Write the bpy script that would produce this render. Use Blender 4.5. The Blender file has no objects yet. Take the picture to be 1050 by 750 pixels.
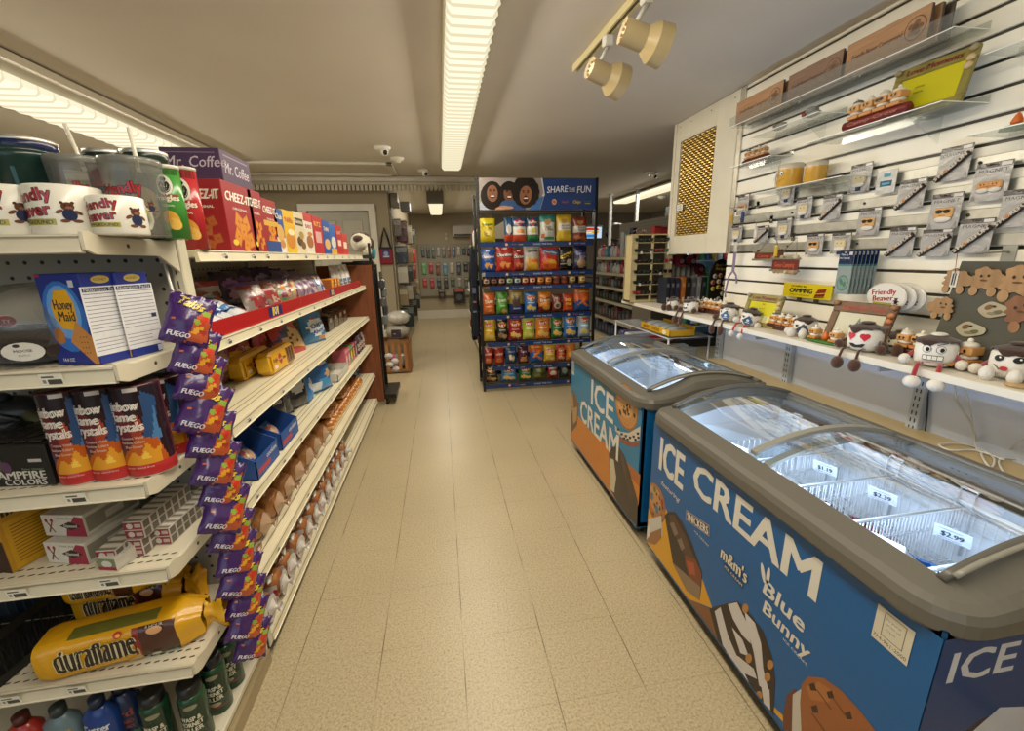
import bpy, math, random
from mathutils import Vector, Matrix
PI = math.pi
SC = bpy.context.scene
COL = SC.collection

# ------------------------------------------------------------------ camera, world, lights, exposure
F_PX, YAW, PIT, ROL, CAMH = 436.4, math.radians(9.059), math.radians(14.388), math.radians(-1.213), 1.45
_f = Vector((math.sin(YAW)*math.cos(PIT), math.cos(YAW)*math.cos(PIT), -math.sin(PIT)))
_r = _f.cross(Vector((0, 0, 1))).normalized(); _u = _r.cross(_f)
CR = _r*math.cos(ROL)+_u*math.sin(ROL); CU = -_r*math.sin(ROL)+_u*math.cos(ROL); CF = _f
cam_d = bpy.data.cameras.new('camera'); cam = bpy.data.objects.new('camera', cam_d); COL.objects.link(cam)
m = Matrix((CR, CU, -CF)).transposed().to_4x4(); m.translation = Vector((0, 0, CAMH)); cam.matrix_world = m
cam_d.sensor_fit = 'HORIZONTAL'; cam_d.sensor_width = 36; cam_d.lens = F_PX/1050*36; cam_d.clip_start = .02
SC.camera = cam
SC.view_settings.view_transform = 'Standard'; SC.view_settings.look = 'None'
SC.view_settings.gamma = 1; SC.view_settings.use_curve_mapping = False
SC.view_settings.exposure = 0.0
WARM = (1.0, .90, .72)
LAMP_W = .93
w = bpy.data.worlds.new('world'); SC.world = w; w.use_nodes = True
w.node_tree.nodes['Background'].inputs[0].default_value = (.75, .85, 1, 1)
w.node_tree.nodes['Background'].inputs[1].default_value = .6

def area(name, loc, rot, sx, sy, power, col, cam_vis=False):
    l = bpy.data.lights.new(name, 'AREA'); l.shape = 'RECTANGLE'; l.size = sx; l.size_y = sy
    l.energy = power; l.color = col
    o = bpy.data.objects.new(name, l); COL.objects.link(o); o.location = loc; o.rotation_euler = rot
    o.visible_camera = cam_vis
    return o
# daylight through the shop-front window behind the camera
area('window_daylight', (-2.0, -2.70, 1.5), (PI/2, 0, PI), 4.0, 1.7, 140, (.76, .88, 1.0))

def at(ax, val, px, py):
    """point where the sight line through (px, py) of the photograph meets the plane ax = val"""
    d = CR*(px-525)-CU*(py-375)+CF*F_PX
    o = Vector((0, 0, CAMH)); t = (val-o[ax])/d[ax]
    return o+d*t

# ------------------------------------------------------------------ colours and materials
def srgb(c):
    c = c/255
    return c/12.92 if c <= .04045 else ((c+.055)/1.055)**2.4
_hc = {}
def H(h):
    if h not in _hc:
        s = h.lstrip('#'); _hc[h] = tuple(srgb(int(s[i:i+2], 16)) for i in (0, 2, 4))+(1.0,)
    return _hc[h]
def mixh(a, b, t):
    a = a.lstrip('#'); b = b.lstrip('#')
    return ''.join('%02x' % int(round(int(a[i:i+2], 16)*(1-t)+int(b[i:i+2], 16)*t)) for i in (0, 2, 4))
MATS = {}
def mat(kind):
    if kind in MATS: return MATS[kind]
    M = bpy.data.materials.new(kind); M.use_nodes = True; nt = M.node_tree; N = nt.nodes; L = nt.links
    bs = N['Principled BSDF']
    at_ = N.new('ShaderNodeVertexColor'); at_.layer_name = 'Col'
    def bump(scale, strength, dist=.002, detail=3, tex='ShaderNodeTexNoise'):
        tc = N.new('ShaderNodeTexCoord'); t = N.new(tex); t.inputs['Scale'].default_value = scale
        if 'Detail' in t.inputs: t.inputs['Detail'].default_value = detail
        b = N.new('ShaderNodeBump'); b.inputs['Strength'].default_value = strength; b.inputs['Distance'].default_value = dist
        L.new(tc.outputs['Object'], t.inputs['Vector'])
        L.new(t.outputs['Fac' if 'Fac' in t.outputs else 'Distance'], b.inputs['Height']); L.new(b.outputs[0], bs.inputs['Normal'])
        return t, tc
    def mottle(scale, lo, hi, detail=4):
        tc = N.new('ShaderNodeTexCoord'); t = N.new('ShaderNodeTexNoise'); t.inputs['Scale'].default_value = scale
        t.inputs['Detail'].default_value = detail
        r = N.new('ShaderNodeMapRange'); r.inputs['From Min'].default_value = .3; r.inputs['From Max'].default_value = .7
        r.inputs['To Min'].default_value = lo; r.inputs['To Max'].default_value = hi
        mx = N.new('ShaderNodeMix'); mx.data_type = 'RGBA'; mx.blend_type = 'MULTIPLY'; mx.inputs[0].default_value = 1
        L.new(tc.outputs['Object'], t.inputs['Vector']); L.new(t.outputs['Fac'], r.inputs[0])
        L.new(at_.outputs[0], mx.inputs[6]); L.new(r.outputs[0], mx.inputs[7]); L.new(mx.outputs[2], bs.inputs['Base Color'])
        return t, tc
    L.new(at_.outputs[0], bs.inputs['Base Color'])
    S = lambda k, v: bs.inputs[k].__setattr__('default_value', v)
    S('Roughness', .55)
    if kind == 'paper': S('Roughness', .5); mottle(60, .94, 1.04)
    elif kind == 'gloss': S('Roughness', .22); bump(40, .05)
    elif kind == 'foil': S('Roughness', .27); S('Specular IOR Level', .7); bump(34, .55, .006, 4)
    elif kind == 'film': S('Roughness', .15); S('Specular IOR Level', .8); bump(45, .7, .006, 4)
    elif kind == 'metal': S('Metallic', .9); S('Roughness', .38); mottle(25, .85, 1.08)
    elif kind == 'chrome': S('Metallic', 1); S('Roughness', .15); bump(10, .02)
    elif kind == 'enamel': S('Roughness', .38); mottle(7, .95, 1.03)
    elif kind == 'plastic': S('Roughness', .35); bump(120, .05)
    elif kind == 'plush': S('Roughness', .95); S('Sheen Weight', .4); bump(260, .5, .003)
    elif kind == 'cloth': S('Roughness', .9); bump(180, .35, .002)
    elif kind == 'resin': S('Roughness', .4); bump(90, .3, .002)
    elif kind == 'bread': S('Roughness', .3); mottle(30, .78, 1.12); 
    elif kind == 'pegboard':
        S('Roughness', .6); tc = N.new('ShaderNodeTexCoord'); v = N.new('ShaderNodeVectorMath'); v.operation = 'SCALE'; v.inputs['Scale'].default_value = 1/.04
        fr = N.new('ShaderNodeVectorMath'); fr.operation = 'FRACTION'; sb = N.new('ShaderNodeVectorMath'); sb.operation = 'SUBTRACT'; sb.inputs[1].default_value = (.5, .5, .5)
        sp = N.new('ShaderNodeSeparateXYZ'); cb = N.new('ShaderNodeCombineXYZ')
        ad = N.new('ShaderNodeMath'); ad.operation = 'MAXIMUM'
        ge = N.new('ShaderNodeNewGeometry'); sn = N.new('ShaderNodeSeparateXYZ'); ab = N.new('ShaderNodeMath'); ab.operation = 'ABSOLUTE'
        mx0 = N.new('ShaderNodeMix'); mx0.data_type = 'FLOAT'
        ln = N.new('ShaderNodeVectorMath'); ln.operation = 'LENGTH'
        gt = N.new('ShaderNodeMath'); gt.operation = 'GREATER_THAN'; gt.inputs[1].default_value = .13
        mx = N.new('ShaderNodeMix'); mx.data_type = 'RGBA'; mx.inputs[6].default_value = (.012, .01, .008, 1)
        L.new(tc.outputs['Object'], v.inputs[0]); L.new(v.outputs[0], fr.inputs[0]); L.new(fr.outputs[0], sb.inputs[0]); L.new(sb.outputs[0], sp.inputs[0])
        L.new(ge.outputs['Normal'], sn.inputs[0]); L.new(sn.outputs[0], ab.inputs[0])
        L.new(ab.outputs[0], mx0.inputs[0]); L.new(sp.outputs[0], mx0.inputs[2]); L.new(sp.outputs[1], mx0.inputs[3])
        L.new(mx0.outputs[0], cb.inputs[0]); L.new(sp.outputs[2], cb.inputs[1]); L.new(cb.outputs[0], ln.inputs[0])
        L.new(ln.outputs['Value'], gt.inputs[0]); L.new(gt.outputs[0], mx.inputs[0]); L.new(at_.outputs[0], mx.inputs[7]); L.new(mx.outputs[2], bs.inputs['Base Color'])
    elif kind == 'wood':
        S('Roughness', .45); tc = N.new('ShaderNodeTexCoord'); mp = N.new('ShaderNodeMapping'); mp.inputs['Scale'].default_value = (14, 14, 1.4)
        t = N.new('ShaderNodeTexNoise'); t.inputs['Scale'].default_value = 3; t.inputs['Detail'].default_value = 5
        r = N.new('ShaderNodeMapRange'); r.inputs['From Min'].default_value = .3; r.inputs['From Max'].default_value = .7; r.inputs['To Min'].default_value = .72; r.inputs['To Max'].default_value = 1.15
        mx = N.new('ShaderNodeMix'); mx.data_type = 'RGBA'; mx.blend_type = 'MULTIPLY'; mx.inputs[0].default_value = 1
        L.new(tc.outputs['Object'], mp.inputs[0]); L.new(mp.outputs[0], t.inputs['Vector']); L.new(t.outputs['Fac'], r.inputs[0])
        L.new(at_.outputs[0], mx.inputs[6]); L.new(r.outputs[0], mx.inputs[7]); L.new(mx.outputs[2], bs.inputs['Base Color'])
    elif kind == 'plank':
        S('Roughness', .35); tc = N.new('ShaderNodeTexCoord'); mp = N.new('ShaderNodeMapping'); mp.inputs['Scale'].default_value = (20, 2, 20)
        t = N.new('ShaderNodeTexNoise'); t.inputs['Scale'].default_value = 3; t.inputs['Detail'].default_value = 5
        r = N.new('ShaderNodeMapRange'); r.inputs['From Min'].default_value = .3; r.inputs['From Max'].default_value = .7; r.inputs['To Min'].default_value = .8; r.inputs['To Max'].default_value = 1.12
        mx = N.new('ShaderNodeMix'); mx.data_type = 'RGBA'; mx.blend_type = 'MULTIPLY'; mx.inputs[0].default_value = 1
        L.new(tc.outputs['Object'], mp.inputs[0]); L.new(mp.outputs[0], t.inputs['Vector']); L.new(t.outputs['Fac'], r.inputs[0])
        L.new(at_.outputs[0], mx.inputs[6]); L.new(r.outputs[0], mx.inputs[7]); L.new(mx.outputs[2], bs.inputs['Base Color'])
    elif kind == 'wall': S('Roughness', .7); mottle(3, .96, 1.03); 
    elif kind == 'ceiling': S('Roughness', .85); mottle(1.2, .95, 1.03); bump(70, .08)
    elif kind == 'floor':
        # vinyl composition tiles: 305 mm squares, fine fleck, faint joints that differ from row to row
        S('Roughness', .34); S('Specular IOR Level', .38)
        tc = N.new('ShaderNodeTexCoord')
        t1 = N.new('ShaderNodeTexNoise'); t1.inputs['Scale'].default_value = 130; t1.inputs['Detail'].default_value = 6; t1.inputs['Roughness'].default_value = .7
        L.new(tc.outputs['Object'], t1.inputs['Vector'])
        cr = N.new('ShaderNodeValToRGB'); e = cr.color_ramp.elements
        e[0].position = .34; e[0].color = H('84765d'); e[1].position = .62; e[1].color = H('bdae90')
        e2 = cr.color_ramp.elements.new(.46); e2.color = H('ab9c7c')
        L.new(t1.outputs['Fac'], cr.inputs[0])
        t2 = N.new('ShaderNodeTexNoise'); t2.inputs['Scale'].default_value = 1.3; L.new(tc.outputs['Object'], t2.inputs['Vector'])
        r2 = N.new('ShaderNodeMapRange'); r2.inputs['From Min'].default_value = .3; r2.inputs['From Max'].default_value = .7; r2.inputs['To Min'].default_value = .93; r2.inputs['To Max'].default_value = 1.05
        L.new(t2.outputs['Fac'], r2.inputs[0])
        sp = N.new('ShaderNodeSeparateXYZ'); L.new(tc.outputs['Object'], sp.inputs[0])
        def joint(axis, off, half):
            a = N.new('ShaderNodeMath'); a.operation = 'ADD'; a.inputs[1].default_value = 30.5-off; L.new(sp.outputs[axis], a.inputs[0])
            b = N.new('ShaderNodeMath'); b.operation = 'DIVIDE'; b.inputs[1].default_value = .305; L.new(a.outputs[0], b.inputs[0])
            c = N.new('ShaderNodeMath'); c.operation = 'FRACT'; L.new(b.outputs[0], c.inputs[0])
            d = N.new('ShaderNodeMath'); d.operation = 'SUBTRACT'; d.inputs[1].default_value = .5; L.new(c.outputs[0], d.inputs[0])
            e_ = N.new('ShaderNodeMath'); e_.operation = 'ABSOLUTE'; L.new(d.outputs[0], e_.inputs[0])
            g = N.new('ShaderNodeMath'); g.operation = 'GREATER_THAN'; g.inputs[1].default_value = .5-half; L.new(e_.outputs[0], g.inputs[0])
            return g
        jx = joint(0, 0.0, .0065); jy = joint(1, 1.37, .0045)
        nz = N.new('ShaderNodeTexNoise'); nz.inputs['Scale'].default_value = 4; L.new(tc.outputs['Object'], nz.inputs['Vector'])
        rz = N.new('ShaderNodeMapRange'); rz.inputs['From Min'].default_value = .4; rz.inputs['From Max'].default_value = .6; rz.inputs['To Min'].default_value = .15; rz.inputs['To Max'].default_value = .8
        L.new(nz.outputs['Fac'], rz.inputs[0])
        my = N.new('ShaderNodeMath'); my.operation = 'MULTIPLY'; L.new(jy.outputs[0], my.inputs[0]); my.inputs[1].default_value = .4
        mxm = N.new('ShaderNodeMath'); mxm.operation = 'MAXIMUM'; L.new(jx.outputs[0], mxm.inputs[0]); L.new(my.outputs[0], mxm.inputs[1])
        mm = N.new('ShaderNodeMath'); mm.operation = 'MULTIPLY'; L.new(mxm.outputs[0], mm.inputs[0]); L.new(rz.outputs[0], mm.inputs[1])
        mu = N.new('ShaderNodeMix'); mu.data_type = 'RGBA'; mu.blend_type = 'MULTIPLY'; mu.inputs[0].default_value = 1
        L.new(cr.outputs[0], mu.inputs[6]); L.new(r2.outputs[0], mu.inputs[7])
        fx = N.new('ShaderNodeMix'); fx.data_type = 'RGBA'; fx.inputs[7].default_value = H('4a3f2c')
        L.new(mm.outputs[0], fx.inputs[0]); L.new(mu.outputs[2], fx.inputs[6]); L.new(fx.outputs[2], bs.inputs['Base Color'])
    elif kind in ('acrylic', 'glass', 'bagclear', 'frost'):
        N.remove(bs); out = N['Material Output']
        tr = N.new('ShaderNodeBsdfTransparent'); gl = N.new('ShaderNodeBsdfGlossy'); gl.inputs['Roughness'].default_value = {'acrylic': .1, 'glass': .03, 'bagclear': .12, 'frost': .2}[kind]
        L.new(at_.outputs[0], tr.inputs[0])
        fr = N.new('ShaderNodeLayerWeight'); fr.inputs['Blend'].default_value = {'acrylic': .3, 'glass': .15, 'bagclear': .3, 'frost': .3}[kind]
        mr = N.new('ShaderNodeMapRange'); mr.inputs['To Min'].default_value = .05; mr.inputs['To Max'].default_value = {'glass': .6}.get(kind, .3)
        L.new(fr.outputs['Fresnel'], mr.inputs[0])
        mx = N.new('ShaderNodeMixShader'); L.new(mr.outputs[0], mx.inputs[0]); L.new(tr.outputs[0], mx.inputs[1]); L.new(gl.outputs[0], mx.inputs[2])
        df = N.new('ShaderNodeBsdfDiffuse'); df.inputs[0].default_value = (.85, .86, .83, 1); m2 = N.new('ShaderNodeMixShader'); m2.inputs[0].default_value = {'acrylic': .045, 'glass': .01, 'bagclear': .04, 'frost': .12}[kind]
        L.new(mx.outputs[0], m2.inputs[1]); L.new(df.outputs[0], m2.inputs[2]); L.new(m2.outputs[0], out.inputs[0])
    elif kind.startswith('lamp'):
        N.remove(bs); em = N.new('ShaderNodeEmission'); L.new(at_.outputs[0], em.inputs[0]); em.inputs[1].default_value = float(kind[4:] or 1)
        L.new(em.outputs[0], N['Material Output'].inputs[0])
    MATS[kind] = M
    return M

# ------------------------------------------------------------------ text outlines from the built-in font
_tx = {}
def glyphs(s, bold=0.0, shear=0.0, space=1.0):
    k = (s, bold, shear, space)
    if k in _tx: return _tx[k]
    cu = bpy.data.curves.new('t', 'FONT'); cu.body = s; cu.size = 1; cu.resolution_u = 2; cu.offset = bold; cu.shear = shear; cu.space_character = space
    cu.fill_mode = 'FRONT' if hasattr(cu, 'fill_mode') else cu.fill_mode
    o = bpy.data.objects.new('t', cu); COL.objects.link(o)
    dg = bpy.context.evaluated_depsgraph_get(); ev = o.evaluated_get(dg); me = ev.to_mesh()
    v = [(p.co.x, p.co.y) for p in me.vertices]; f = [tuple(p.vertices) for p in me.polygons if p.normal.z > 0]
    if not f: f = [tuple(p.vertices) for p in me.polygons]
    ev.to_mesh_clear(); bpy.data.objects.remove(o); bpy.data.curves.remove(cu)
    xs = [a for a, b in v] or [0]; x0, x1 = min(xs), max(xs)
    cap = .7
    v = [((a-(x0+x1)/2), b/cap-.5) for a, b in v]          # unit = cap height, centred
    v = [(a/cap, b) for a, b in v]
    _tx[k] = (v, f, (x1-x0)/cap)
    return _tx[k]

# ------------------------------------------------------------------ mesh builder
ORG = {}
class MB:
    def __init__(s, mat_='plastic', col='ffffff'):
        s.v = []; s.f = []; s.c = []; s.m = []; s.mats = []; s.mk = mat_; s.ck = col; s.sm = []
        s.M = None
    def _mi(s, k):
        if k not in s.mats: s.mats.append(k)
        return s.mats.index(k)
    def raw(s, vs, fs, col=None, mk=None, smooth=False, cols=None):
        b = len(s.v); M = s.M
        if M is not None: s.v += [tuple(M @ Vector(p)) for p in vs]
        else: s.v += [tuple(p) for p in vs]
        mi = s._mi(mk or s.mk); c = H(col or s.ck)
        for i, f in enumerate(fs):
            s.f.append(tuple(b+k for k in f)); s.c.append(H(cols[i]) if cols else c); s.m.append(mi); s.sm.append(smooth)
        return s
    def box(s, x0, x1, y0, y1, z0, z1, col=None, mk=None, b=0.0, faces=None):
        if x1 < x0: x0, x1 = x1, x0
        if y1 < y0: y0, y1 = y1, y0
        if z1 < z0: z0, z1 = z1, z0
        b = min(b, (x1-x0)*.45, (y1-y0)*.45, (z1-z0)*.45)
        if b <= 0:
            vs = [(x, y, z) for x in (x0, x1) for y in (y0, y1) for z in (z0, z1)]
            fs = [(0, 1, 3, 2), (4, 6, 7, 5), (0, 4, 5, 1), (2, 3, 7, 6), (0, 2, 6, 4), (1, 5, 7, 3)]
            cols = None
            if faces: cols = [faces.get(k, col or s.ck) for k in ('-x', '+x', '-y', '+y', '-z', '+z')]
            return s.raw(vs, fs, col, mk, cols=cols)
        X = (x0, x1); Y = (y0, y1); Z = (z0, z1); vs = []; idx = {}
        for i in (0, 1):
            for j in (0, 1):
                for k in (0, 1):
                    sx, sy, sz = (1, -1)[i], (1, -1)[j], (1, -1)[k]
                    for a in range(3):
                        p = [X[i]+sx*b, Y[j]+sy*b, Z[k]+sz*b]; p[a] = (X[i], Y[j], Z[k])[a]
                        idx[i, j, k, a] = len(vs); vs.append(tuple(p))
        fs = []; cols = []; fc = faces or {}; base = col or s.ck
        I = idx
        def add(q, c=None): fs.append(q); cols.append(c or base)
        add((I[0,0,0,0], I[0,0,1,0], I[0,1,1,0], I[0,1,0,0]), fc.get('-x')); add((I[1,0,0,0], I[1,1,0,0], I[1,1,1,0], I[1,0,1,0]), fc.get('+x'))
        add((I[0,0,0,1], I[1,0,0,1], I[1,0,1,1], I[0,0,1,1]), fc.get('-y')); add((I[0,1,0,1], I[0,1,1,1], I[1,1,1,1], I[1,1,0,1]), fc.get('+y'))
        add((I[0,0,0,2], I[0,1,0,2], I[1,1,0,2], I[1,0,0,2]), fc.get('-z')); add((I[0,0,1,2], I[1,0,1,2], I[1,1,1,2], I[0,1,1,2]), fc.get('+z'))
        for i in (0, 1):
            for j in (0, 1):
                add((I[i,j,0,0], I[i,j,1,0], I[i,j,1,1], I[i,j,0,1])); add((I[i,0,j,0], I[i,1,j,0], I[i,1,j,2], I[i,0,j,2])); add((I[0,i,j,1], I[1,i,j,1], I[1,i,j,2], I[0,i,j,2]))
                for k in (0, 1): add((I[i,j,k,0], I[i,j,k,1], I[i,j,k,2]))
        return s.raw(vs, fs, col, mk, cols=cols)
    def lathe(s, prof, n=20, col=None, mk=None, cols=None, o=(0, 0, 0), axis='z', smooth=True, sx=1, sy=1, caps=True, a0=0, a1=2*PI):
        """prof: list of (r, h)"""
        vs = []; fs = []; fc = []; full = abs(a1-a0-2*PI) < 1e-6; nn = n if full else n+1
        for r, h in prof:
            for i in range(nn):
                a = a0+(a1-a0)*i/n; x = r*math.cos(a)*sx; y = r*math.sin(a)*sy
                p = {'z': (x, y, h), 'x': (h, x, y), 'y': (y, h, x)}[axis]
                vs.append((p[0]+o[0], p[1]+o[1], p[2]+o[2]))
        for k in range(len(prof)-1):
            for i in range(n):
                j = (i+1) % nn if full else i+1
                fs.append((k*nn+i, k*nn+j, (k+1)*nn+j, (k+1)*nn+i)); fc.append((cols[k] if cols else (col or s.ck)))
        if caps and full:
            if prof[0][0] > 1e-5: fs.append(tuple(range(nn))[::-1]); fc.append(cols[0] if cols else (col or s.ck))
            if prof[-1][0] > 1e-5: fs.append(tuple((len(prof)-1)*nn+i for i in range(nn))); fc.append(cols[-1] if cols else (col or s.ck))
        return s.raw(vs, fs, col, mk, smooth, cols=fc)
    def tube(s, pts, r, n=6, col=None, mk=None, caps=True, smooth=True, closed=False):
        pts = [Vector(p) for p in pts]; rs = r if isinstance(r, (list, tuple)) else [r]*len(pts)
        vs = []; up = None; K = len(pts)
        for i, p in enumerate(pts):
            if closed: t = (pts[(i+1) % K]-pts[i-1])
            else: t = (pts[min(i+1, K-1)]-pts[max(i-1, 0)])
            if t.length < 1e-9: t = Vector((0, 0, 1))
            t.normalize()
            if up is None:
                up = Vector((0, 0, 1)) if abs(t.z) < .9 else Vector((1, 0, 0))
            a = t.cross(up)
            if a.length < 1e-5: a = t.cross(Vector((0, 1, 0)))
            a.normalize(); b = a.cross(t); up = b
            off = PI/4 if n == 4 else 0
            for k in range(n):
                th = 2*PI*k/n+off; vs.append(tuple(p+a*math.cos(th)*rs[i]+b*math.sin(th)*rs[i]))
        fs = []
        for i in range(K if closed else K-1):
            j = (i+1) % K
            for k in range(n):
                l = (k+1) % n; fs.append((i*n+k, i*n+l, j*n+l, j*n+k))
        if caps and not closed: fs.append(tuple(range(n))[::-1]); fs.append(tuple((K-1)*n+k for k in range(n)))
        return s.raw(vs, fs, col, mk, smooth and n > 4)
    def ball(s, c, r, col=None, mk=None, n=14, m_=9, fn=None):
        rx, ry, rz = r if isinstance(r, (list, tuple)) else (r, r, r)
        vs = []; fs = []
        for j in range(m_+1):
            th = PI*j/m_
            for i in range(n):
                a = 2*PI*i/n; q = 1 if fn is None else fn(a, th)
                vs.append((c[0]+rx*q*math.sin(th)*math.cos(a), c[1]+ry*q*math.sin(th)*math.sin(a), c[2]+rz*q*math.cos(th)))
        for j in range(m_):
            for i in range(n): fs.append((j*n+i, (j+1)*n+i, (j+1)*n+(i+1) % n, j*n+(i+1) % n))
        return s.raw(vs, fs, col, mk, True)
    def prism(s, poly, fn, t0, t1, col=None, mk=None, side=None):
        """poly extruded: fn(u, v, t) -> point"""
        n = len(poly); vs = [fn(u, v, t0) for u, v in poly]+[fn(u, v, t1) for u, v in poly]
        fs = [tuple(range(n))[::-1], tuple(range(n, 2*n))]+[(i, (i+1) % n, n+(i+1) % n, n+i) for i in range(n)]
        cols = [col or s.ck]*2+[side or col or s.ck]*n
        return s.raw(vs, fs, col, mk, cols=cols)
    def text(s, fn, t, u, v, size, col, w=None, bold=0.0, shear=0.0, off=.0006, mk=None, outline=None, rot=0, space=1.0):
        if outline:
            q = outline[1]*size*.9
            for k, (a, b) in enumerate(((q, q), (-q, q), (q, -q), (-q, -q))): s.text(fn, t, u+a, v+b, size, outline[0], w, 0, shear, off-.00012+k*.00002, mk, None, rot, space)
        if bold:
            q = bold*size*1.25
            for k, (a, b) in enumerate(((q, q*.4), (-q, -q*.4)) if size < .05 else ((q, q*.6), (-q, -q*.6), (q, -q*.6), (-q, q*.6))): s.text(fn, t, u+a, v+b, size, col, w, 0, shear, off+k*.00002, mk, None, rot, space)
            return s
        vs, fs, wd = glyphs(t, 0, shear, space)
        sx = size if w is None else w/max(wd, .01)
        cr, sr = math.cos(rot), math.sin(rot)
        pv = []
        for a, b in vs:
            a *= sx; b *= size; pv.append(fn(u+a*cr-b*sr, v+a*sr+b*cr, off))
        return s.raw(pv, fs, col, mk or s.mk)
    def deco(s, fn, shapes, mk=None, curved=False, off0=.0004, step=.00002):
        for i, q in enumerate(shapes):
            off = off0+step*i; k = q[0]
            if k == 'r':
                _, u0, v0, u1, v1, c = q[:6]; n = 8 if curved else 1; vs = []; fs = []
                for a in range(n+1):
                    for b in range(n+1): vs.append(fn(u0+(u1-u0)*a/n, v0+(v1-v0)*b/n, off))
                for a in range(n):
                    for b in range(n): fs.append((a*(n+1)+b, (a+1)*(n+1)+b, (a+1)*(n+1)+b+1, a*(n+1)+b+1))
                s.raw(vs, fs, c, mk)
            elif k == 'e':
                _, cu, cv, ru, rv, c = q[:6]; rot = q[6] if len(q) > 6 else 0; n = 18; R = 3 if curved else 1
                vs = [fn(cu, cv, off)]; fs = []
                for r_ in range(1, R+1):
                    for a in range(n):
                        x = ru*r_/R*math.cos(2*PI*a/n); y = rv*r_/R*math.sin(2*PI*a/n)
                        vs.append(fn(cu+x*math.cos(rot)-y*math.sin(rot), cv+x*math.sin(rot)+y*math.cos(rot), off))
                for a in range(n):
                    fs.append((0, 1+a, 1+(a+1) % n))
                    for r_ in range(R-1): fs.append((1+r_*n+a, 1+(r_+1)*n+a, 1+(r_+1)*n+(a+1) % n, 1+r_*n+(a+1) % n))
                s.raw(vs, fs, c, mk)
            elif k == 'p':
                s.raw([fn(a, b, off) for a, b in q[1]], [tuple(range(len(q[1])))], q[2], mk)
            elif k == 't':
                _, t, u, v, size, c = q[:6]; kw = q[6] if len(q) > 6 else {}
                s.text(fn, t, u, v, size, c, off=off, mk=mk, **kw)
        return s
    def build(s, name, parent=None, origin=None):
        o0 = Vector(origin) if origin is not None else (ORG.get(parent.name, Vector()) if parent is not None else Vector())
        me = bpy.data.meshes.new(name)
        me.from_pydata([(a-o0.x, b-o0.y, c-o0.z) for a, b, c in s.v], [], s.f)
        for k in s.mats: me.materials.append(mat(k))
        me.polygons.foreach_set('material_index', s.m); me.polygons.foreach_set('use_smooth', s.sm)
        ca = me.color_attributes.new('Col', 'FLOAT_COLOR', 'CORNER'); buf = []
        for f, c in zip(s.f, s.c): buf += list(c)*len(f)
        ca.data.foreach_set('color', buf)
        me.update()
        o = bpy.data.objects.new(name, me); COL.objects.link(o)
        if parent is not None: o.parent = parent
        else: o.location = o0
        ORG[o.name] = o0
        return o

def tag(o, label=None, cat=None, group=None, kind=None):
    if label: o['label'] = label
    if cat: o['category'] = cat
    if group: o['group'] = group
    if kind: o['kind'] = kind
    return o
def thing(name, label, cat, loc=(0, 0, 0), group=None):
    o = bpy.data.objects.new(name, None); COL.objects.link(o); o.location = loc; o.empty_display_size = .05
    ORG[o.name] = Vector(loc)
    return tag(o, label, cat, group)
def struct(mb, name): return tag(mb.build(name), kind='structure')
def place(o, loc, rz=0, rx=0, ry=0):
    o.location = loc; o.rotation_euler = (rx, ry, rz); return o
NTH = ['first', 'second', 'third', 'fourth', 'fifth', 'sixth', 'seventh', 'eighth', 'ninth', 'tenth', 'eleventh', 'twelfth', 'thirteenth', 'fourteenth', 'fifteenth', 'sixteenth', 'seventeenth', 'eighteenth', 'nineteenth', 'twentieth',
       'twenty-first', 'twenty-second', 'twenty-third', 'twenty-fourth', 'twenty-fifth', 'twenty-sixth', 'twenty-seventh', 'twenty-eighth', 'twenty-ninth', 'thirtieth']
FX = lambda x: (lambda u, v, o: (x-o, u, v))                 # print on a plane facing -x, u = y
def plane_fn(org, uax, vax):
    org, uax, vax = Vector(org), Vector(uax), Vector(vax); n = uax.cross(vax).normalized()
    return lambda u, v, o=0: tuple(org+uax*u+vax*v+n*o)
def cyl_fn(r, a0=-PI/2, o=(0, 0, 0), taper=0):
    """u = arc length from the front, v = height; the front looks to -y"""
    def fn(u, v, off=0):
        rr = r+taper*v; a = a0+u/rr
        return (o[0]+(rr+off)*math.cos(a), o[1]+(rr+off)*math.sin(a), o[2]+v)
    return fn

def clip(dec, zmin=.082, umax=1.156, umin=0, zmax=9):
    o = []
    for q in dec:
        if q[0] == 'e' and (q[2]-q[4] < zmin or q[1]+q[3] > umax or q[1]-q[3] < umin or q[2]+q[4] > zmax):
            rot = q[6] if len(q) > 6 else 0; pts = []
            for a in range(24):
                x = q[3]*math.cos(a*PI/12); y = q[4]*math.sin(a*PI/12)
                pts.append((min(max(q[1]+x*math.cos(rot)-y*math.sin(rot), umin), umax), min(max(q[2]+x*math.sin(rot)+y*math.cos(rot), zmin), zmax)))
            o.append(('p', pts, q[5]))
        else: o.append(q)
    return o
def cyl_paint(mb, r, h, shapes, base, n=(46, 40)):
    vs = []; fs = []; cs = []
    for j in range(n[1]+1):
        for i in range(n[0]+1):
            a = -PI+PI*i/n[0]; vs.append((r*math.cos(a), r*math.sin(a), .032+(h-.036)*j/n[1]))
    for j in range(n[1]):
        for i in range(n[0]):
            k = j*(n[0]+1)+i; fs.append((k, k+1, k+n[0]+2, k+n[0]+1)); cs.append(shade_at(shapes, (-PI/2+PI*(i+.5)/n[0])*r, .032+(h-.036)*(j+.5)/n[1], base))
    mb.raw(vs, fs, cols=cs, smooth=True)
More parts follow.
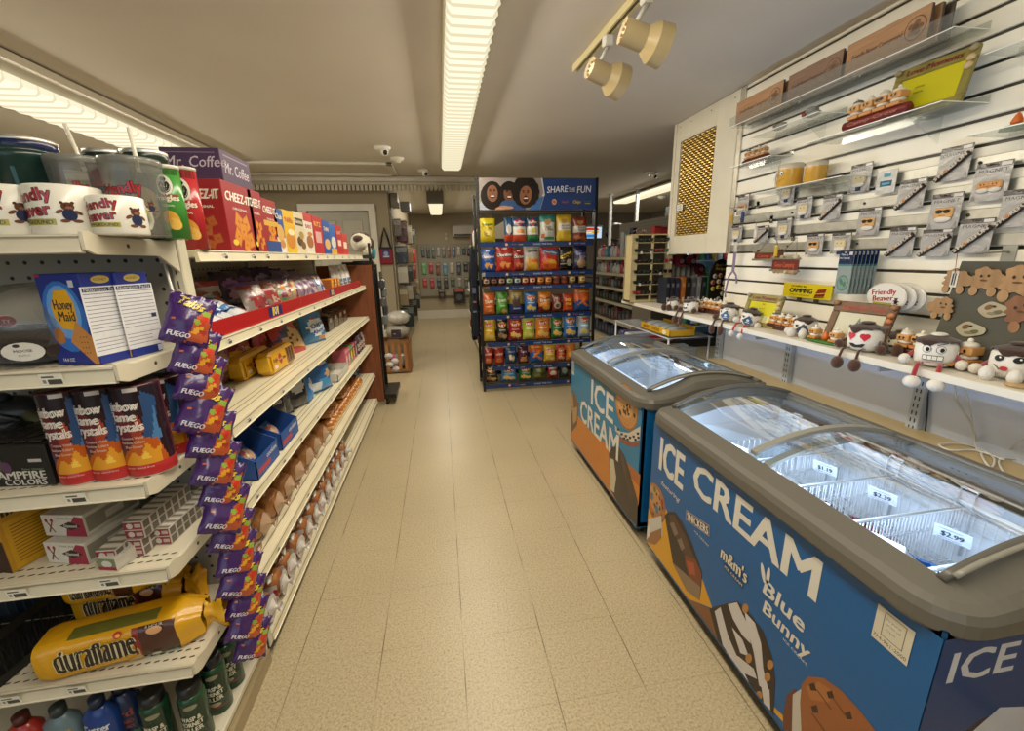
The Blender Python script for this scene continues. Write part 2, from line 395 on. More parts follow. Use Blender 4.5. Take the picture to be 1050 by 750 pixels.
# painted pillow bag, front looks to -y, base centre at the origin
def shade_at(shapes, u, v, base):
    c = base
    for q in shapes:
        k = q[0]
        if k == 'r' and q[1] <= u <= q[3] and q[2] <= v <= q[4]: c = q[5]
        elif k == 'e':
            a = q[6] if len(q) > 6 else 0; x = (u-q[1]); y = (v-q[2])
            x, y = x*math.cos(a)+y*math.sin(a), -x*math.sin(a)+y*math.cos(a)
            if (x/q[3])**2+(y/q[4])**2 <= 1: c = q[5]
        elif k == 'p':
            pts = q[1]; ins = False; j = len(pts)-1
            for i in range(len(pts)):
                if (pts[i][1] > v) != (pts[j][1] > v) and u < (pts[j][0]-pts[i][0])*(v-pts[i][1])/(pts[j][1]-pts[i][1])+pts[i][0]: ins = not ins
                j = i
            if ins: c = q[2]
    return c
def bag_mb(w, h, d, base, shapes=(), seed=0, mk='foil', n=(16, 22), slump=.0, crimp=True, puff=1.0):
    """uv: u in [-.5,.5], v in [0,1]"""
    R = random.Random(seed); ph = [R.uniform(0, 6.28) for _ in range(6)]
    def surf(u, v, side):
        e = max(0, 1-(2*u)**2)**.55*max(0, math.sin(PI*min(max((v-.02)/.96, 0), 1)))**.5
        e *= 1+.10*math.sin(9*u+ph[0]+4*v)+.08*math.sin(13*v+ph[1])
        wv = w*(1-.06*math.sin(PI*v)+.015*math.sin(20*v+ph[2]))
        y = side*d/2*e*(1.15-.35*v)*puff
        return (u*wv+slump*w*v*v, y+ (0.004*math.sin(30*u+ph[3]) if (v < .05 or v > .95) else 0), v*h*(1-.02*abs(math.sin(7*u+ph[4]))))
    mb = MB(mk, base); nu, nv = n
    for side in (-1, 1):
        vs = [surf(-.5+i/nu, j/nv, side) for j in range(nv+1) for i in range(nu+1)]; fs = []; cs = []
        for j in range(nv):
            for i in range(nu):
                a = j*(nu+1)+i; q = (a, a+1, a+nu+2, a+nu+1)
                fs.append(q if side < 0 else q[::-1])
                cc = shade_at(shapes, -.5+(i+.5)/nu, (j+.5)/nv, base) if side < 0 else base
                cs.append(cc)
        mb.raw(vs, fs, cols=cs, smooth=True)
    fn = lambda u, v, o=0: (lambda p: (p[0], p[1]-.0025-o, p[2]))(surf(u/w, v/h, -1))
    for q in shapes:
        if q[0] == 't':
            kw = dict(q[6]) if len(q) > 6 else {}
            if 'w' in kw: kw['w'] *= w
            mb.text(fn, q[1], q[2]*w, q[3]*h, q[4]*h, q[5], off=.0004, mk=mk, **kw)
    return mb

def carton(w, d, h, base, front=(), side=(), left=(), top=(), mk='paper', b=.0015, faces=None):
    """box standing on z = 0 centred on x, y; front -y, side +x, left -x; decals in metres: u centred, v from the bottom"""
    mb = MB(mk, base); mb.box(-w/2, w/2, -d/2, d/2, 0, h, b=b, faces=faces)
    mb.deco(plane_fn((0, -d/2, 0), (1, 0, 0), (0, 0, 1)), front)
    mb.deco(plane_fn((w/2, 0, 0), (0, 1, 0), (0, 0, 1)), side)
    mb.deco(plane_fn((-w/2, 0, 0), (0, -1, 0), (0, 0, 1)), left)
    mb.deco(plane_fn((0, 0, h), (1, 0, 0), (0, 1, 0)), top)
    return mb
def put(mb, name, loc, label, cat, rz=0, rx=0, ry=0, group=None):
    o = mb.build(name); place(o, loc, rz, rx, ry); return tag(o, label, cat, group)
# ------------------------------------------------------------------ the room
XW = 1.95; ZC = 2.45; YB = 10.7; XL = -5.2; XR = 5.4; YF = -2.8
struct(MB('floor').box(XL, XR, YF, YB+.1, -.05, 0), 'floor')
struct(MB('ceiling', 'd4cdc2').box(XL, XR, YF, YB+.1, ZC, ZC+.05), 'ceiling')
struct(MB('wall', '98907e').box(XL-.1, XL, YF, YB, 0, ZC), 'wall_left')
struct(MB('wall', '857c70').box(XR, XR+.1, YF, YB, 0, ZC), 'wall_right')
struct(MB('wall', 'a3977f').box(XL, 1.3, YB, YB+.1, 0, ZC), 'wall_back')
struct(MB('wall', '7e766c').box(1.3, XR, YB, YB+.1, 0, ZC), 'wall_back_right')
# front wall behind the camera with the shop window
fb = MB('wall', 'a89c86'); fb.box(XL, -4.1, YF-.1, YF, 0, ZC); fb.box(.1, XR, YF-.1, YF, 0, ZC); fb.box(-4.1, .1, YF-.1, YF, 0, .6); fb.box(-4.1, .1, YF-.1, YF, 2.35, ZC)
struct(fb, 'wall_front')
wn = MB('enamel', 'd8d4c8')
for x in (-4.1, -2.72, -1.34, .05): wn.box(x, x+.05, YF-.08, YF-.02, .6, 2.35)
wn.box(-4.1, .1, YF-.08, YF-.02, .6, .65); wn.box(-4.1, .1, YF-.08, YF-.02, 2.3, 2.35)
for x in (-4.05, -2.67, -1.29): wn.box(x, x+1.3, YF-.055, YF-.05, .65, 2.3, 'f4fbff', 'glass')
struct(wn, 'window_1')
# beige partition facing the camera with a white door, and the corridor wall behind its corner
YP = 6.1; XC = -.63
pw = MB('wall', '93876f'); pw.box(-2.35, -1.66, YP, YP+.1, 0, ZC); pw.box(-.86, XC, YP, YP+.1, 0, ZC); pw.box(-1.66, -.86, YP, YP+.1, 2.06, ZC)
pw.box(XC-.1, XC, YP+.1, YB, 0, ZC)
struct(pw, 'wall_partition')
struct(MB('wall', 'b5ad9c').box(XL, -2.42, YP-.02, YP+.08, 0, ZC), 'wall_partition_left')
d = MB('enamel', 'a39e8e'); d.box(-1.64, -.88, YP+.02, YP+.06, .01, 2.05, b=.004)
for a, b_ in ((-1.55, -1.30), (-1.22, -.97)):
    for z0, z1 in ((.2, .85), (1.0, 1.55), (1.65, 1.95)):
        d.box(a, b_, YP+.008, YP+.02, z0, z1, 'aaa594', b=.008)
d.lathe([(.0, -.045), (.022, -.04), (.026, -.025), (.012, -.012), (.012, 0)], 14, 'c9b070', 'chrome', o=(-.93, YP+.02, 1.0), axis='y')
struct(d, 'door_1')
t = MB('enamel', 'cfcabb'); t.box(-1.74, -1.64, YP-.03, YP+.02, 0, 2.14, b=.006); t.box(-.88, -.79, YP-.03, YP+.02, 0, 2.14, b=.006); t.box(-1.74, -.79, YP-.035, YP+.02, 2.06, 2.15, b=.006)
struct(t, 'trim_1')
struct(MB('enamel', 'cfc9ba').box(XC+.02, 1.25, YB-.05, YB, 0, .2, b=.004), 'baseboard_back')
struct(MB('enamel', 'b9b09c').box(-2.35, -1.76, YP-.015, YP, 0, .09, b=.003).box(-.78, XC+.005, YP-.015, YP, 0, .09, b=.003), 'baseboard_partition')
struct(MB('enamel', '9d9482').box(XC, XC+.012, YP, YB-.06, 0, .09, b=.003), 'baseboard_corridor')
# ceiling hatch molding and the cornice before the partition
t = MB('enamel', 'cfc9bc')
x0, x1, y0, y1 = -2.9, -.44, 5.05, 5.75
for a in ((x0, x1, y0, y0+.07), (x0, x1, y1-.07, y1), (x0, x0+.07, y0, y1), (x1-.07, x1, y0, y1)):
    t.box(a[0], a[1], a[2], a[3], ZC-.03, ZC, b=.008)
struct(t, 'trim_2')
struct(MB('enamel', 'd0cabd').box(-5.0, .50, 5.84, 5.95, ZC-.07, ZC, b=.012).box(-5.0, .50, 5.95, 6.0, ZC-.045, ZC, b=.008), 'trim_3')
# vertical blind track with its row of vanes pushed under it
bl = thing('vertical_blind', 'long off-white vertical blind track under the ceiling before the beige wall', 'blind', (-1.0, 5.9, 2.3))
mb = MB('enamel', 'b5ad9c'); mb.box(-2.7, .52, 5.86, 5.92, 2.345, 2.378, b=.004); mb.build('track', bl)
mb = MB('cloth', 'cfc8b4'); R = random.Random(4)
for i in range(64):
    x = -2.65+i*.05; a = R.uniform(.6, .8); dx = .02*math.cos(a); dy = .02*math.sin(a)
    mb.raw([(x-dx, 5.89-dy, 2.345), (x+dx, 5.89+dy, 2.345), (x+dx*.9, 5.89+dy*.9, 2.285), (x-dx, 5.89-dy, 2.28)], [(0, 1, 2, 3)])
mb.build('vanes', bl)

# slat wall on the right
NEAR = YF; FAR = 2.74
sw = MB('enamel', 'f9f5e6')
grooves = [2.16+.0895*k for k in (3, 2, 1, 0, -1, -2, -3, -4, -5, -6, -7, -8, -9, -10, -11, -12)]
zs = [ZC]+grooves+[1.02]
for a, b_ in zip(zs[:-1], zs[1:]):
    sw.box(XW, XW+.018, NEAR, FAR, b_+.006, a-(.006 if a != ZC else 0), b=.003)
sw.box(XW+.018, XW+.03, NEAR, FAR, 1.0, ZC, '6b6250')
for g in grooves: sw.box(XW+.011, XW+.018, NEAR, FAR, g-.006, g+.006, '3a352b')
struct(sw, 'wall_slat')
struct(MB('wall', 'dde7fa').box(XW+.002, XW+.03, NEAR, FAR, 0, 1.02), 'wall_side_lower')  # white wall; bluish cast of freezer glow and daylight put into its colour
ra = thing('slat_rail_set', 'four long galvanised metal rails screwed across the slat wall behind the hanging cards', 'rail', (XW, 1.0, 1.44))
for g in grooves[8:12]:
    r_ = MB('metal', 'c9cac2'); r_.box(XW-.006, XW-.0005, NEAR+1.5, 2.70, g+.008, g+.05, b=.002)
    for k in range(11): r_.lathe([(.006, -.003), (.006, 0)], 8, '55524a', o=(XW-.0065, 2.63-k*.42, g+.03), axis='x')
    r_.build('rail', ra)
struct(MB('metal', 'cfcabc').box(XW-.012, XW+.0, 2.705, FAR+.004, 1.44, ZC-.002, b=.002), 'trim_4')
# header panel over the pass-through, with the woven grille
hp = MB('enamel', 'e0dac6')
ya, yb = FAR+.01, 3.50; za = 1.44
gy0, gy1 = 2.98, 3.44; gz0, gz1 = 1.585, 2.30
hp.box(XW-.012, XW+.05, ya, gy0, za, ZC-.002, b=.003); hp.box(XW-.012, XW+.05, gy1, yb, za, ZC-.002, b=.003)
hp.box(XW-.012, XW+.05, gy0, gy1, gz1, ZC-.002, b=.003); hp.box(XW-.012, XW+.05, gy0, gy1, za, gz0, b=.003)
for y, z in ((2.8, 2.41), (3.05, 2.41), (3.3, 2.41), (3.45, 2.41)): hp.lathe([(.004, -.002), (.004, 0)], 8, '55524a', o=(XW-.013, y, z), axis='x')
struct(hp, 'wall_header')
struct(MB('enamel', 'e0dac6').box(XW-.02, XW+.06, yb+.001, yb+.03, za-.005, ZC-.002, b=.003), 'trim_5')
gr = MB('metal', 'c8a860')
gr.box(XW+.02, XW+.03, gy0, gy1, gz0, gz1, '6d5a34', 'wood')
n = 16; m_ = 40
for i in range(n):                      # woven brass strips
    y = gy0+(i+.5)*(gy1-gy0)/n
    pts = [(XW+.006+.005*(1 if (i+j) % 2 else -1), y, gz0+(j+.5)*(gz1-gz0)/m_) for j in range(m_)]
    gr.tube(pts, .0058, 4)
for j in range(m_):
    z = gz0+(j+.5)*(gz1-gz0)/m_
    pts = [(XW+.006-.005*(1 if (i+j) % 2 else -1), gy0+(i+.5)*(gy1-gy0)/n, z) for i in range(n)]
    gr.tube(pts, .0058, 4, 'd8bd78')
tag(gr.build('woven_grille', origin=(XW+.01, 3.21, gz0)), 'woven brass-coloured lattice grille framed in the white panel over the opening', 'grille')
tg = MB('paper', 'f0f0ea'); tg.box(XW-.0175, XW-.0145, 3.33, 3.41, 1.78, 1.83)
tg.text(plane_fn((XW-.0178, 3.37, 1.805), (0, -1, 0), (0, 0, 1)), 'STOP', 0, .008, .014, '8a8a80'); tg.text(plane_fn((XW-.0178, 3.37, 1.805), (0, -1, 0), (0, 0, 1)), 'AHEAD', 0, -.012, .012, '8a8a80')
tag(tg.build('sticker', origin=(XW-.016, 3.37, 1.78)), 'small white sticker at the lower left of the woven grille', 'sticker')
# low tan ledge under the wall shelf
lg = MB('enamel', 'b09c74'); lg.box(1.60, XW, NEAR, 2.70, .69, .715, 'bfa97c', b=.004); lg.box(1.62, XW, NEAR, 2.70, .05, .69, 'a8946c')
tag(lg.build('base_ledge', origin=(1.78, 0, .05)), 'low tan ledge running along the white wall behind the freezers', 'ledge')

# ------------------------------------------------------------------ ceiling lights
def louver_light(name, label, x0, x1, y0, y1, z1, power, cat='ceiling light', drop=.07, rib=.075, em=1.12, col='fff6da', along='y', lampcol=WARM, lamp=True, group=None, bezel=None):
    z0 = z1-drop
    root = thing(name, label, cat, ((x0+x1)/2, (y0+y1)/2, z1), group)
    h = MB('enamel', 'cfc8b4'); h.box(x0-.012, x1+.012, y0-.01, y1+.01, z1-.022, z1, b=.003)
    if bezel: h.box(*bezel, b=.003)
    h.build('housing', root)
    L_ = (y1-y0); n = max(2, round(L_/rib)); dl = L_/n; d_ = MB('lamp%.2f' % em, col); lo = mixh(col, 'c9bb8c', .5); hi = 'ffffff'
    for i in range(n):
        ya_, yb_ = y0+i*dl, y0+(i+1)*dl
        prof = lambda s_, y: [(x0, y, z1-.02), (x0+.004-s_, y, z0+.018-s_), (x0+.018, y, z0-s_), (x1-.018, y, z0-s_), (x1-.004+s_, y, z0+.018-s_), (x1, y, z1-.02)]
        a = prof(.010, ya_); b_ = prof(-.002, yb_); c_ = prof(-.002, ya_)
        vs = a+b_+c_; k = 6
        fs = [(j, j+1, k+j+1, k+j) for j in range(5)]; cs = [mixh(col, 'd8cda4', .35), col, col, col, mixh(col, 'd8cda4', .35)]
        fs += [(j, j+1, 2*k+j+1, 2*k+j) for j in range(5)]; cs += [lo]*5  # rib shading put into the emission colours: darker steps and flanks
        d_.raw(vs, fs, cols=cs)
    for y in (y0, y1):
        a = [(x0, y, z1-.02), (x0+.004, y, z0+.018), (x0+.018, y, z0), (x1-.018, y, z0), (x1-.004, y, z0+.018), (x1, y, z1-.02)]
        d_.raw(a, [tuple(range(6))])
    d_.build('diffuser', root)
    if lamp:
        for sg in (-1, 1): area('lamp_'+name, ((x0+x1)/2+sg*(x1-x0)*.45, (y0+y1)/2, z0-.012), (0, sg*math.radians(-24), 0), .12, y1-y0, power*LAMP_W*.60, lampcol)
    return root
louver_light('fluorescent_light', 'long ribbed fluorescent ceiling light over the aisle, its near length', .085, .285, 1.15, 3.49, 2.45, 34)
louver_light('fluorescent_light', 'aisle ceiling light overhead, out of the picture', .085, .285, -1.25, 1.11, 2.45, 36)
louver_light('fluorescent_light', 'shorter far length of the ribbed ceiling light over the aisle', .085, .285, 3.51, 5.12, 2.45, 24)
louver_light('fluorescent_light', 'wide bright ribbed ceiling light along the left above the mugs and coffee box', -2.46, -2.10, 1.6, 5.0, 2.44, 62, drop=.085, rib=.10, em=1.15,
             bezel=(-2.10, -1.95, 1.4, 5.2, 2.40, 2.44))
louver_light('fluorescent_light', 'fluorescent strip hanging from the ceiling of the back room beyond the corridor', -.13, .10, 7.0, 9.7, 2.40, 34, em=1.3, drop=.06)
louver_light('fluorescent_light', 'slanting bright fluorescent strip seen above the sunglasses display', 3.25, 3.5, 5.6, 8.0, 2.42, 34, em=1.3, drop=.06)
gb = MB('enamel', '7d7768'); gb.box(-.14, .11, 6.9, 6.99, 2.25, 2.45, b=.003)
tag(gb.build('light_end_box', origin=(0, 6.95, 2.45)), 'grey box at the near end of the back room ceiling light', 'box')
hb = MB('lamp1.00', 'fff6e0'); hb.box(2.02, 2.16, 6.6, 8.4, 2.33, 2.40); hb.box(2.01, 2.17, 6.58, 8.42, 2.40, 2.45, 'c8c4b8', 'enamel')
tag(hb.build('fluorescent_light', origin=(2.1, 7.5, 2.45)), 'ceiling light seen end-on just right of the black snack rack sign', 'ceiling light')

# track light with two cream spot heads
p0 = at(2, 2.43, 590, 72); p1 = at(2, 2.43, 668, -18)
tr = thing('track_rail', 'cream track light rail on the ceiling holding two spot heads', 'track light', tuple(p0))
d0 = (p1-p0).normalized(); s0 = Vector((-d0.y, d0.x, 0))
mb = MB('enamel', 'd8cb9c')
fnr = lambda a, b_, c_: tuple(p0+d0*a+s0*b_+Vector((0, 0, c_)))
Lr = 1.15
def rbox(mb, a0, a1, b0, b1, c0, c1, col, mk=None):
    vs = [fnr(a, b_, c_) for a in (a0, a1) for b_ in (b0, b1) for c_ in (c0, c1)]
    mb.raw(vs, [(0, 1, 3, 2), (4, 6, 7, 5), (0, 4, 5, 1), (2, 3, 7, 6), (0, 2, 6, 4), (1, 5, 7, 3)], col, mk)
rbox(mb, 0, Lr, -.018, .018, .012, .02, 'd8cb9c'); rbox(mb, 0, Lr, -.018, -.008, -.012, .012, 'd8cb9c'); rbox(mb, 0, Lr, .008, .018, -.012, .012, 'd8cb9c'); rbox(mb, .002, Lr, -.008, .008, .0, .012, '2a2620')
mb.build('rail', tr)
for (px, py, tx, ty, lab) in ((606, 70, 634, 84, 'cream spot lamp nearer the left end of the ceiling track, aimed right'), (640, 32, 675, 46, 'cream spot lamp further right on the ceiling track, larger in view')):
    pa = at(2, 2.28, px, py); pb = at(2, 2.24, tx, ty); ax = (pb-pa).normalized()
    q = ax.to_track_quat('Z', 'Y').to_matrix().to_4x4(); M_ = Matrix.Translation(pa) @ q
    root = thing('spot_lamp', lab, 'spot lamp', tuple(pa), 'spot heads on the ceiling track')
    mb = MB('enamel', 'b3a077'); mb.M = M_
    mb.lathe([(.0, .006), (.042, .006), (.045, -.008), (.045, .085), (.072, .122), (.076, .175), (.070, .177), (.062, .15), (.0, .12)], 44, smooth=False, cols=['e6dcc0', 'e6dcc0', 'b3a077', 'bda97c', 'b3a077', '2d241b', '1c1813', '4a4438'])
    for k in range(10): mb.box(-.004+.03*math.cos(k*.628), .004+.03*math.cos(k*.628), -.004+.03*math.sin(k*.628), .004+.03*math.sin(k*.628), -.0015, .006, 'a5814f')
    mb.M = None; mb.build('lamp_head', root)
    # nearest point on the rail
    mid = pa+ax*.045; aa = (mid-p0).dot(d0); top = p0+d0*aa+Vector((0, 0, -.012))
    mb = MB('enamel', 'd9d6ce'); mb.box(top.x-.022, top.x+.022, top.y-.022, top.y+.022, top.z-.045, top.z, b=.006); mb.build('adapter', root)
    mb = MB('enamel', 'c9c6be'); mb.tube([top+Vector((0, 0, -.045)), mid+Vector((0, 0, .036))], .009, 10); mb.build('stem', root)

# things on the ceiling
def ceil_dev(kind, px, py, label, cat, r=.055):
    p = at(2, 2.44, px, py); root = thing(kind, label, cat, (p.x, p.y, ZC))
    if kind == 'security_camera':
        MB('enamel', 'dedbd2').lathe([(0, -.03), (r*.8, -.028), (r, -.012), (r, 0)], 24, o=(p.x, p.y, ZC)).build('base', root)
        mb = MB('enamel', 'dedbd2'); mb.ball((p.x+.02, p.y-.03, ZC-.045), .036); mb.build('eyeball', root)
        mb = MB('gloss', '0c0c0e'); mb.ball((p.x+.028, p.y-.05, ZC-.055), .022); mb.build('lens', root)
    else:
        MB('enamel', 'd8d2c2').lathe([(0, -.045), (r*.45, -.045), (r*.55, -.03), (r*.9, -.025), (r, -.01), (r, 0)], 24, o=(p.x, p.y, ZC)).build('base', root)
        mb = MB('enamel', '8a8474')
        for k in range(4): mb.box(p.x-.022+k*.012, p.x-.016+k*.012, p.y-.03, p.y-.028, ZC-.041, ZC-.032)
        mb.build('vents', root)
ceil_dev('security_camera', 392, 152, 'white dome camera with black eye on the ceiling before the hatch', 'camera', .075)
ceil_dev('smoke_detector', 407, 163, 'cream smoke detector at the corner of the ceiling hatch', 'detector', .07)
ceil_dev('security_camera', 434, 175, 'small white dome fixture on the ceiling left of the aisle light end', 'camera', .07)
ceil_dev('security_camera', 668, 178, 'white dome camera on the ceiling above the sunglasses display', 'camera', .075)
ceil_dev('smoke_detector', 679, 202, 'flat round detector on the ceiling nearest the woven grille', 'detector', .08)

# ------------------------------------------------------------------ gondola shelving along the aisle
GX = -.70; GB = -1.14; GY0 = 1.43; GY1 = 4.22
CREAM = 'e2d9bd'
SZ = [1.488, 1.215, .925, .648, .362, .10]
g = thing('gondola_shelving', 'long cream steel shelving unit lining the left of the aisle', 'shelving', (-.92, 2.8, 0))
MB('pegboard', 'b9b3a0').box(GB-.03, GB, GY0, GY1, .05, 1.50).build('back_panel', g)
kp = MB('enamel', 'b8ac8c'); kp.box(GB, GX-.03, GY0+.01, GY1, .012, .065, '2b2620'); kp.build('kick_plate', g)
for y in (GY0-.015, 2.82, GY1-.01):
    u_ = MB('enamel', 'cfc8b2'); u_.box(GB-.02, GB+.02, y-.012, y+.012, .02, 1.5, b=.003); u_.build('upright', g)
R = random.Random(2)
def price_tag(fn, u, v, root, w_=.034, h_=.022):
    mb = MB('paper', 'eceade'); mb.deco(fn, [('r', u-w_/2, v-h_/2, u+w_/2, v+h_/2, 'eceade'), ('r', u-w_*.42, v+h_*.15, u+w_*.1, v+h_*.3, '55524c'), ('r', u-w_*.2, v-h_*.4, u+w_*.4, v+h_*.02, '4a4742'), ('r', u-w_*.42, v-h_*.3, u-w_*.28, v, '8d8a80')], off0=.002)
    return mb.build('price_tag', root)
for i, z in enumerate(SZ):
    s_ = MB('enamel', CREAM); s_.box(GB, GX-.012, GY0, GY1, z-.022, z, b=.002)
    for k in range(3): s_.box(GX-.05-.026*k, GX-.046-.026*k, GY0+.02, GY1-.02, z-.0005, z+.0006, '8c8266')
    sh = s_.build('shelf', g)
    rl = MB('enamel', CREAM)    # tilted price channel
    a, b_ = (GX-.012, z), (GX, z-.034)
    rl.raw([(GX-.012, GY0, z), (GX-.004, GY0, z+.001), (GX, GY0, z-.034), (GX-.012, GY0, z-.036), (GX-.012, GY1, z), (GX-.004, GY1, z+.001), (GX, GY1, z-.034), (GX-.012, GY1, z-.036)], [(0, 1, 5, 4), (1, 2, 6, 5), (2, 3, 7, 6), (0, 3, 2, 1), (4, 5, 6, 7), (3, 0, 4, 7)])
    rl.tube([(GX-.003, GY0, z-.004), (GX-.003, GY1, z-.004)], .0016, 4, '8c8266'); rl.tube([(GX+.001, GY0, z-.032), (GX+.001, GY1, z-.032)], .002, 4, 'f0ead4')
    rail = rl.build('price_rail', sh)
    if i < 5:
        fn = plane_fn((GX-.004+.0025, 0, z-.017), (0, 1, 0), (.12, 0, .993))
        for k in range({0: 11, 1: 11, 2: 7, 3: 10, 4: 6}[i]): price_tag(fn, GY0+.12+k*2.5/{0: 11, 1: 11, 2: 7, 3: 10, 4: 6}[i]+R.uniform(-.05, .05), 0, sh)
# brown wooden end panel of the gondola
ep = MB('wood', '7d4526'); ep.box(GB-.05, -.635, GY1+.005, GY1+.03, .06, 1.40, b=.002); ep.build('end_panel', g)['label'] = 'reddish brown wooden end panel'
# red candy fence on the second shelf
rf = thing('candy_fence', 'long red plastic fence along the front of the candy shelf', 'shelf fence', (GX-.02, 2.8, SZ[1]))
mb = MB('gloss', 'b01f22'); mb.box(GX-.018, GX-.012, GY0+.005, 4.02, SZ[1]+.0015, SZ[1]+.056, b=.001)
for y in (2.33, 3.2): mb.box(GX-.0125, GX-.011, y-.001, y+.001, SZ[1]+.002, SZ[1]+.056, 'c9483f')
mb.build('strip', rf)
for y in (1.98, 3.0):
    mb = MB('gloss', '24306c'); fn = plane_fn((GX-.0118, y, SZ[1]+.029), (0, 1, 0), (0, 0, 1))
    mb.deco(fn, [('r', -.075, -.021, .075, .021, '24306c'), ('r', -.034, -.018, -.022, .018, 'e8b93a'), ('r', .022, -.018, .034, .018, 'e8b93a'), ('p', [(-.022, .018), (-.012, .018), (-.020, -.018), (-.03, -.018)], 'e8b93a'), ('p', [(.022, .018), (.012, .018), (.020, -.018), (.03, -.018)], 'e8b93a'), ('e', 0, 0, .012, .016, 'e8e4da'), ('e', 0, .002, .006, .009, '4a3a6c')])
    mb.build('emblem', rf)

# ------------------------------------------------------------------ end cap shelving facing the camera
EX1 = -.72; EX0 = -1.95; EY0 = 1.045; EY1 = 1.385
EZ = [1.512, 1.228, .940, .703, .392, .085]
e = thing('end_cap_shelving', 'cream steel end cap shelving facing the camera at the near end of the aisle shelving', 'shelving', (-1.2, 1.2, 0))
MB('pegboard', '9a978a').box(EX0, EX1-.03, EY1-.012, EY1, .09, 1.62).build('back_panel', e)
u_ = MB('enamel', 'd6cfb8'); u_.box(EX1-.03, EX1+.0, EY1-.015, EY1+.03, .02, 1.535, b=.003)
for k in range(36): u_.box(EX1-.0195, EX1-.0165, EY1-.0158, EY1-.0148, .1+k*.04, .122+k*.04, '3a352b')
u_.lathe([(.008, -.0015), (.008, 0)], 10, 'a8a28f', o=(EX1+.0, EY1+.008, 1.52), axis='x')
u_.build('upright', e)
kb = MB('enamel', '9d8d6c'); kb.box(EX0, EX1+.01, EY0-.02, EY1+.02, 0, .055); kb.build('kick_plate', e)
for i, z in enumerate(EZ):
    dp = EY0 if i < 5 else EY0-.02
    s_ = MB('enamel', 'dbd3bd'); s_.box(EX0, EX1-.006, dp+.012, EY1-.014, z-.02, z, b=.002)
    rows = {2: (.035, .06), 3: (.035, .06), 4: (.03, .055, .08), 5: (.04, .07)}.get(i, (.04,))
    for rr in rows:
        for k in range(int((EX1-EX0)/.022)-1):
            x = EX1-.03-k*.022; s_.raw([(x, dp+rr, z+.0006), (x+.012, dp+rr+.003, z+.0006), (x+.012, dp+rr+.008, z+.0006), (x, dp+rr+.005, z+.0006)], [(0, 1, 2, 3)], '3c362b')
    sh = s_.build('shelf', e)
    rl = MB('enamel', 'd9d1ba'); rl.raw([(EX0, dp+.012, z), (EX0, dp+.006, z+.001), (EX0, dp, z-.036), (EX0, dp+.012, z-.038), (EX1-.012, dp+.012, z), (EX1-.012, dp+.006, z+.001), (EX1-.012, dp, z-.036), (EX1-.012, dp+.012, z-.038)], [(0, 1, 5, 4), (1, 2, 6, 5), (2, 3, 7, 6), (0, 3, 2, 1), (4, 5, 6, 7), (3, 0, 4, 7)])
    rl.tube([(EX0, dp+.003, z-.004), (EX1-.012, dp+.003, z-.004)], .0016, 4, '9a917a'); rl.tube([(EX0, dp-.001, z-.034), (EX1-.012, dp-.001, z-.034)], .002, 4, 'ece5d0')
    rl.build('price_rail', sh)
    if i < 5:
        br = MB('enamel', 'd6ceb8')                       # shelf bracket at the end, deep at the back
        x = EX1-.006
        poly = [(dp+.002, z+.006), (dp+.02, z+.008), (dp+.06, z-.004), (EY1-.02, z-.004), (EY1-.02, z-.085), (EY1-.1, z-.042), (dp+.03, z-.040), (dp+.002, z-.03)]
        br.prism(poly, lambda u, v, t_: (t_, u, v), x-.004, x+.003)
        br.lathe([(.005, 0), (.005, .001)], 8, '4a4436', o=(x+.003, dp+.13, z-.02), axis='x')
        br.build('bracket', sh)
        fn = plane_fn((0, dp+.001, z-.018), (1, 0, 0), (0, -.16, .987))
        tagsx = {0: (), 1: [at(1, dp, 53, 387).x], 2: [at(1, dp, 77, 507).x], 3: [at(1, dp, 17, 606).x, at(1, dp, 111, 593).x], 4: [at(1, dp, 18, 735).x, at(1, dp, 84, 722).x]}[i]
        for x in tagsx: price_tag(fn, x, 0, sh, .045, .028)

# black rolling stand at the far end of the gondola
st = thing('rolling_stand', 'black metal rolling display frame on casters beside the wooden end panel', 'display stand', (-.62, 4.3, 0))
mb = MB('enamel', '16140f'); mb.box(-.66, -.625, 4.262, 4.29, .07, 1.42, b=.003); mb.build('post', st)
mb = MB('enamel', '16140f'); mb.box(-.68, -.52, 4.27, 4.70, .07, .12, b=.004); mb.box(-.9, -.62, 4.27, 4.29, 1.40, 1.43); mb.box(-.68, -.645, 4.66, 4.69, .12, 1.4); mb.build('frame', st)
for x, y in ((-.62, 4.32), (-.56, 4.62), (-.66, 4.66)):
    mb = MB('plastic', '1a1a1a'); mb.lathe([(.012, -.012), (.03, -.010), (.03, .010), (.012, .012)], 16, o=(x, y, .03), axis='x'); mb.box(x-.012, x+.012, y-.012, y+.012, .052, .072); mb.build('caster', st)

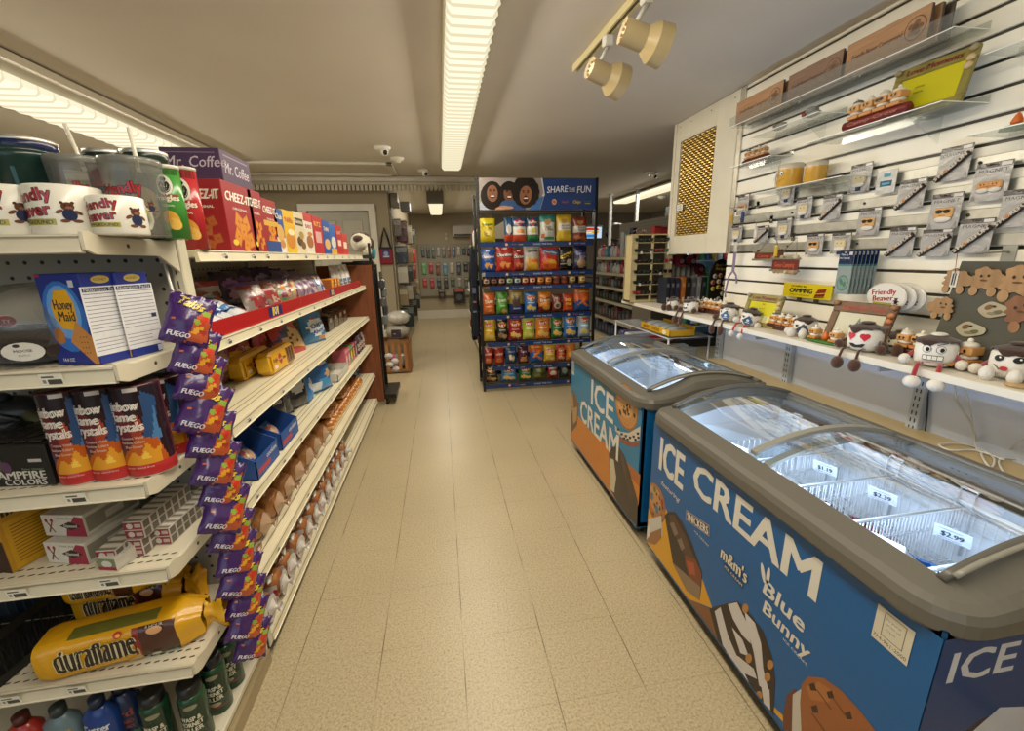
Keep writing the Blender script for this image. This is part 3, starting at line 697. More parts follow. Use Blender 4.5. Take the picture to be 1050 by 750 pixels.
# ------------------------------------------------------------------ ice cream chest freezers
FXF = .905; FXB = 1.565
BLUE = '0f6fa8'
def arc(x): return .868-.72*(x-1.275)**2
def freezer(y0, y1, label, dec_front, dec_end, edgecols):
    yc = (y0+y1)/2; root = thing('ice_cream_freezer', label, 'freezer', ((FXF+FXB)/2, yc, 0), 'chest freezers')
    b = MB('gloss', '17629a'); xf = FXF+.012; t_ = .03
    ys, ye = y0+.012, y1-.012
    b.box(xf, FXB-.012, ys, ys+t_, .07, .735, b=.006); b.box(xf, FXB-.012, ye-t_, ye, .07, .735, b=.006)
    b.box(xf, xf+t_, ys, ye, .07, .735, b=.006); b.box(FXB-.012-t_, FXB-.012, ys, ye, .07, .735, 'd8d8d4', b=.006); b.box(xf, FXB-.012, ys, ye, .07, .10)
    body = b.build('cabinet', root)
    f = MB('gloss', '17629a'); fn = lambda u, v, o=0: (xf-.001-o, ye-u, v)      # u runs from the far end towards the camera
    f.deco(fn, dec_front)
    f.build('printed_front', body)
    if dec_end:
        f = MB('gloss', '1a4f8c'); fn2 = lambda u, v, o=0: (xf+u, ys-.001-o, v); f.deco(fn2, dec_end); f.build('printed_end', body)
    k = MB('plastic', '1d1c1a'); k.box(xf+.03, FXB-.04, y0+.03, y1-.03, .045, .07)
    k.build('plinth', root)
    for x in (xf+.06, FXB-.08):
        for y in (y0+.08, y1-.08):
            c = MB('plastic', '1d1c1a'); c.lathe([(.02, -.012), (.024, -.010), (.024, .010), (.02, .012)], 14, o=(x, y, .0245), axis='x'); c.build('caster', root)
    # white tub
    tb = MB('enamel', 'e9edf2'); X0, X1, Y0, Y1 = FXF+.075, FXB-.05, y0+.055, y1-.055; zt, zb = .775, .26
    def ring(z, d_): return [(X0+d_, Y0+d_, z), (X1-d_, Y0+d_, z), (X1-d_, Y1-d_, z), (X0+d_, Y1-d_, z)]
    vs = ring(zt, 0)+ring(.70, 0)+ring(.695, .012)+ring(zb, .02)
    tb.raw(vs, [(4*a+i, 4*a+(i+1) % 4, 4*a+4+(i+1) % 4, 4*a+4+i) for a in range(3) for i in range(4)]+[(12, 13, 14, 15)])
    tb.build('liner', root)
    # grey rim: front lip, back rail, arched end caps
    GREY = '625f57'
    rm = MB('plastic', GREY)
    # front lip: flat sloped top, rounded nose, skirt
    prof = [(FXF+.014, .712), (FXF-.004, .716), (FXF-.012, .726), (FXF-.012, .756), (FXF-.004, .772), (FXF+.015, .782), (FXF+.07, .797), (FXF+.078, .790), (FXF+.078, .74)]
    wt = (0, 0, 0, .25, .6, .9, 1, 1, .6)
    n = len(prof); vs = []; fs = []
    ysamp = [y1-.085, y0+.085]
    for y in ysamp:
        for x, z in prof: vs.append((x, y, z))
    fs = [(i, i+1, n+i+1, n+i) for i in range(n-1)]
    rm.raw(vs, fs, smooth=False)
    for (yo, sg) in ((y0, 1), (y1, -1)):
        # corner sweep from front to end
        vs = []; fs = []; K = 7
        cx, cy = FXF+.085, yo+sg*.085
        for k_ in range(K):
            a = PI/2*k_/(K-1)
            for x, z in prof:
                rr = cx-x    # distance outward of the corner centre
                vs.append((cx-rr*math.cos(a), cy-sg*rr*math.sin(a), z))
        for k_ in range(K-1):
            for i in range(n-1): fs.append((k_*n+i, k_*n+i+1, (k_+1)*n+i+1, (k_+1)*n+i))
        rm.raw(vs, fs, smooth=False)
        # arched end cap
        xs = [FXF+.085+(FXB-.012-FXF-.085)*k_/20 for k_ in range(21)]; vs = []; fs = []; m2 = n
        for x in xs:
            q = max(0, arc(x)-.795)*min(1, (x-xs[0])/.2)
            vs += [(x, yo+sg*(px_-FXF), pz+wt[i]*q) for i, (px_, pz) in enumerate(prof)]
        for k_ in range(20):
            for i in range(m2-1): fs.append((k_*m2+i, k_*m2+i+1, (k_+1)*m2+i+1, (k_+1)*m2+i))
        fs.append(tuple(20*m2+i for i in range(m2)))
        rm.raw(vs, fs, smooth=False)
    hb_ = arc(FXB-.02)
    rm.box(FXB-.05, FXB, y0, y1, .70, hb_+.002, b=.008); rm.box(FXB-.045, FXB-.015, y0+.02, y1-.02, hb_, hb_+.012, '5f5c54', b=.004)
    rm.build('rim', root)
    # curved end trims sticking up, dark inner edge
    for (yo, sg) in ((y0, 1), (y1, -1)):
        tr_ = MB('plastic', '5c5a54'); xs = [FXF+.06+(FXB-.03-FXF-.06)*k_/24 for k_ in range(25)]
        tr_.tube([(x, yo+sg*.070, arc(x)+.004*min(1, (x-xs[0])/.15)) for x in xs], .010, 6); tr_.build('end_trim', root)
    # two sliding curved glass lids
    ym = y0+(y1-y0)*.51
    for (a, b_, dz, nm) in ((y0+.06, ym+.03, .004, 'near'), (ym-.03, y1-.06, -.012, 'far')):
        lid = MB('glass', 'e6f1fb'); xs = [FXF+.075+(FXB-.05-FXF-.075)*k_/24 for k_ in range(25)]; vs = []; fs = []
        for x in xs:
            for y in (a, b_): vs.append((x, y, arc(x)+dz-.006))
        fs = [(2*i, 2*i+1, 2*i+3, 2*i+2) for i in range(24)]
        lid.raw(vs, fs, smooth=True); lo = lid.build('sliding_lid', root)
        fr_ = MB('plastic', '8b8980')
        yy = b_ if nm == 'near' else a
        fr_.raw([p for x in xs for p in ((x, yy-.012, arc(x)+dz-.008), (x, yy-.012, arc(x)+dz+.004), (x, yy+.012, arc(x)+dz+.004), (x, yy+.012, arc(x)+dz-.008))], [(4*i+j, 4*i+(j+1) % 4, 4*i+4+(j+1) % 4, 4*i+4+j) for i in range(24) for j in range(4)]+[(0, 1, 2, 3), (96, 97, 98, 99)])
        fr_.build('lid_frame', lo)
        if nm == 'near':
            ed = MB('plastic', '8b8980'); yy = a
            ed.tube([(x, yy, arc(x)+dz) for x in xs], .007, 5); ed.build('lid_frame', lo)
    # light strip inside under the front rim
    ls = MB('lamp1.60', 'dfeaff'); ls.box(FXF+.076, FXF+.084, Y0+.02, Y1-.02, .742, .752); ls.build('light_strip', root)
    area('freezer_light', (FXF+.10, yc, .745), (0, math.radians(-118), 0), .02, y1-y0-.16, 6, (.62, .78, 1.0))
    return root
def cookie(u, v, ru, rv, rot=0, base='b9824a', chip='3c2415', n=9, seed=1):
    R = random.Random(seed); o = [('e', u, v, ru, rv, mixh(base, '5a3a1c', .45), rot), ('e', u, v+rv*.04, ru*.93, rv*.93, base, rot), ('e', u-ru*.1, v+rv*.15, ru*.7, rv*.65, mixh(base, 'e6c08a', .35), rot)]
    for k in range(n):
        a = R.uniform(0, 6.28); q = R.uniform(.15, .8); o.append(('e', u+ru*q*math.cos(a), v+rv*q*math.sin(a), ru*R.uniform(.06, .13), rv*R.uniform(.05, .11), chip, R.uniform(0, 3)))
    for k in range(10):
        a = R.uniform(0, 6.28); q = R.uniform(.2, .85); o.append(('e', u+ru*q*math.cos(a), v+rv*q*math.sin(a), ru*R.uniform(.03, .1), rv*R.uniform(.02, .05), mixh(base, '6a4520', .5), R.uniform(0, 3)))
    return o
YN1 = 1.69-.012; Lf = 1.156
# print of the near freezer: u = 1.678 - y
T = 't'
near = [('r', 0, .08, 1.156, .715, '055a9a'),
  ('p', [(0, .45), (.03, .42), (.30, .19), (.46, .10), (.6, .082), (0, .082)], 'e3a81c'),
  ('p', [(.50, .16), (.60, .13), (.80, .082), (.40, .082)], 'e3a81c')]
xq = FXF+.011
def Q(ye, ox, oy, sc, pts, col):     # print outlines read off the photograph, laid on the front panel
    o = []
    for a, b in pts:
        p = at(0, xq, ox+a/sc, oy+b/sc); o.append((min(max(ye-p.y, 0), 1.156), min(max(p.z, .082), .715)))
    return ('p', o, col)
q = lambda pts, col: Q(1.678, 640, 430, 2.343, pts, col)
near = near[:1]+[q([(38, 100), (60, 150), (95, 205), (190, 390), (212, 455), (150, 468), (38, 290)], 'd69c14'), q([(205, 575), (250, 635), (300, 668), (385, 715), (420, 770), (300, 770)], 'd69c14')]
near += cookie(.062, .335, .088, .092, 0, 'a86c3c', '5a3a1c', 9, 3)
near += [('e', .02, .345, .014, .02, '3f6f8e'), ('e', .075, .31, .016, .02, '3f6f8e'), ('e', .115, .37, .013, .016, '9a3a2a'), ('e', .045, .395, .013, .014, '4a7a3a'),
  q([(34, 232), (60, 240), (90, 232), (92, 280), (75, 302), (34, 285)], 'c9c4bc'), q([(34, 262), (60, 275), (90, 262), (90, 285), (75, 302), (34, 288)], '96653a'), q([(40, 245), (60, 250), (62, 280), (44, 276)], 'dedad4')]
near += [q([(98, 232), (106, 222), (122, 223), (138, 245), (160, 290), (188, 368), (186, 400), (182, 436), (150, 412), (118, 348), (108, 290)], '2c1a14'), q([(106, 230), (120, 230), (150, 285), (176, 350), (150, 335), (122, 280)], '4d362c'),
  q([(146, 326), (172, 338), (186, 370), (184, 404), (160, 385), (148, 350)], '7a3a22'), q([(150, 340), (168, 346), (172, 376), (158, 372)], 'a84a2c'), q([(118, 346), (148, 372), (184, 404), (182, 436), (150, 412)], '8a7258'), q([(110, 250), (120, 248), (130, 275), (122, 282)], '7a6658'), q([(128, 290), (138, 286), (146, 310), (138, 316)], '7a6658')]
near += [q([(150, 467), (205, 455), (232, 500), (240, 575), (225, 590), (180, 520)], '80522e'), q([(205, 455), (240, 445), (272, 437), (305, 470), (335, 510), (356, 570), (364, 625), (360, 712), (330, 700), (290, 662), (250, 612), (222, 555)], '2c1c18')]
near += [q(p_, 'cdc8c6') for p_ in ([(218, 462), (232, 452), (250, 520), (285, 600), (300, 640), (270, 615), (238, 545)], [(250, 445), (272, 440), (300, 500), (305, 540), (285, 520), (262, 480)], [(290, 462), (315, 490), (330, 540), (335, 600), (350, 660), (325, 640), (312, 560), (296, 500)], [(245, 560), (275, 570), (312, 600), (320, 625), (280, 610)], [(330, 640), (350, 650), (352, 700), (335, 690)], [(260, 500), (285, 530), (300, 570), (280, 562)])]
near += [q([(q0+8*math.cos(a), q1+12*math.sin(a)) for a in [k*.7 for k in range(9)]], 'b07c44') for q0, q1 in ((300, 575), (292, 455), (345, 620), (325, 665), (352, 590))]
q3 = lambda pts, col: Q(1.678, 800, 550, 3.752, pts, col)
near += [q3([(12, 690), (28, 610), (60, 585), (70, 760), (10, 760)], '6a3822'), q3([(50, 610), (82, 588), (92, 770), (46, 770)], 'c4bcb0'), q3([(78, 640), (84, 570), (110, 540), (170, 546), (235, 592), (300, 660), (365, 745), (370, 790), (85, 790)], '97592f'),
  q3([(100, 580), (150, 560), (210, 600), (190, 640), (120, 630)], 'a86a3a')]+[q3([(a, b), (a+22, b-6), (a+30, b+26), (a+8, b+24)], '3a2014') for a, b in ((112, 570), (120, 655), (250, 680), (180, 600))]+[q3([(a, b), (a+5, b), (a+60, b+75), (a+55, b+78)], '6a3c20') for a, b in ((140, 590), (200, 620), (120, 680))]
near += [(T, 'ICE', .165, .592, .150, 'd8d6cc', dict(w=.185, bold=.03)), (T, 'CREAM', .61, .620, .120, 'd8d6cc', dict(w=.56, bold=.03)),
  (T, 'featuring', .175, .462, .022, 'd8d6cc', dict(w=.15, shear=.25)),
  ('p', [(.30, .452), (.45, .482), (.455, .438), (.30, .408)], '8a8a94'), ('p', [(.305, .446), (.446, .475), (.45, .442), (.305, .413)], '4a2430'), (T, 'SNICKERS', .377, .444, .030, 'd8d6cc', dict(w=.135, bold=.03, rot=.18)), (T, 'ICE CREAM', .41, .400, .008, 'd8d6cc', dict(w=.09)),
  (T, "m&m's", .59, .432, .048, '1a1410', dict(w=.13, bold=.10)), (T, "m&m's", .59, .432, .048, 'd8d2c4', dict(w=.13, bold=.035)), ('r', .545, .378, .645, .400, '0a3a6a'), (T, 'ICE CREAM', .595, .389, .010, 'd8d6cc', dict(w=.09)),
  (T, 'Blue', .80, .465, .050, 'd8d6cc', dict(w=.15, bold=.03, shear=.1)), (T, 'Bunny', .82, .400, .045, 'd8d6cc', dict(w=.17, bold=.03, shear=.1)), ('e', .715, .50, .008, .03, 'd8d6cc', .35), ('e', .735, .505, .007, .03, 'd8d6cc', 0), (T, 'ICE CREAM', .86, .362, .008, 'd8d6cc', dict(w=.08)),
  ('r', 1.035, .60, 1.112, .688, 'cfc8b4'), ('r', 1.052, .622, 1.098, .682, '7a7668'), ('r', 1.054, .624, 1.096, .680, 'cfc8b4'), (T, 'For prompt', 1.073, .668, .006, '6a665c', dict(w=.03)), (T, 'service call', 1.073, .656, .006, '6a665c', dict(w=.032)), (T, 'Cream', 1.07, .643, .006, '6a665c', dict(w=.02)), (T, '774-961-2000', 1.073, .612, .009, '4a463c', dict(w=.07))]
near_end = [('r', 0, .08, .62, .715, '173e78'), (T, 'ICE CREAM', .37, .635, .085, 'c9ccd4', dict(w=.66, bold=.035)),
  ('e', .22, .36, .14, .13, '2f2430'), ('p', [(.12, .42), (.2, .50), (.3, .48), (.34, .40), (.24, .42)], 'c8ccd6'), ('p', [(.1, .34), (.18, .38), (.26, .30), (.33, .33), (.3, .27), (.2, .28)], 'c8ccd6'), ('e', .42, .30, .1, .11, '8a4a2a')]
near_end[1] = (T, 'ICE CREAM', .325, .64, .075, 'c9ccd4', dict(w=.58, bold=.022))
freezer(.51, 1.69, 'nearer blue chest freezer with large ICE CREAM lettering in one line', clip(near), clip(near_end, .082, .62), None)
# far freezer: u = 2.938 - y
qf = lambda pts, col: Q(2.938, 570, 330, 3.26, pts, col)
far = [('r', 0, .08, 1.136, .715, '0c78a6'), qf([(38, 262), (70, 310), (120, 370), (180, 418), (285, 520), (285, 620), (252, 700), (38, 395)], 'c9781c'), qf([(180, 418), (285, 515), (285, 560), (195, 450)], 'a85c22')]
far += [qf([(38, 232), (60, 228), (76, 275), (72, 345), (52, 372), (38, 372)], '6a4a30'), qf([(40, 240), (55, 236), (60, 280), (45, 300)], 'a8845a'), qf([(55, 290), (72, 285), (70, 330), (58, 345)], 'b08c5c'), qf([(42, 310), (52, 320), (50, 360), (40, 350)], '3a2820')]
c0 = Q(2.938, 570, 330, 3.26, [(234, 285)], 'x')[1][0]; far += cookie(c0[0], c0[1], .145, .125, 0, 'b9824a', '3c2415', 10, 5)
far += [qf([(198, 345), (215, 368), (245, 372), (283, 350), (281, 395), (255, 402), (222, 388), (200, 365)], 'c8c0b2')]+[qf([(a, b), (a+9, b+1), (a+8, b+9), (a+1, b+8)], '221814') for a, b in ((204, 356), (216, 372), (230, 378), (244, 384), (256, 380), (270, 370), (262, 390), (224, 386), (272, 384), (236, 390))]
far += [qf([(203, 372), (225, 394), (255, 406), (280, 400), (276, 418), (245, 418), (215, 400)], '8a4a34')]
far += [qf([(178, 440), (190, 418), (212, 420), (228, 445), (245, 495), (274, 600), (276, 692), (242, 682), (205, 620), (182, 560)], '2b1f1a'), qf([(180, 455), (194, 462), (202, 520), (196, 572), (183, 562)], 'c8bca4'), qf([(215, 440), (226, 450), (240, 520), (228, 505)], '4a3a30'), qf([(235, 520), (250, 545), (262, 610), (246, 590)], '3f3028')]
far += [(T, 'ICE', .615, .598, .165, 'dcdad0', dict(w=.36, bold=.022)), (T, 'CREAM', .555, .405, .155, 'dcdad0', dict(w=.66, bold=.022)), ('r', .01, .60, .07, .70, 'c9ccc8'), ('r', .018, .62, .062, .69, '8a9aa8')]
freezer(1.79, 2.95, 'farther blue and orange chest freezer with ICE CREAM in two lines', clip(far, .082, 1.136), None, None)
# ------------------------------------------------------------------ products
def ey(y, px0, py0, px1, py1):
    pm = (py0+py1)/2; pc = (px0+px1)/2
    a = at(1, y, px0, pm).x; b = at(1, y, px1, pm).x
    return (a+b)/2, abs(b-a), at(1, y, pc, py0).z, at(1, y, pc, py1).z
def ex(x, px0, py0, px1, py1):
    pm = (py0+py1)/2; pc = (px0+px1)/2
    a = at(0, x, px0, pm).y; b = at(0, x, px1, pm).y
    return (a+b)/2, abs(b-a), at(0, x, pc, py0).z, at(0, x, pc, py1).z

def beaver(u, v, k, navy='1f2a4a'):
    return [('e', u, v+.30*k, .30*k, .26*k, '5a3322'), ('e', u-.24*k, v+.52*k, .09*k, .09*k, '4a2a1c'), ('e', u+.24*k, v+.52*k, .09*k, .09*k, '4a2a1c'), ('e', u+.05*k, v+.22*k, .16*k, .11*k, '8a5a40'),
            ('e', u+.02*k, v-.18*k, .34*k, .36*k, navy), ('e', u-.42*k, v+.0*k, .2*k, .10*k, '6a4030', .5), ('e', u+.44*k, v-.05*k, .2*k, .10*k, '6a4030', -.6), ('e', u-.25*k, v-.55*k, .22*k, .10*k, '6a4030'), ('e', u+.32*k, v-.55*k, .24*k, .10*k, '6a4030'),
            ('e', u-.1*k, v+.36*k, .03*k, .04*k, '0f0a08'), ('e', u+.1*k, v+.36*k, .03*k, .04*k, '0f0a08')]
def camp_logo(u, v, s_, r_=0):
    o = [('t', 'Friendly', u-.1*s_, v+.28*s_, .26*s_, 'a8303a', dict(w=1.25*s_, bold=.03, outline=('2a1512', .07), rot=.12)),
         ('t', 'Beaver', u-.08*s_, v-.05*s_, .27*s_, 'a8303a', dict(w=1.05*s_, bold=.03, outline=('2a1512', .07), rot=.10)),
         ('r', u-.62*s_, v-.38*s_, u+.50*s_, v-.24*s_, 'a8a04a'), ('t', 'CAMPGROUND', u-.06*s_, v-.31*s_, .09*s_, '3a3a1c', dict(w=1.0*s_, bold=.02))]
    return o
# --- top of the end cap: mugs, cups, cans
zt = EZ[0]+.001
def mug(px0, py0, px1, py1, y, label, hand=True, a=0.0):
    xc, w_, z1, z0 = ey(y, px0, py0, px1, py1); r = w_/2; h = z1-EZ[0]
    root = thing('mug', label, 'mug', (xc, y, zt), 'campground mugs on the top shelf')
    mb = MB('gloss', 'e2ded2'); mb.lathe([(r*.96, 0), (r, .004), (r, h-.002), (r-.002, h), (r-.004, h-.003), (r-.004, .006), (0, .006)], 36, o=(xc, y, zt))
    fn = cyl_fn(r, -PI/2+a, (xc, y, zt)); k = h*.86
    mb.deco(fn, camp_logo(-.020, h*.52, k)+beaver(.046, h*.46, .034), mk='gloss', curved=True); mb.build('body', root)
    hb = MB('gloss', 'e2ded2'); aa = a-PI/2+2.6; c_, s_ = math.cos(aa), math.sin(aa)
    hb.tube([(xc+(r-.004+rr)*c_, y+(r-.004+rr)*s_, zt+h*q) for rr, q in ((0, .82), (.018, .84), (.030, .68), (.032, .45), (.024, .25), (0, .18))], .005, 8); hb.build('handle', root)
mug(-22, 193, 50, 243, 1.13, 'white campground mug cut by the left edge of the photo', a=.15)
mug(36, 193, 104, 244, 1.13, 'white campground mug in the middle of the three on the top shelf', a=-.1)
mug(97, 203, 148, 247, 1.13, 'smallest looking white campground mug, at the right end of the three', a=.25)
def cupthing(px0, py0, px1, py1, y, label, body, dec=(), straw=None, lid=None, name='plastic_tumbler', mk='gloss', z0=zt, taper=.85, cat='tumbler', group=None, lidc='d9d6cc'):
    xc, w_, z1, _ = ey(y, px0, py0, px1, py1); r = w_/2; h = z1-z0
    root = thing(name, label, cat, (xc, y, z0), group)
    mb = MB(mk, body); r0 = r*taper
    if mk == 'frost': mb.lathe([(r0, 0), (r, h*.9), (r, h)], 32, o=(xc, y, z0)); mb.lathe([(0, .004), (r0, .004)], 32, 'b8b4a8', 'gloss', o=(xc, y, z0), caps=False); mb.lathe([(r*.99, h*.9), (r*1.03, h*.91), (r*1.03, h*.97), (r*.99, h)], 32, 'cfcdc4', 'frost', o=(xc, y, z0)); mb.lathe([(0, h*.97), (r, h*.97)], 32, 'cfcdc4', 'frost', o=(xc, y, z0), caps=False)
    else: mb.lathe([(r0, 0), (r, h*.9), (r*1.03, h*.92), (r*1.03, h*.985), (r*.97, h)], 32, o=(xc, y, z0))
    if dec:
        tp = (r-r0)/(h*.9); fn = cyl_fn(r0, -PI/2, (xc, y, z0), tp); mb.deco(fn, dec(h, r), mk='gloss', curved=True)
    mb.build('cup', root)
    if lid:
        l_ = MB('metal' if lid == 'metal' else 'gloss', lidc); l_.lathe([(r*1.02, h-.006), (r*1.04, h-.004), (r*1.04, h+.004), (r*.96, h+.005), (r*.94, h+.001), (0, h+.001)], 32, o=(xc, y, z0)); l_.build('lid', root)
    if straw:
        s_ = MB('gloss', 'd8d2be'); a = at(1, y, straw[0], straw[1]); b_ = at(1, y, straw[2], straw[3]); s_.tube([a, b_, b_+(b_-a)*.35], .0045, 8); s_.build('straw', root)
    return root
tumb = lambda h, r: [('t', 'Friendly', -.004, h*.60, .024, 'a8303a', dict(w=r*1.5, bold=.03, outline=('2a1512', .07), rot=.1)), ('t', 'Beaver', 0, h*.44, .026, 'a8303a', dict(w=r*1.25, bold=.03, outline=('2a1512', .07), rot=.1)), ('r', -r*.8, h*.27, r*.7, h*.34, 'a8a04a')]+beaver(r*.85, h*.38, .018)
cupthing(60, 163, 118, 240, 1.235, 'clear plastic campground tumbler with a white straw, behind the mugs', 'f2f4f2', tumb, (66, 127, 82, 163), mk='frost', group='clear campground tumblers')
cupthing(112, 164, 168, 232, 1.20, 'clear plastic campground tumbler with straw nearest the corner post', 'f2f4f2', tumb, (132, 131, 140, 165), mk='frost', group='clear campground tumblers')
cupthing(0, 157, 62, 240, 1.23, 'dark green plastic tumbler with wide rim behind the leftmost mug', '10302c', lambda h, r: [('r', -r*.35, h*.3, -r*.2, h*.85, '2f5a56'), ('r', r*.3, h*.2, r*.42, h*.8, '1a4541')], taper=.8, lid='p', lidc='16302c')
can_lbl = lambda c1, c2, txt: (lambda h, r: [('r', -r*1.5, 0, r*1.5, h*.96, c1), ('r', -r*1.5, h*.72, r*1.5, h*.76, c2), ('t', txt, r*.3, h*.82, h*.10, 'd8d4c8', dict(w=r*1.1, bold=.03))])
cupthing(9, 146, 64, 240, 1.315, 'large navy coffee can with silver rim behind the green tumbler', '1c2450', can_lbl('1c2450', '6a6a8a', 'MAXWELL HOUSE'), lid='metal', name='coffee_can', taper=1, cat='can')
cupthing(99, 158, 140, 240, 1.32, 'dark coffee can with red patch behind the straws, left of its twin', '14201a', lambda h, r: [('r', -r*1.5, 0, r*1.5, h*.96, '16241c'), ('r', -r*.6, h*.6, r*.4, h*.95, 'a02830'), ('t', 'CLASSIC ROAST', r*.1, h*.5, .012, 'd8d4c8', dict(w=r*1.3))], lid='metal', name='coffee_can', taper=1, cat='can', group='dark coffee cans')
cupthing(136, 158, 177, 240, 1.32, 'dark green coffee can half hidden by the green chip tube', '14281c', lambda h, r: [('r', -r*1.5, 0, r*1.5, h*.96, '16301e'), ('t', '100% COLOMBIAN', r*.1, h*.85, .012, 'd8d4c8', dict(w=r*1.5, bold=.02)), ('e', 0, h*.4, r*.8, h*.2, 'a88a4a')], lid='metal', name='coffee_can', taper=1, cat='can', group='dark coffee cans')
def tube_chips(px0, py0, px1, py1, y, z0, base, food, label):
    xc, w_, z1, _ = ey(y, px0, py0, px1, py1); r = w_/2; h = z1-z0
    root = thing('chip_tube', label, 'chip tube', (xc, y, z0), 'tubes of chips')
    mb = MB('gloss', base); mb.lathe([(r, 0), (r, h-.008)], 32, o=(xc, y, z0)); fn = cyl_fn(r, -PI/2, (xc, y, z0))
    mb.deco(fn, [('r', -r*1.4, h*.86, r*1.4, h*.97, mixh(base, '000000', .3)), ('e', r*.15, h*.72, r*.62, h*.135, 'e6e2d4'), ('e', r*.15, h*.70, r*.44, h*.085, '17130f'), ('e', r*.15, h*.80, r*.22, h*.03, '17130f'), ('r', -r*.85, h*.53, r*1.1, h*.60, mixh(base, 'c02030', .6)),
      ('t', 'Pringles', r*.15, h*.555, h*.075, 'efe9d8', dict(w=r*1.9, bold=.05)), ('t', 'ORIGINAL', r*.2, h*.45, h*.03, 'efe9d8', dict(w=r*.9)), ('e', r*.2, h*.27, r*.62, h*.12, food, .6), ('e', r*.4, h*.20, r*.5, h*.09, mixh(food, 'f0d880', .4), .9), ('e', -r*.2, h*.16, r*.3, h*.05, mixh(base, 'ffffff', .25))], curved=True)
    mb.build('tube', root)
    MB('gloss', 'd9d4c4').lathe([(r*1.03, h-.010), (r*1.05, h-.004), (r*1.05, h-.001), (r*.9, h), (0, h-.002)], 32, o=(xc, y, z0)).build('lid', root)
tube_chips(163, 170, 188, 240, 1.30, zt, '3f8a34', 'd8a03a', 'green tube of chips standing on the end cap corner')
tube_chips(181, 172, 206, 250, 1.475, SZ[0]+.001, 'b3262a', 'd8963a', 'red tube of chips standing at the start of the cracker row')

# --- crackers and cereal row facing the aisle; local front is +x
def aisle_box(px0, py0, px1, py1, base, dec, label, depth=.075, name='cracker_box', cat='box', z=SZ[0]+.001, x=GX-.022, near=None, group='boxes in the row on top of the aisle shelving', mk='paper'):
    yc, w_, z1, _ = ex(x, px0, py0, px1, py1); h = z1-z; w_ = max(w_-.004, .03)
    mb = MB(mk, base); mb.box(-depth, 0, -w_/2, w_/2, 0, h, b=.0015, faces={'+z': mixh(base, 'd8d0c0', .5)})
    mb.deco(plane_fn((0, 0, 0), (0, 1, 0), (0, 0, 1)), dec(w_, h)); 
    if near: mb.deco(plane_fn((-depth/2, -w_/2, 0), (1, 0, 0), (0, 0, 1)), near(depth, h))
    return put(mb, name, (x, yc, z), label, cat, group=group)
RED = '9c1c22'
def cz(w_, h, c2='d98a2a', txt='CHEEZ-IT', base=RED):
    R = random.Random(int(w_*1e4)); o = [('t', txt, 0, h*.80, h*.13, 'ece6d8', dict(w=w_*.84, bold=.06, rot=.0, shear=.1)), ('t', 'ORIGINAL', 0, h*.63, h*.035, 'ece6d8', dict(w=w_*.5, bold=.03))]
    for k, (u, v, s_, a) in enumerate(((-.12, .45, .2, .3), (.14, .42, .2, -.4), (0, .30, .23, .7), (-.2, .22, .2, .1), (.22, .18, .2, 1.0), (.05, .10, .18, .4))):
        u *= w_; v *= h; q = s_*w_*.75
        pts = [(u+q*math.cos(a+t_), v+q*math.sin(a+t_)*1.1) for t_ in (0, PI/2, PI, 3*PI/2)]
        o += [('p', pts, mixh(c2, '8a3a12', .35)), ('p', [(u+(p-u)*.86, v+(q2-v)*.86) for p, q2 in pts], c2), ('e', u, v, q*.12, q*.12, mixh(c2, '6a2a10', .6))]
    o.append(('e', -.33*w_, .13*h, .09*w_, .045*h, 'e8c83a'))
    return o
aisle_box(186, 192, 209, 255, '7a1c24', lambda w_, h: cz(w_, h), 'rearmost dark red cracker box peeking beside the red chip tube', depth=.13, x=-.855, near=lambda w_, h: cz(w_, h, 'b5602a'))  # crackers on the near side darkened to stand for its shade
aisle_box(232, 191, 261, 256, RED, cz, 'large red cracker box standing nearest in the top row, next to the coffee maker box', depth=.135, near=lambda w_, h: cz(w_, h, 'b5602a'))  # shade of the near side painted in as darker crackers
aisle_box(258, 197, 271, 258, RED, cz, 'second red cracker box of the top row', depth=.10)
aisle_box(271, 206, 285.5, 259, RED, lambda w_, h: cz(w_, h)+[('r', -w_*.5, 0, w_*.5, h*.22, '2a4a8a'), ('r', -w_*.5, h*.5, w_*.5, h*.6, 'd8a83a')], 'red and blue cracker box with a yellow band, third in the top row', depth=.08)
aisle_box(283, 215, 292, 260, '2a52a0', lambda w_, h: [('r', -w_/2, 0, w_/2, h*.35, 'd8d4c8'), ('e', 0, h*.45, w_*.4, h*.2, 'd8a85a'), ('t', 'Club', 0, h*.83, h*.12, 'ece6d8', dict(w=w_*.7, bold=.04)), ('e', .1*w_, h*.2, w_*.3, h*.1, 'c98a4a')], 'blue and cream box of crackers in the top row', depth=.08)
aisle_box(292, 217, 303, 262, 'e0b41e', lambda w_, h: [('e', 0, h*.3, w_*.42, h*.2, 'c9832a'), ('t', 'Nilla', 0, h*.78, h*.12, 'b5232a', dict(w=w_*.7, bold=.04)), ('e', .1*w_, h*.5, w_*.3, h*.08, 'e8dcb0')], 'bright yellow wafer box in the top row', depth=.08)
aisle_box(303, 219, 313, 263, 'd8c9a8', lambda w_, h: [('e', -.1*w_, h*.3, w_*.3, h*.12, '5a3a22'), ('e', .2*w_, h*.2, w_*.25, h*.1, '7a5a32'), ('e', .1*w_, h*.45, w_*.25, h*.1, 'a88a4a'), ('r', -w_*.4, h*.68, w_*.4, h*.86, '4a3a2a'), ('t', 'GRANOLA', 0, h*.77, h*.08, 'e8dcb0', dict(w=w_*.7, bold=.03))], 'cream coloured box with brown granola picture in the top row', depth=.06)
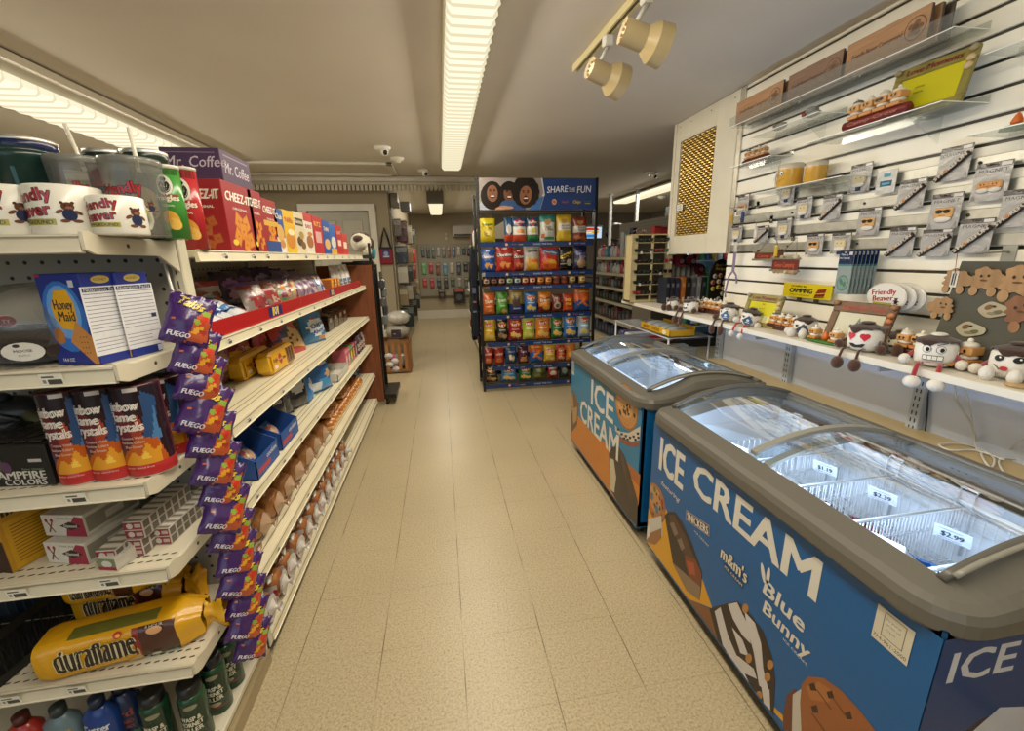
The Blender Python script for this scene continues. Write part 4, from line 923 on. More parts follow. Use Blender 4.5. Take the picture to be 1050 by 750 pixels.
aisle_box(313, 220, 321.5, 264, 'ddd6c6', lambda w_, h: [('r', -w_/2, h*.8, w_/2, h, 'c03a34'), ('e', 0, h*.3, w_*.4, h*.16, 'a5683a'), ('t', 'BARS', 0, h*.68, h*.1, 'b5232a', dict(w=w_*.7, bold=.03)), ('e', .1*w_, h*.5, w_*.3, h*.05, 'c9832a')], 'white box with a red top band in the top row', depth=.06)
aisle_box(322, 223, 331.5, 264, 'b5232a', lambda w_, h: [('r', -w_*.3, h*.3, w_*.3, h*.6, 'd8a8a0'), ('t', 'RITZ', 0, h*.8, h*.12, 'e8c83a', dict(w=w_*.7, bold=.03))], 'plain red box in the middle of the top row', depth=.06)
aisle_box(332, 227, 339, 265, '24509c', lambda w_, h: [('e', 0, h*.3, w_*.4, h*.16, 'd8b06a'), ('t', 'THINS', 0, h*.75, h*.12, 'e8dcb0', dict(w=w_*.7, bold=.03))], 'dark blue box in the top row before the last red ones', depth=.06)
aisle_box(339, 231, 345, 265, '2f62b0', lambda w_, h: [('e', 0, h*.4, w_*.4, h*.2, 'd8d4c8'), ('r', -w_/2, 0, w_/2, h*.2, 'd8a83a')], 'slim blue box with a white oval in the top row', depth=.06)
aisle_box(345.5, 232, 351, 266, 'b5232a', lambda w_, h: [('r', -w_*.3, h*.3, w_*.3, h*.5, 'e0d0b8'), ('t', 'OAT', 0, h*.75, h*.12, 'e8dcb0', dict(w=w_*.7))], 'taller of the two small red boxes ending the top row', depth=.05)
aisle_box(351.5, 240, 357, 267, 'c0392c', lambda w_, h: [('r', -w_*.3, h*.3, w_*.3, h*.6, 'e8d8c0')], 'short red box, last of the top row before the cow plush', depth=.05)
# coffee maker box behind
mcx = -.80
mb = MB('paper', '4a2f52'); yA = 1.80
dF = [('t', 'Mr. Coffee', .015, .275, .036, 'cfc4cc', dict(w=.20, shear=.2, bold=.01)), ('r', -.10, .303, .08, .306, '8a7a8c'), ('r', .02, .03, .12, .14, '6a5a74'), ('e', .07, .165, .055, .04, 'b8b4c0'), ('e', .07, .165, .045, .032, '4a4658'), ('e', .07, .165, .005, .02, 'd8d4dc', .8), ('p', [(-.12, .10), (-.02, .16), (-.04, .08)], '5f4768')]
dS = [('t', 'Mr. Coffee', 0, .262, .040, 'cfc4cc', dict(w=.20, shear=.2, bold=.01)), ('e', .08, .16, .05, .04, '1c1820'), ('r', .03, .02, .13, .14, '2a2430'), ('p', [(-.12, .10), (-.02, .16), (-.04, .08)], '5f4768'), ('r', -.10, .30, .10, .305, '8a7a8c')]
xa = at(1, yA, 170, 190).x; xb = at(1, yA, 227, 170).x; hh = at(1, yA, 200, 151).z-SZ[0]; yB_ = at(0, xb, 256, 175).y
mb.box(xa, xb, yA, yB_, SZ[0]+.001, SZ[0]+hh, b=.002)
mb.deco(plane_fn(((xa+xb)/2, yA, SZ[0]+hh-.32), (1, 0, 0), (0, 0, 1)), dF); mb.deco(plane_fn((xb, (yA+yB_)/2, SZ[0]+hh-.32), (0, 1, 0), (0, 0, 1)), dS)
tag(mb.build('coffee_maker_box', origin=((xa+xb)/2, (yA+yB_)/2, SZ[0])), 'tall purple coffee maker box standing behind the red cracker boxes', 'box')
# cow plush on the end, black rack and odds and ends
def cowplush():
    a = at(0, -.78, 370, 248); root = thing('cow_plush', 'white and brown cow plush lying at the far end of the top row', 'plush toy', (a.x, a.y, SZ[0]+.03))
    mb = MB('plush', 'ddd6c4'); mb.ball((a.x, a.y, SZ[0]+.13), (.10, .14, .10)); mb.ball((a.x+.03, a.y-.13, SZ[0]+.12), (.055, .06, .055)); mb.build('body', root)
    mb = MB('plush', '4a2c1e'); mb.ball((a.x, a.y+.02, SZ[0]+.19), (.09, .10, .05)); mb.ball((a.x+.0, a.y-.15, SZ[0]+.16), (.05, .06, .035)); mb.ball((a.x+.08, a.y+.08, SZ[0]+.12), (.04, .04, .06)); mb.build('patches', root)
    mb = MB('plush', 'cfc8b6'); 
    for dx, dy in ((.05, -.08), (.06, .06)): mb.ball((a.x+dx, a.y+dy, SZ[0]+.05), (.03, .03, .05))
    mb.build('feet', root)
    mb = MB('plush', '2f7a8a'); mb.ball((a.x+.09, a.y+.14, SZ[0]+.03), (.03, .03, .07)); mb.build('tail_bow', root)
cowplush()
mb = MB('enamel', '17150f')
for k in range(3):
    z = SZ[0]-.03-.05*k; mb.box(-.80, -.62, 4.26, 4.40, z, z+.012, '17150f'); mb.box(-.80, -.62, 4.255, 4.26, z, z+.03, '17150f')
mb.box(-.66, -.64, 4.30, 4.34, 1.30, 1.6, '17150f')
tag(mb.build('wire_tray', origin=(-.7, 4.3, 1.38)), 'small black tray rack at the top of the rolling stand beside the cow plush', 'rack')

# --- candy on the second shelf
zc = SZ[1]+.002
def bag(name, w_, h, d_, base, shapes, loc, label, cat='bag', rz=0, rx=0, ry=0, seed=0, mk='foil', group=None, n=(12, 16), slump=0, puff=1):
    return put(bag_mb(w_, h, d_, base, shapes, seed, mk, n, slump, puff=puff), name, loc, label, cat, rz, rx, ry, group)
RZ = PI/2                                           # front looks to +x
def lay(w_, l_, t_, base, shapes, x, y, z, label, name='candy_bag', rz=0.0, tilt=0.0, seed=0, mk='film', group='candy bags behind the red fence'):
    """a bag lying on its back, its foot towards the aisle and lifted by tilt"""
    return bag(name, w_, l_, t_, base, shapes, (x, y, z), label, 'candy bag', RZ+rz, -PI/2+tilt, 0, seed, mk, group)
# near end: blue and white bars stacked, lying front to back
k = 0
barT = [('r', -.5, .0, .5, .1, '3a7ab8'), ('r', -.5, .42, .1, .8, '2a5aa0'), ('e', .25, .3, .15, .1, 'a83a3a'), ('t', 'Bar', 0, .45, .16, '24408a', dict(w=.5, bold=.03))]
for j, (yy, zz, xx) in enumerate(((1.52, 0, -.75), (1.60, .0, -.75), (1.70, 0, -.75), (1.80, .0, -.75), (1.56, .035, -.80), (1.66, .04, -.80), (1.76, .04, -.80))):
    w0 = ['two-tone white and blue', 'white'][j % 2]
    lay(.10, .13, .04, 'd6dade' if j != 0 else '9a3a34', barT if j != 0 else [('r', -.5, .3, .5, .6, 'd8d4c8')], xx, yy, zc+.025+zz, '%s wrapped bar, %s in the heap beside the red fence' % (w0, NTH[j]), seed=j, tilt=.35, rz=.2*(-1)**j)
for j, (yy, xx, zz, c_) in enumerate(((1.53, -.93, .05, 'a8aab0'), (1.62, -.95, .03, 'a0a2a8'), (1.72, -.92, .06, '9a6a50'), (1.83, -.90, .05, '8a4a44'), (1.93, -.88, .05, 'a05a48'))):
    lay(.11, .15, .05, c_, [('r', -.5, .35, .5, .55, 'd8d4d0'), ('t', 'choco', 0, .45, .14, '5a2a24', dict(w=.6))], xx, yy, zc+zz, 'crinkled %s candy bag in the second row, %s from the near end' % (('silver', 'grey', 'brown', 'maroon', 'copper')[j], NTH[j]), seed=20+j, tilt=.5)
bag('candy_bag', .34, .13, .05, 'c9c4cc', [('r', -.5, .84, .5, 1, '5a3a7a'), ('r', -.5, .0, .5, .12, 'a02a34'), ('t', 'Hi-Chew', -.02, .5, .3, '4a3040', dict(w=.6, bold=.05, outline=('e8e4e0', .1)))], (-1.05, 1.80, zc+.05), 'wide white and purple candy bag standing against the pegboard', 'candy bag', RZ, 0, 0, 31, 'foil', 'candy bags behind the red fence')
bag('candy_bag', .20, .13, .05, 'b8a8a0', [('r', -.5, .8, .5, 1, 'a02a34'), ('e', 0, .4, .3, .25, '7a4a38')], (-1.0, 2.07, zc+.03), 'white candy bag with a red header behind the clear pouches', 'candy bag', RZ, 0, 0, 32, 'foil', 'candy bags behind the red fence')
R = random.Random(8)
def clearpack(x, y, z, cols, lab, seed, hdr='5a3a7a', w_=.14):
    sh = [('e', R.uniform(-.4, .4), R.uniform(.06, .85), R.uniform(.10, .20), R.uniform(.07, .14), cols[i % len(cols)], R.uniform(0, 3)) for i in range(26)]+[('r', -.5, .9, .5, 1, hdr)]
    bag('candy_bag', w_, .150, .055, cols[0], sh, (x-.02, y, z), lab, 'candy bag', RZ-.45+R.uniform(-.15, .15), -.40, 0, seed, 'foil', 'candy bags behind the red fence')
clearpack(-.765, 2.02, zc+.012, ['8a7a74', '9a2a2c', 'c8c0b8', '7a2a30'], 'clear pouch of red and white sweets with a purple header', 41)
clearpack(-.765, 2.17, zc+.012, ['7a6a60', '9a2a2c', 'b89888', '8a3a2c'], 'clear pouch of red sweets beside the purple header pouch', 42, hdr='6a4a5a')
clearpack(-.765, 2.33, zc+.012, ['8a7858', '3a8a3a', 'c9782a', '7a2a4a', 'e0d8d0'], 'clear pouch of green and orange sweets', 43, hdr='3a3a6a')
clearpack(-.77, 2.49, zc+.012, ['9a8a78', 'c9a04a', '5a2a6a', 'a83a3a'], 'clear pouch of multicoloured gummies right of the green ones', 44)
for j, (yy, xx, zz, c1, c2) in enumerate(((2.2, -.96, .07, '352440', '8a5a9a'), (2.36, -.97, .08, '2c1c3a', '6a4a8a'), (2.55, -.95, .09, '3a2a4c', '9a8ab0'), (2.75, -.95, .07, '2c2444', 'b0a8c0'), (2.92, -.94, .05, '1c2444', '7a86a8'), (2.64, -.86, .06, '4a3a5a', 'c0a8c8'), (2.82, -.86, .04, '5a4a6a', 'd0b8a8'))):
    bag('candy_bag', .17, .16, .06, c1, [('e', 0, .55, .32, .18, c2), ('t', 'sour', 0, .55, .13, c1, dict(w=.5, bold=.04)), ('e', R.uniform(-.2, .2), .25, .25, .12, mixh(c2, 'c9a8a0', .5))], (xx, yy, zc+zz*.6), 'dark purple candy bag in the heap at mid shelf, %s from the near side' % NTH[j], 'candy bag', RZ-.4+R.uniform(-.3, .3), -.3, 0, 50+j, 'foil', 'candy bags behind the red fence')
for j, yy in enumerate((2.64, 2.76, 2.88)):
    clearpack(-.77, yy, zc+.012, ['8a7480', '6a4a7a', 'c0b0b8', 'a08088'], 'pale pink and purple candy pouch, %s of three behind the fence' % NTH[j], 60+j, hdr='6a5a8a', w_=.12)
clearpack(-.77, 3.02, zc+.012, ['a8acb4', '3a5a9a', 'c8704a', 'e4e0dc'], 'white and blue candy pouch before the orange boxes', 66, hdr='3a5a9a')
for j, yy in enumerate((3.17, 3.27, 3.37)):
    mb = MB('paper', 'd98a1e'); mb.box(-.10, 0, -.045, .045, 0, .105, b=.002, faces={'-y': 'a8581c'}); mb.deco(plane_fn((0, 0, 0), (0, 1, 0), (0, 0, 1)), [('r', -.04, .06, .04, .095, ['e8b83a', 'e0d0a8', 'e8b83a'][j]), ('e', 0, .035, .025, .02, 'c05a1c'), ('t', 'Reese', 0, .078, .016, '7a3a1c', dict(w=.06, bold=.03))])
    put(mb, 'candy_box', (-.745, yy, zc), 'orange candy box behind the fence, %s from the left of three' % NTH[j], 'box', rz=.08, group='orange candy boxes')
for j, (yy, c_) in enumerate(((3.50, 'b8b4ac'), (3.66, 'c9c6be'), (3.82, 'd6d3ca'), (3.98, 'dedbd4'))):
    bag('candy_pouch', .15, .20, .05, c_, [('r', -.4, .2, .4, .42, '6a7a98'), ('e', .1, .55, .2, .1, 'b0aaa0'), ('t', 'mints', 0, .31, .09, 'e6e2da', dict(w=.6, bold=.04)), ('r', .2, .7, .5, .78, 'a84a4a' if j == 3 else '8a8a84')], (-.80, yy, zc), 'white stand-up pouch at the far end of the candy shelf, %s of four' % NTH[j], 'candy pouch', RZ, -.12, 0, 70+j, 'foil', 'white stand-up candy pouches')

# --- third shelf: cookies
z3 = SZ[2]+.002
for j, yy in enumerate((at(0, -1.0, 243, 376).y, at(0, -.92, 259, 374).y, at(0, -.83, 285, 370).y)):
    mb = MB('foil', 'd09c14'); mb.box(-.155, .155, -.034, .034, 0, .108, b=.014); mb.box(-.17, -.155, -.03, .03, .02, .09, 'd8a828', b=.004); mb.box(.155, .17, -.03, .03, .02, .09, 'd8a828', b=.004)
    mb.deco(plane_fn((0, -.034, 0), (1, 0, 0), (0, 0, 1)), [('r', -.15, .014, .15, .094, 'd8a012'), ('r', .035, .014, .15, .094, '8a5a22')]+[('r', .05+.032*k, .018, .068+.032*k, .09, '3a2012') for k in range(3)]+[('e', -.045, .06, .022, .026, 'a8302c'), ('t', 'fudge', -.105, .066, .020, '7a2a1c', dict(w=.055, bold=.04)), ('t', 'stripes', .005, .06, .018, '5a2a10', dict(w=.04, bold=.03)), ('t', 'Keebler', -.045, .06, .010, 'e8dcb0', dict(w=.036)), ('r', -.13, .024, -.09, .04, 'd8d0c0')])
    put(mb, 'cookie_pack', (-1.01+.09*j, yy, z3), 'yellow cookie pack with fudge stripes picture, %s of three' % ['rear', 'middle', 'front'][j], 'cookie pack', rz=RZ, rx=-.08, group='yellow cookie packs')
for j, (xx, yy, c_) in enumerate(((-1.03, 2.28, '8a1f22'), (-1.02, 2.55, 'a02426'), (-.98, 1.95, '5a2420'))):
    bag('cookie_bag', .24, .22, .09, c_, [('e', 0, .5, .3, .2, mixh(c_, 'd8a080', .4)), ('t', 'Tates', 0, .5, .1, 'e0d0b8', dict(w=.4))], (xx, yy, z3), 'dark red cookie bag at the back of the cookie shelf, %s' % ['middle one', 'right one', 'left one'][j], 'cookie bag', RZ, 0, 0, 85+j, 'foil', 'dark red bags at the back of the cookie shelf')
bag('cookie_bag', .27, .235, .10, 'b0232a', [('p', [(-.5, .05), (.5, .0), (.5, .55), (-.1, .75)], 'c9a468'), ('r', -.5, .02, .5, .10, 'b0232a'), ('p', [(-.5, .35), (-.1, .72), (.1, .72), (-.4, .3)], '24306c')]+[('e', R.uniform(-.2, .45), R.uniform(.1, .55), .03, .03, '4a2a1a') for _ in range(16)], (-.87, 2.60, z3), 'red and navy bag of chocolate chip cookies leaning on the third shelf', 'cookie bag', RZ-.3, -.5, .12, 91)
bag('cookie_pouch', .20, .225, .10, '2f74b0', [('r', -.5, .86, .5, 1, '2a5a94'), ('e', 0, .45, .38, .26, 'd8e0e6'), ('t', 'Chips', 0, .52, .13, '24509c', dict(w=.6, bold=.04, rot=.2)), ('t', 'Ahoy!', 0, .34, .13, '24509c', dict(w=.55, bold=.04, rot=.2)), ('e', .25, .12, .18, .09, 'c08a4a'), ('e', -.1, .72, .06, .03, 'b0232a')], (-.84, 2.93, z3), 'light blue cookie pouch standing right of the red and navy bag', 'cookie pouch', RZ-.45, -.15, 0, 92)
for j in range(4):
    yy = 3.42+j*.17; mb = MB('gloss', '2a1a16'); mb.box(-.13, 0, -.08, .08, 0, .12, b=.004); mb.deco(plane_fn((0, 0, 0), (0, 1, 0), (0, 0, 1)), [('r', -.035, .065, .035, .095, 'c9c2b4'), ('r', -.07, .02, .07, .028, '5a3a2a'), ('e', .03, .045, .03, .012, '6a4a3a')]); mb.ball((-.06, 0, .115), (.05, .065, .02), '3a2620', 'film')
    put(mb, 'snack_cake_box', (-.85, yy, z3), 'dark brown snack cake box on the third shelf, %s from the left' % NTH[j], 'box', group='dark brown snack cake boxes')

# --- fourth shelf
z4 = SZ[3]+.002
def blue_tray(yy, j):
    root = thing('cookie_display_box', 'open blue display box of wrapped cookies on the fourth shelf, %s' % ['nearer one', 'farther one'][j], 'display box', (-.80, yy, z4), 'blue cookie display boxes')
    mb = MB('paper', '24509c'); x0, x1, a, b_ = -.98, -.725, yy-.11, yy+.11; t_ = .003
    mb.box(x0, x1, a, b_, z4, z4+t_); mb.box(x1-t_, x1, a, b_, z4, z4+.075); mb.box(x0, x0+t_, a, b_, z4, z4+.19)
    for y_ in (a, b_-t_): mb.prism([(x0, z4), (x1, z4), (x1, z4+.075), (x1-.09, z4+.12), (x1-.12, z4+.17), (x0, z4+.19)], lambda u, v, t2: (u, t2, v), y_, y_+t_, '24509c')
    mb.box(x0+.004, x1-.004, a+.004, b_-.004, z4+.003, z4+.005, '20140f')
    mb.deco(plane_fn((x1, yy, z4), (0, 1, 0), (0, 0, 1)), [('r', -.10, .015, .02, .035, 'b03a4a'), ('t', 'cookies', .04, .055, .02, 'd8dce4', dict(w=.10, bold=.03))]); mb.build('tray', root)
    for q in range(3):
        o = bag_mb(.09, .10, .03, '2a5aa8', [('e', 0, .5, .32, .3, 'c9a080'), ('e', -.2, .7, .15, .12, 'b03a4a')], 100+j*5+q, 'film', (8, 10)).build('wrapped_cookie'); tag(o, 'blue wrapped cookie %s in the %s open blue display box' % (['at the back', 'in the middle', 'at the front'][q], ['nearer', 'farther'][j]), 'cookie', 'wrapped cookies')
        place(o, (-.93+.075*q, yy+.02*(-1)**q, z4+.008), RZ, -.7)
blue_tray(1.70, 0); blue_tray(1.96, 1)
for j, (xx, yy, c_, c2) in enumerate(((-.86, 2.14, '15161c', '3a3c48'), (-.88, 2.28, '1a1b22', '5a5c68'), (-.84, 2.42, '20222c', 'c0c0c4'))):
    bag('snack_bag', .18, .24, .09, c_, [('e', 0, .55, .3, .16, c2), ('t', 'choco', 0, .55, .1, 'd0d0d4', dict(w=.5, bold=.03)), ('r', -.5, .0, .5, .12, mixh(c_, '4a4a5a', .5))], (xx, yy, z4), '%s black snack bag beside the bright blue pouch' % ['nearest', 'middle', 'rightmost'][j], 'snack bag', RZ-.5, -.1, 0, 110+j, 'foil', 'black snack bags on the fourth shelf')
bag('snack_pouch', .10, .20, .05, '3a7ab8', [('e', 0, .5, .3, .2, 'd0d8e0')], (-.80, 2.55, z4), 'narrow blue pouch wedged left of the bright blue pouch', 'snack pouch', RZ, -.1, 0, 114)
bag('snack_pouch', .24, .27, .11, '1a62a8', [('e', .02, .72, .36, .12, 'd8dee4'), ('t', 'Munch', .02, .72, .08, '2a3a6a', dict(w=.6, bold=.04)), ('p', [(-.5, .1), (.1, .35), (.5, .2), (.5, .05), (-.5, .0)], '3a92d0'), ('r', -.35, .08, 0, .24, 'd8dee4'), ('e', .25, .4, .14, .1, 'c9a468')], (-.80, 2.72, z4), 'bright blue pouch standing open-topped on the fourth shelf', 'snack pouch', RZ-.5, -.12, 0, 115)
root = thing('shelf_tray', 'white open cardboard tray on the fourth shelf before the pink packs', 'tray', (-.82, 3.08, z4))
mb = MB('paper', 'd2cec4'); mb.box(-.95, -.725, 2.92, 3.26, z4, z4+.004); mb.box(-.729, -.725, 2.92, 3.26, z4, z4+.045); mb.box(-.95, -.946, 2.92, 3.26, z4, z4+.11)
for y_ in (2.92, 3.256): mb.box(-.95, -.725, y_, y_+.004, z4, z4+.055)
mb.build('tray', root)
for j in range(3):
    bag('cookie_sleeve', .08, .14, .04, 'c8c4bc', [('r', -.3, .2, .3, .8, 'a8a4a0')], (-.90, 3.02+j*.09, z4+.006), 'grey white sleeve standing in the white tray, %s from the left' % NTH[j], 'cookie sleeve', RZ, -.1, 0, 120+j, 'film', 'sleeves in the white tray')
for j, (yy, c_, c2) in enumerate(((3.33, 'd06a7a', 'e8c8cc'), (3.42, 'c85a6c', 'e8c8cc'), (3.51, '3a8a4a', 'd8c83a'), (3.60, 'b03a4a', 'd8a83a'), (3.70, '6a2a3a', 'c8a8a0'))):
    aisle_y = yy; mb = MB('gloss', c_); mb.box(-.10, 0, -.04, .04, 0, .14, b=.003); mb.deco(plane_fn((0, 0, 0), (0, 1, 0), (0, 0, 1)), [('e', 0, .06, .028, .03, c2), ('r', -.04, .11, .04, .13, mixh(c_, 'ffffff', .4)), ('t', 'wafers', 0, .095, .012, 'efe6da', dict(w=.06))])
    put(mb, 'wafer_pack', (-.745, yy, z4), '%s wafer pack on the fourth shelf' % ['first pink', 'second pink', 'green and yellow', 'crimson', 'maroon'][j], 'wafer pack', group='wafer packs')
for j in range(4):
    yy = 3.82+.085*j; mb = MB('gloss', ['4a3a4a', '6a5a5c', '3a3038', '8a7a70'][j]); mb.lathe([(.03, 0), (.032, .01), (.032, .11), (.02, .13), (.02, .15)], 18); mb.deco(cyl_fn(.0325, 0), [('r', -.03, .03, .03, .09, 'b0a49a'), ('r', -.03, .05, .03, .06, '8a2a3a')], curved=True)
    put(mb, 'syrup_jar', (-.77, yy, z4), 'small dark jar at the far end of the fourth shelf, %s from the left' % NTH[j], 'jar', group='small jars on the fourth shelf')

# --- fifth shelf: bread, buns, and bottom shelf: loaves
z5 = SZ[4]+.002; z6 = SZ[5]+.002
def loaf_mb(L_, W_, H_, crust='8a5228', wrap=True, seed=0, label=None, lab2=None, slices=True):
    """loaf with its long side along x (end towards +x), base at z = 0"""
    R = random.Random(seed); mb = MB('film', crust); n = 22; m_ = 16; vs = []; fs = []; cs = []
    for i in range(n+1):
        t_ = i/n; e_ = min(1, math.sqrt(max(0, 1-(2*t_-1)**8))+.02)
        for j in range(m_):
            a = 2*PI*j/m_; cx_, cz_ = math.cos(a), math.sin(a)
            px_ = abs(cx_)**.6*(1 if cx_ > 0 else -1); pz = abs(cz_)**.6*(1 if cz_ > 0 else -1)
            q = e_*(1+.03*math.sin(t_*40)+R.uniform(-.025, .025)); top = 1.08 if pz > 0 else 1
            vs.append((-L_/2+L_*t_, px_*W_/2*q, H_/2+pz*H_/2*q*(top if pz > 0 else 1)))
    for i in range(n):
        for j in range(m_):
            fs.append((i*m_+j, i*m_+(j+1) % m_, (i+1)*m_+(j+1) % m_, (i+1)*m_+j)); cs.append(mixh(crust, 'c08a50', .25+.3*math.sin(i*1.9+j*.4)**2+R.uniform(-.1, .1)))
    mb.raw(vs, fs, cols=cs, smooth=True); mb.raw(vs[:m_], [tuple(range(m_))]); mb.raw(vs[-m_:], [tuple(range(m_))])
    if label:      # printed panel on the end and front shoulder
        fn = lambda u, v, o=0: (L_/2+.003+o, u, v)
        mb.deco(fn, [('e', 0, H_*.5, W_*.44, H_*.46, lab2 or 'c9c4c0'), ('r', -W_*.36, H_*.35, W_*.36, H_*.60, label), ('t', 'bread', 0, H_*.47, H_*.14, 'e8e0d8', dict(w=W_*.5, bold=.03))])
        for sx in (-1, 1):
            fs2 = lambda u, v, o=0: (u, sx*(W_/2*1.04+.002+o), v)
            mb.deco(fs2, [('p', [(L_*.1, H_*.25), (L_*.47, H_*.2), (L_*.47, H_*.8), (L_*.2, H_*.7)], lab2 or 'c9c4c0'), ('p', [(L_*.2, H_*.38), (L_*.47, H_*.36), (L_*.47, H_*.62), (L_*.22, H_*.6)], label)])
    # gathered bag end
    vs = []; fs = []
    prof = [(.40, 0), (.26, .012), (.07, .022), (.06, .026), (.17, .042)]
    for r_, hx in prof:
        for j in range(12):
            a = 2*PI*j/12; rr = r_*W_*(1+.15*math.sin(j*2.3+seed)); vs.append((L_/2+hx-.004, rr*math.cos(a), H_*.5+rr*math.sin(a)*.9))
    for i in range(len(prof)-1):
        for j in range(12): fs.append((i*12+j, i*12+(j+1) % 12, (i+1)*12+(j+1) % 12, (i+1)*12+j))
    mb.raw(vs, fs, mixh(lab2 or crust, 'd0c8bc', .5), 'film', True)
    return mb
R = random.Random(12)
for j in range(8):
    yy = 1.50+j*.155; two = (j < 7)
    o = loaf_mb(.26, .125, .115, '8f5a2e', seed=j).build('bread_loaf'); tag(o, 'bagged brown loaf on the fifth shelf, %s from the near end' % NTH[j], 'bread', 'brown loaves on the fifth shelf'); place(o, (-.89, yy, z5), R.uniform(-.12, .12))
for j in range(6):
    yy = 1.56+j*.16
    o = loaf_mb(.23, .115, .10, 'a5703c', seed=30+j).build('bread_loaf'); tag(o, 'paler bagged loaf lying on top of the fifth shelf row, %s from the near end' % NTH[j], 'bread', 'loaves stacked on the fifth shelf'); place(o, (-.93, yy, z5+.120), R.uniform(-.2, .2), 0, .06)
def buns_mb(nx, ny, s_, h, seed=0, col='b06a2e'):
    mb = MB('bread', col); 
    for i in range(nx):
        for j in range(ny):
            x = (i-(nx-1)/2)*s_; y = (j-(ny-1)/2)*s_*.55
            mb.ball((x, y, h*.5), (s_*.50, s_*.27, h*.5), col if (i+j+seed) % 2 else mixh(col, 'c98a48', .4), 'film', 12, 7)
    X, Y = nx*s_/2, ny*s_*.55/2
    mb.box(-X, X, -Y, Y, 0, h*.45, 'd0a468', 'film', b=.008)
    vs = [(-X-.004, -Y-.004, .004), (X+.03, -Y, .01), (X+.03, Y, .01), (-X-.004, Y+.004, .004), (-X-.004, -Y-.004, h*1.02), (X, -Y, h*1.02), (X, Y, h*1.02), (-X-.004, Y+.004, h*1.02)]
    return mb
for j in range(8):
    yy = 2.83+j*.142; 
    o = buns_mb(2, 2, .112, .062, j).build('bun_pack'); tag(o, 'pack of brown rolls on the fifth shelf, %s from the near end' % NTH[j], 'bun pack', 'bun packs'); place(o, (-.865, yy, z5), R.uniform(-.05, .05))
    if j in (0, 1, 3, 4):
        o = buns_mb(2, 2, .108, .058, j+1, 'a86230').build('bun_pack'); tag(o, 'roll pack stacked on top of another, %s from the near end' % NTH[j], 'bun pack', 'bun packs stacked on others'); place(o, (-.885, yy+.03, z5+.068), R.uniform(-.1, .1))
for j in range(2):
    bag('muffin_bag', .17, .15, .10, '2c3f5c', [('e', 0, .5, .35, .25, '8a98a8'), ('t', 'bagels', 0, .5, .12, '2c3f5c', dict(w=.5))], (-.84, 4.02+.13*j-.03, z5), 'blue grey bag at the far end of the fifth shelf, %s one' % ['left', 'right'][j], 'bread bag', RZ, -.5, 0, 140+j, 'film', 'blue grey bags at the end of the fifth shelf')
for j in range(12):
    yy = 1.49+j*.125
    o = loaf_mb(.27, .105, .115, '8a4f2c', seed=60+j, label='a82a34', lab2='c8c4c4').build('bread_loaf'); tag(o, 'loaf with red and white wrapper on the bottom shelf, %s from the near end' % NTH[j], 'bread', 'red and white wrapped loaves on the bottom shelf'); place(o, (-.855, yy, z6), R.uniform(-.1, .1))
    if j < 11:
        o = loaf_mb(.25, .10, .105, '8a4f2c', seed=80+j, label='a82a34', lab2='c8c4c4').build('bread_loaf'); tag(o, 'red and white wrapped loaf in the upper layer, %s from the near end' % NTH[j], 'bread', 'upper layer of wrapped loaves'); place(o, (-.885, yy+.05, z6+.122), R.uniform(-.15, .15), 0, .08)

# --- end cap, second level: plush in a bag and graham boxes
Zb = EZ[1]+.001
root = thing('plush_in_bag', 'clear bag with a white and dark brown plush and an oval white sticker', 'plush toy', (-1.36, 1.16, Zb))
x0 = at(1, 1.10, 0, 350).x
mb = MB('plush', '2a1712'); mb.ball((x0+.0, 1.18, Zb+.045), (.135, .10, .048)); mb.ball((x0+.09, 1.17, Zb+.04), (.06, .07, .04)); mb.build('brown_base', root)
mb = MB('plush', 'c9c4bc'); mb.ball((x0+.0, 1.22, Zb+.115), (.10, .07, .06)); mb.ball((x0+.06, 1.2, Zb+.12), (.055, .05, .05)); mb.build('white_top', root)
mb = MB('bagclear', 'e8e8e4'); mb.ball((x0+.02, 1.20, Zb+.09), (.17, .125, .095), fn=lambda a, t_: 1+.06*math.sin(5*a)*math.sin(7*t_)); mb.build('clear_bag', root)
p_ = at(1, 1.075, 24, 361); fn = plane_fn((p_.x, 1.075, p_.z), (1, .25, 0), (0, -.1, 1))
mb = MB('paper', 'd6d4ce'); mb.deco(fn, [('e', 0, 0, .035, .021, 'd6d4ce'), ('t', 'MOOSE', 0, .002, .006, '2a2a2a', dict(w=.03, bold=.03)), ('t', 'CALL', 0, -.008, .004, '2a2a2a', dict(w=.02)), ('e', -.008, .014, .006, .004, '2a2a2a')]); mb.build('sticker', root)
p_ = at(1, 1.08, 4, 330); mb = MB('paper', '6a2a34'); mb.deco(plane_fn((p_.x, 1.085, p_.z), (1, .2, 0), (0, 0, 1)), [('e', 0, 0, .018, .014, 'b8a8a4'), ('e', 0, 0, .016, .012, '7a1f2c'), ('t', 'TY', 0, 0, .008, 'd8c8c0')]); mb.build('emblem', root)
nutr = [('r', -.05, .02, .05, .175, 'd8d8dc')]+[('r', -.046, .030+i*.0085, .046, .0312+i*.0085, '4a4c68') for i in range(16)]+[('r', -.046, .163, .046, .172, '2a2c50'), ('t', 'Nutrition Facts', 0, .168, .008, 'd8d8dc', dict(w=.085)), ('r', -.046, .06, .046, .068, 'd8d8dc'), ('r', .02, .034, .044, .05, 'd8d8dc'), ('r', .03, .09, .044, .1, '2a2c50')]
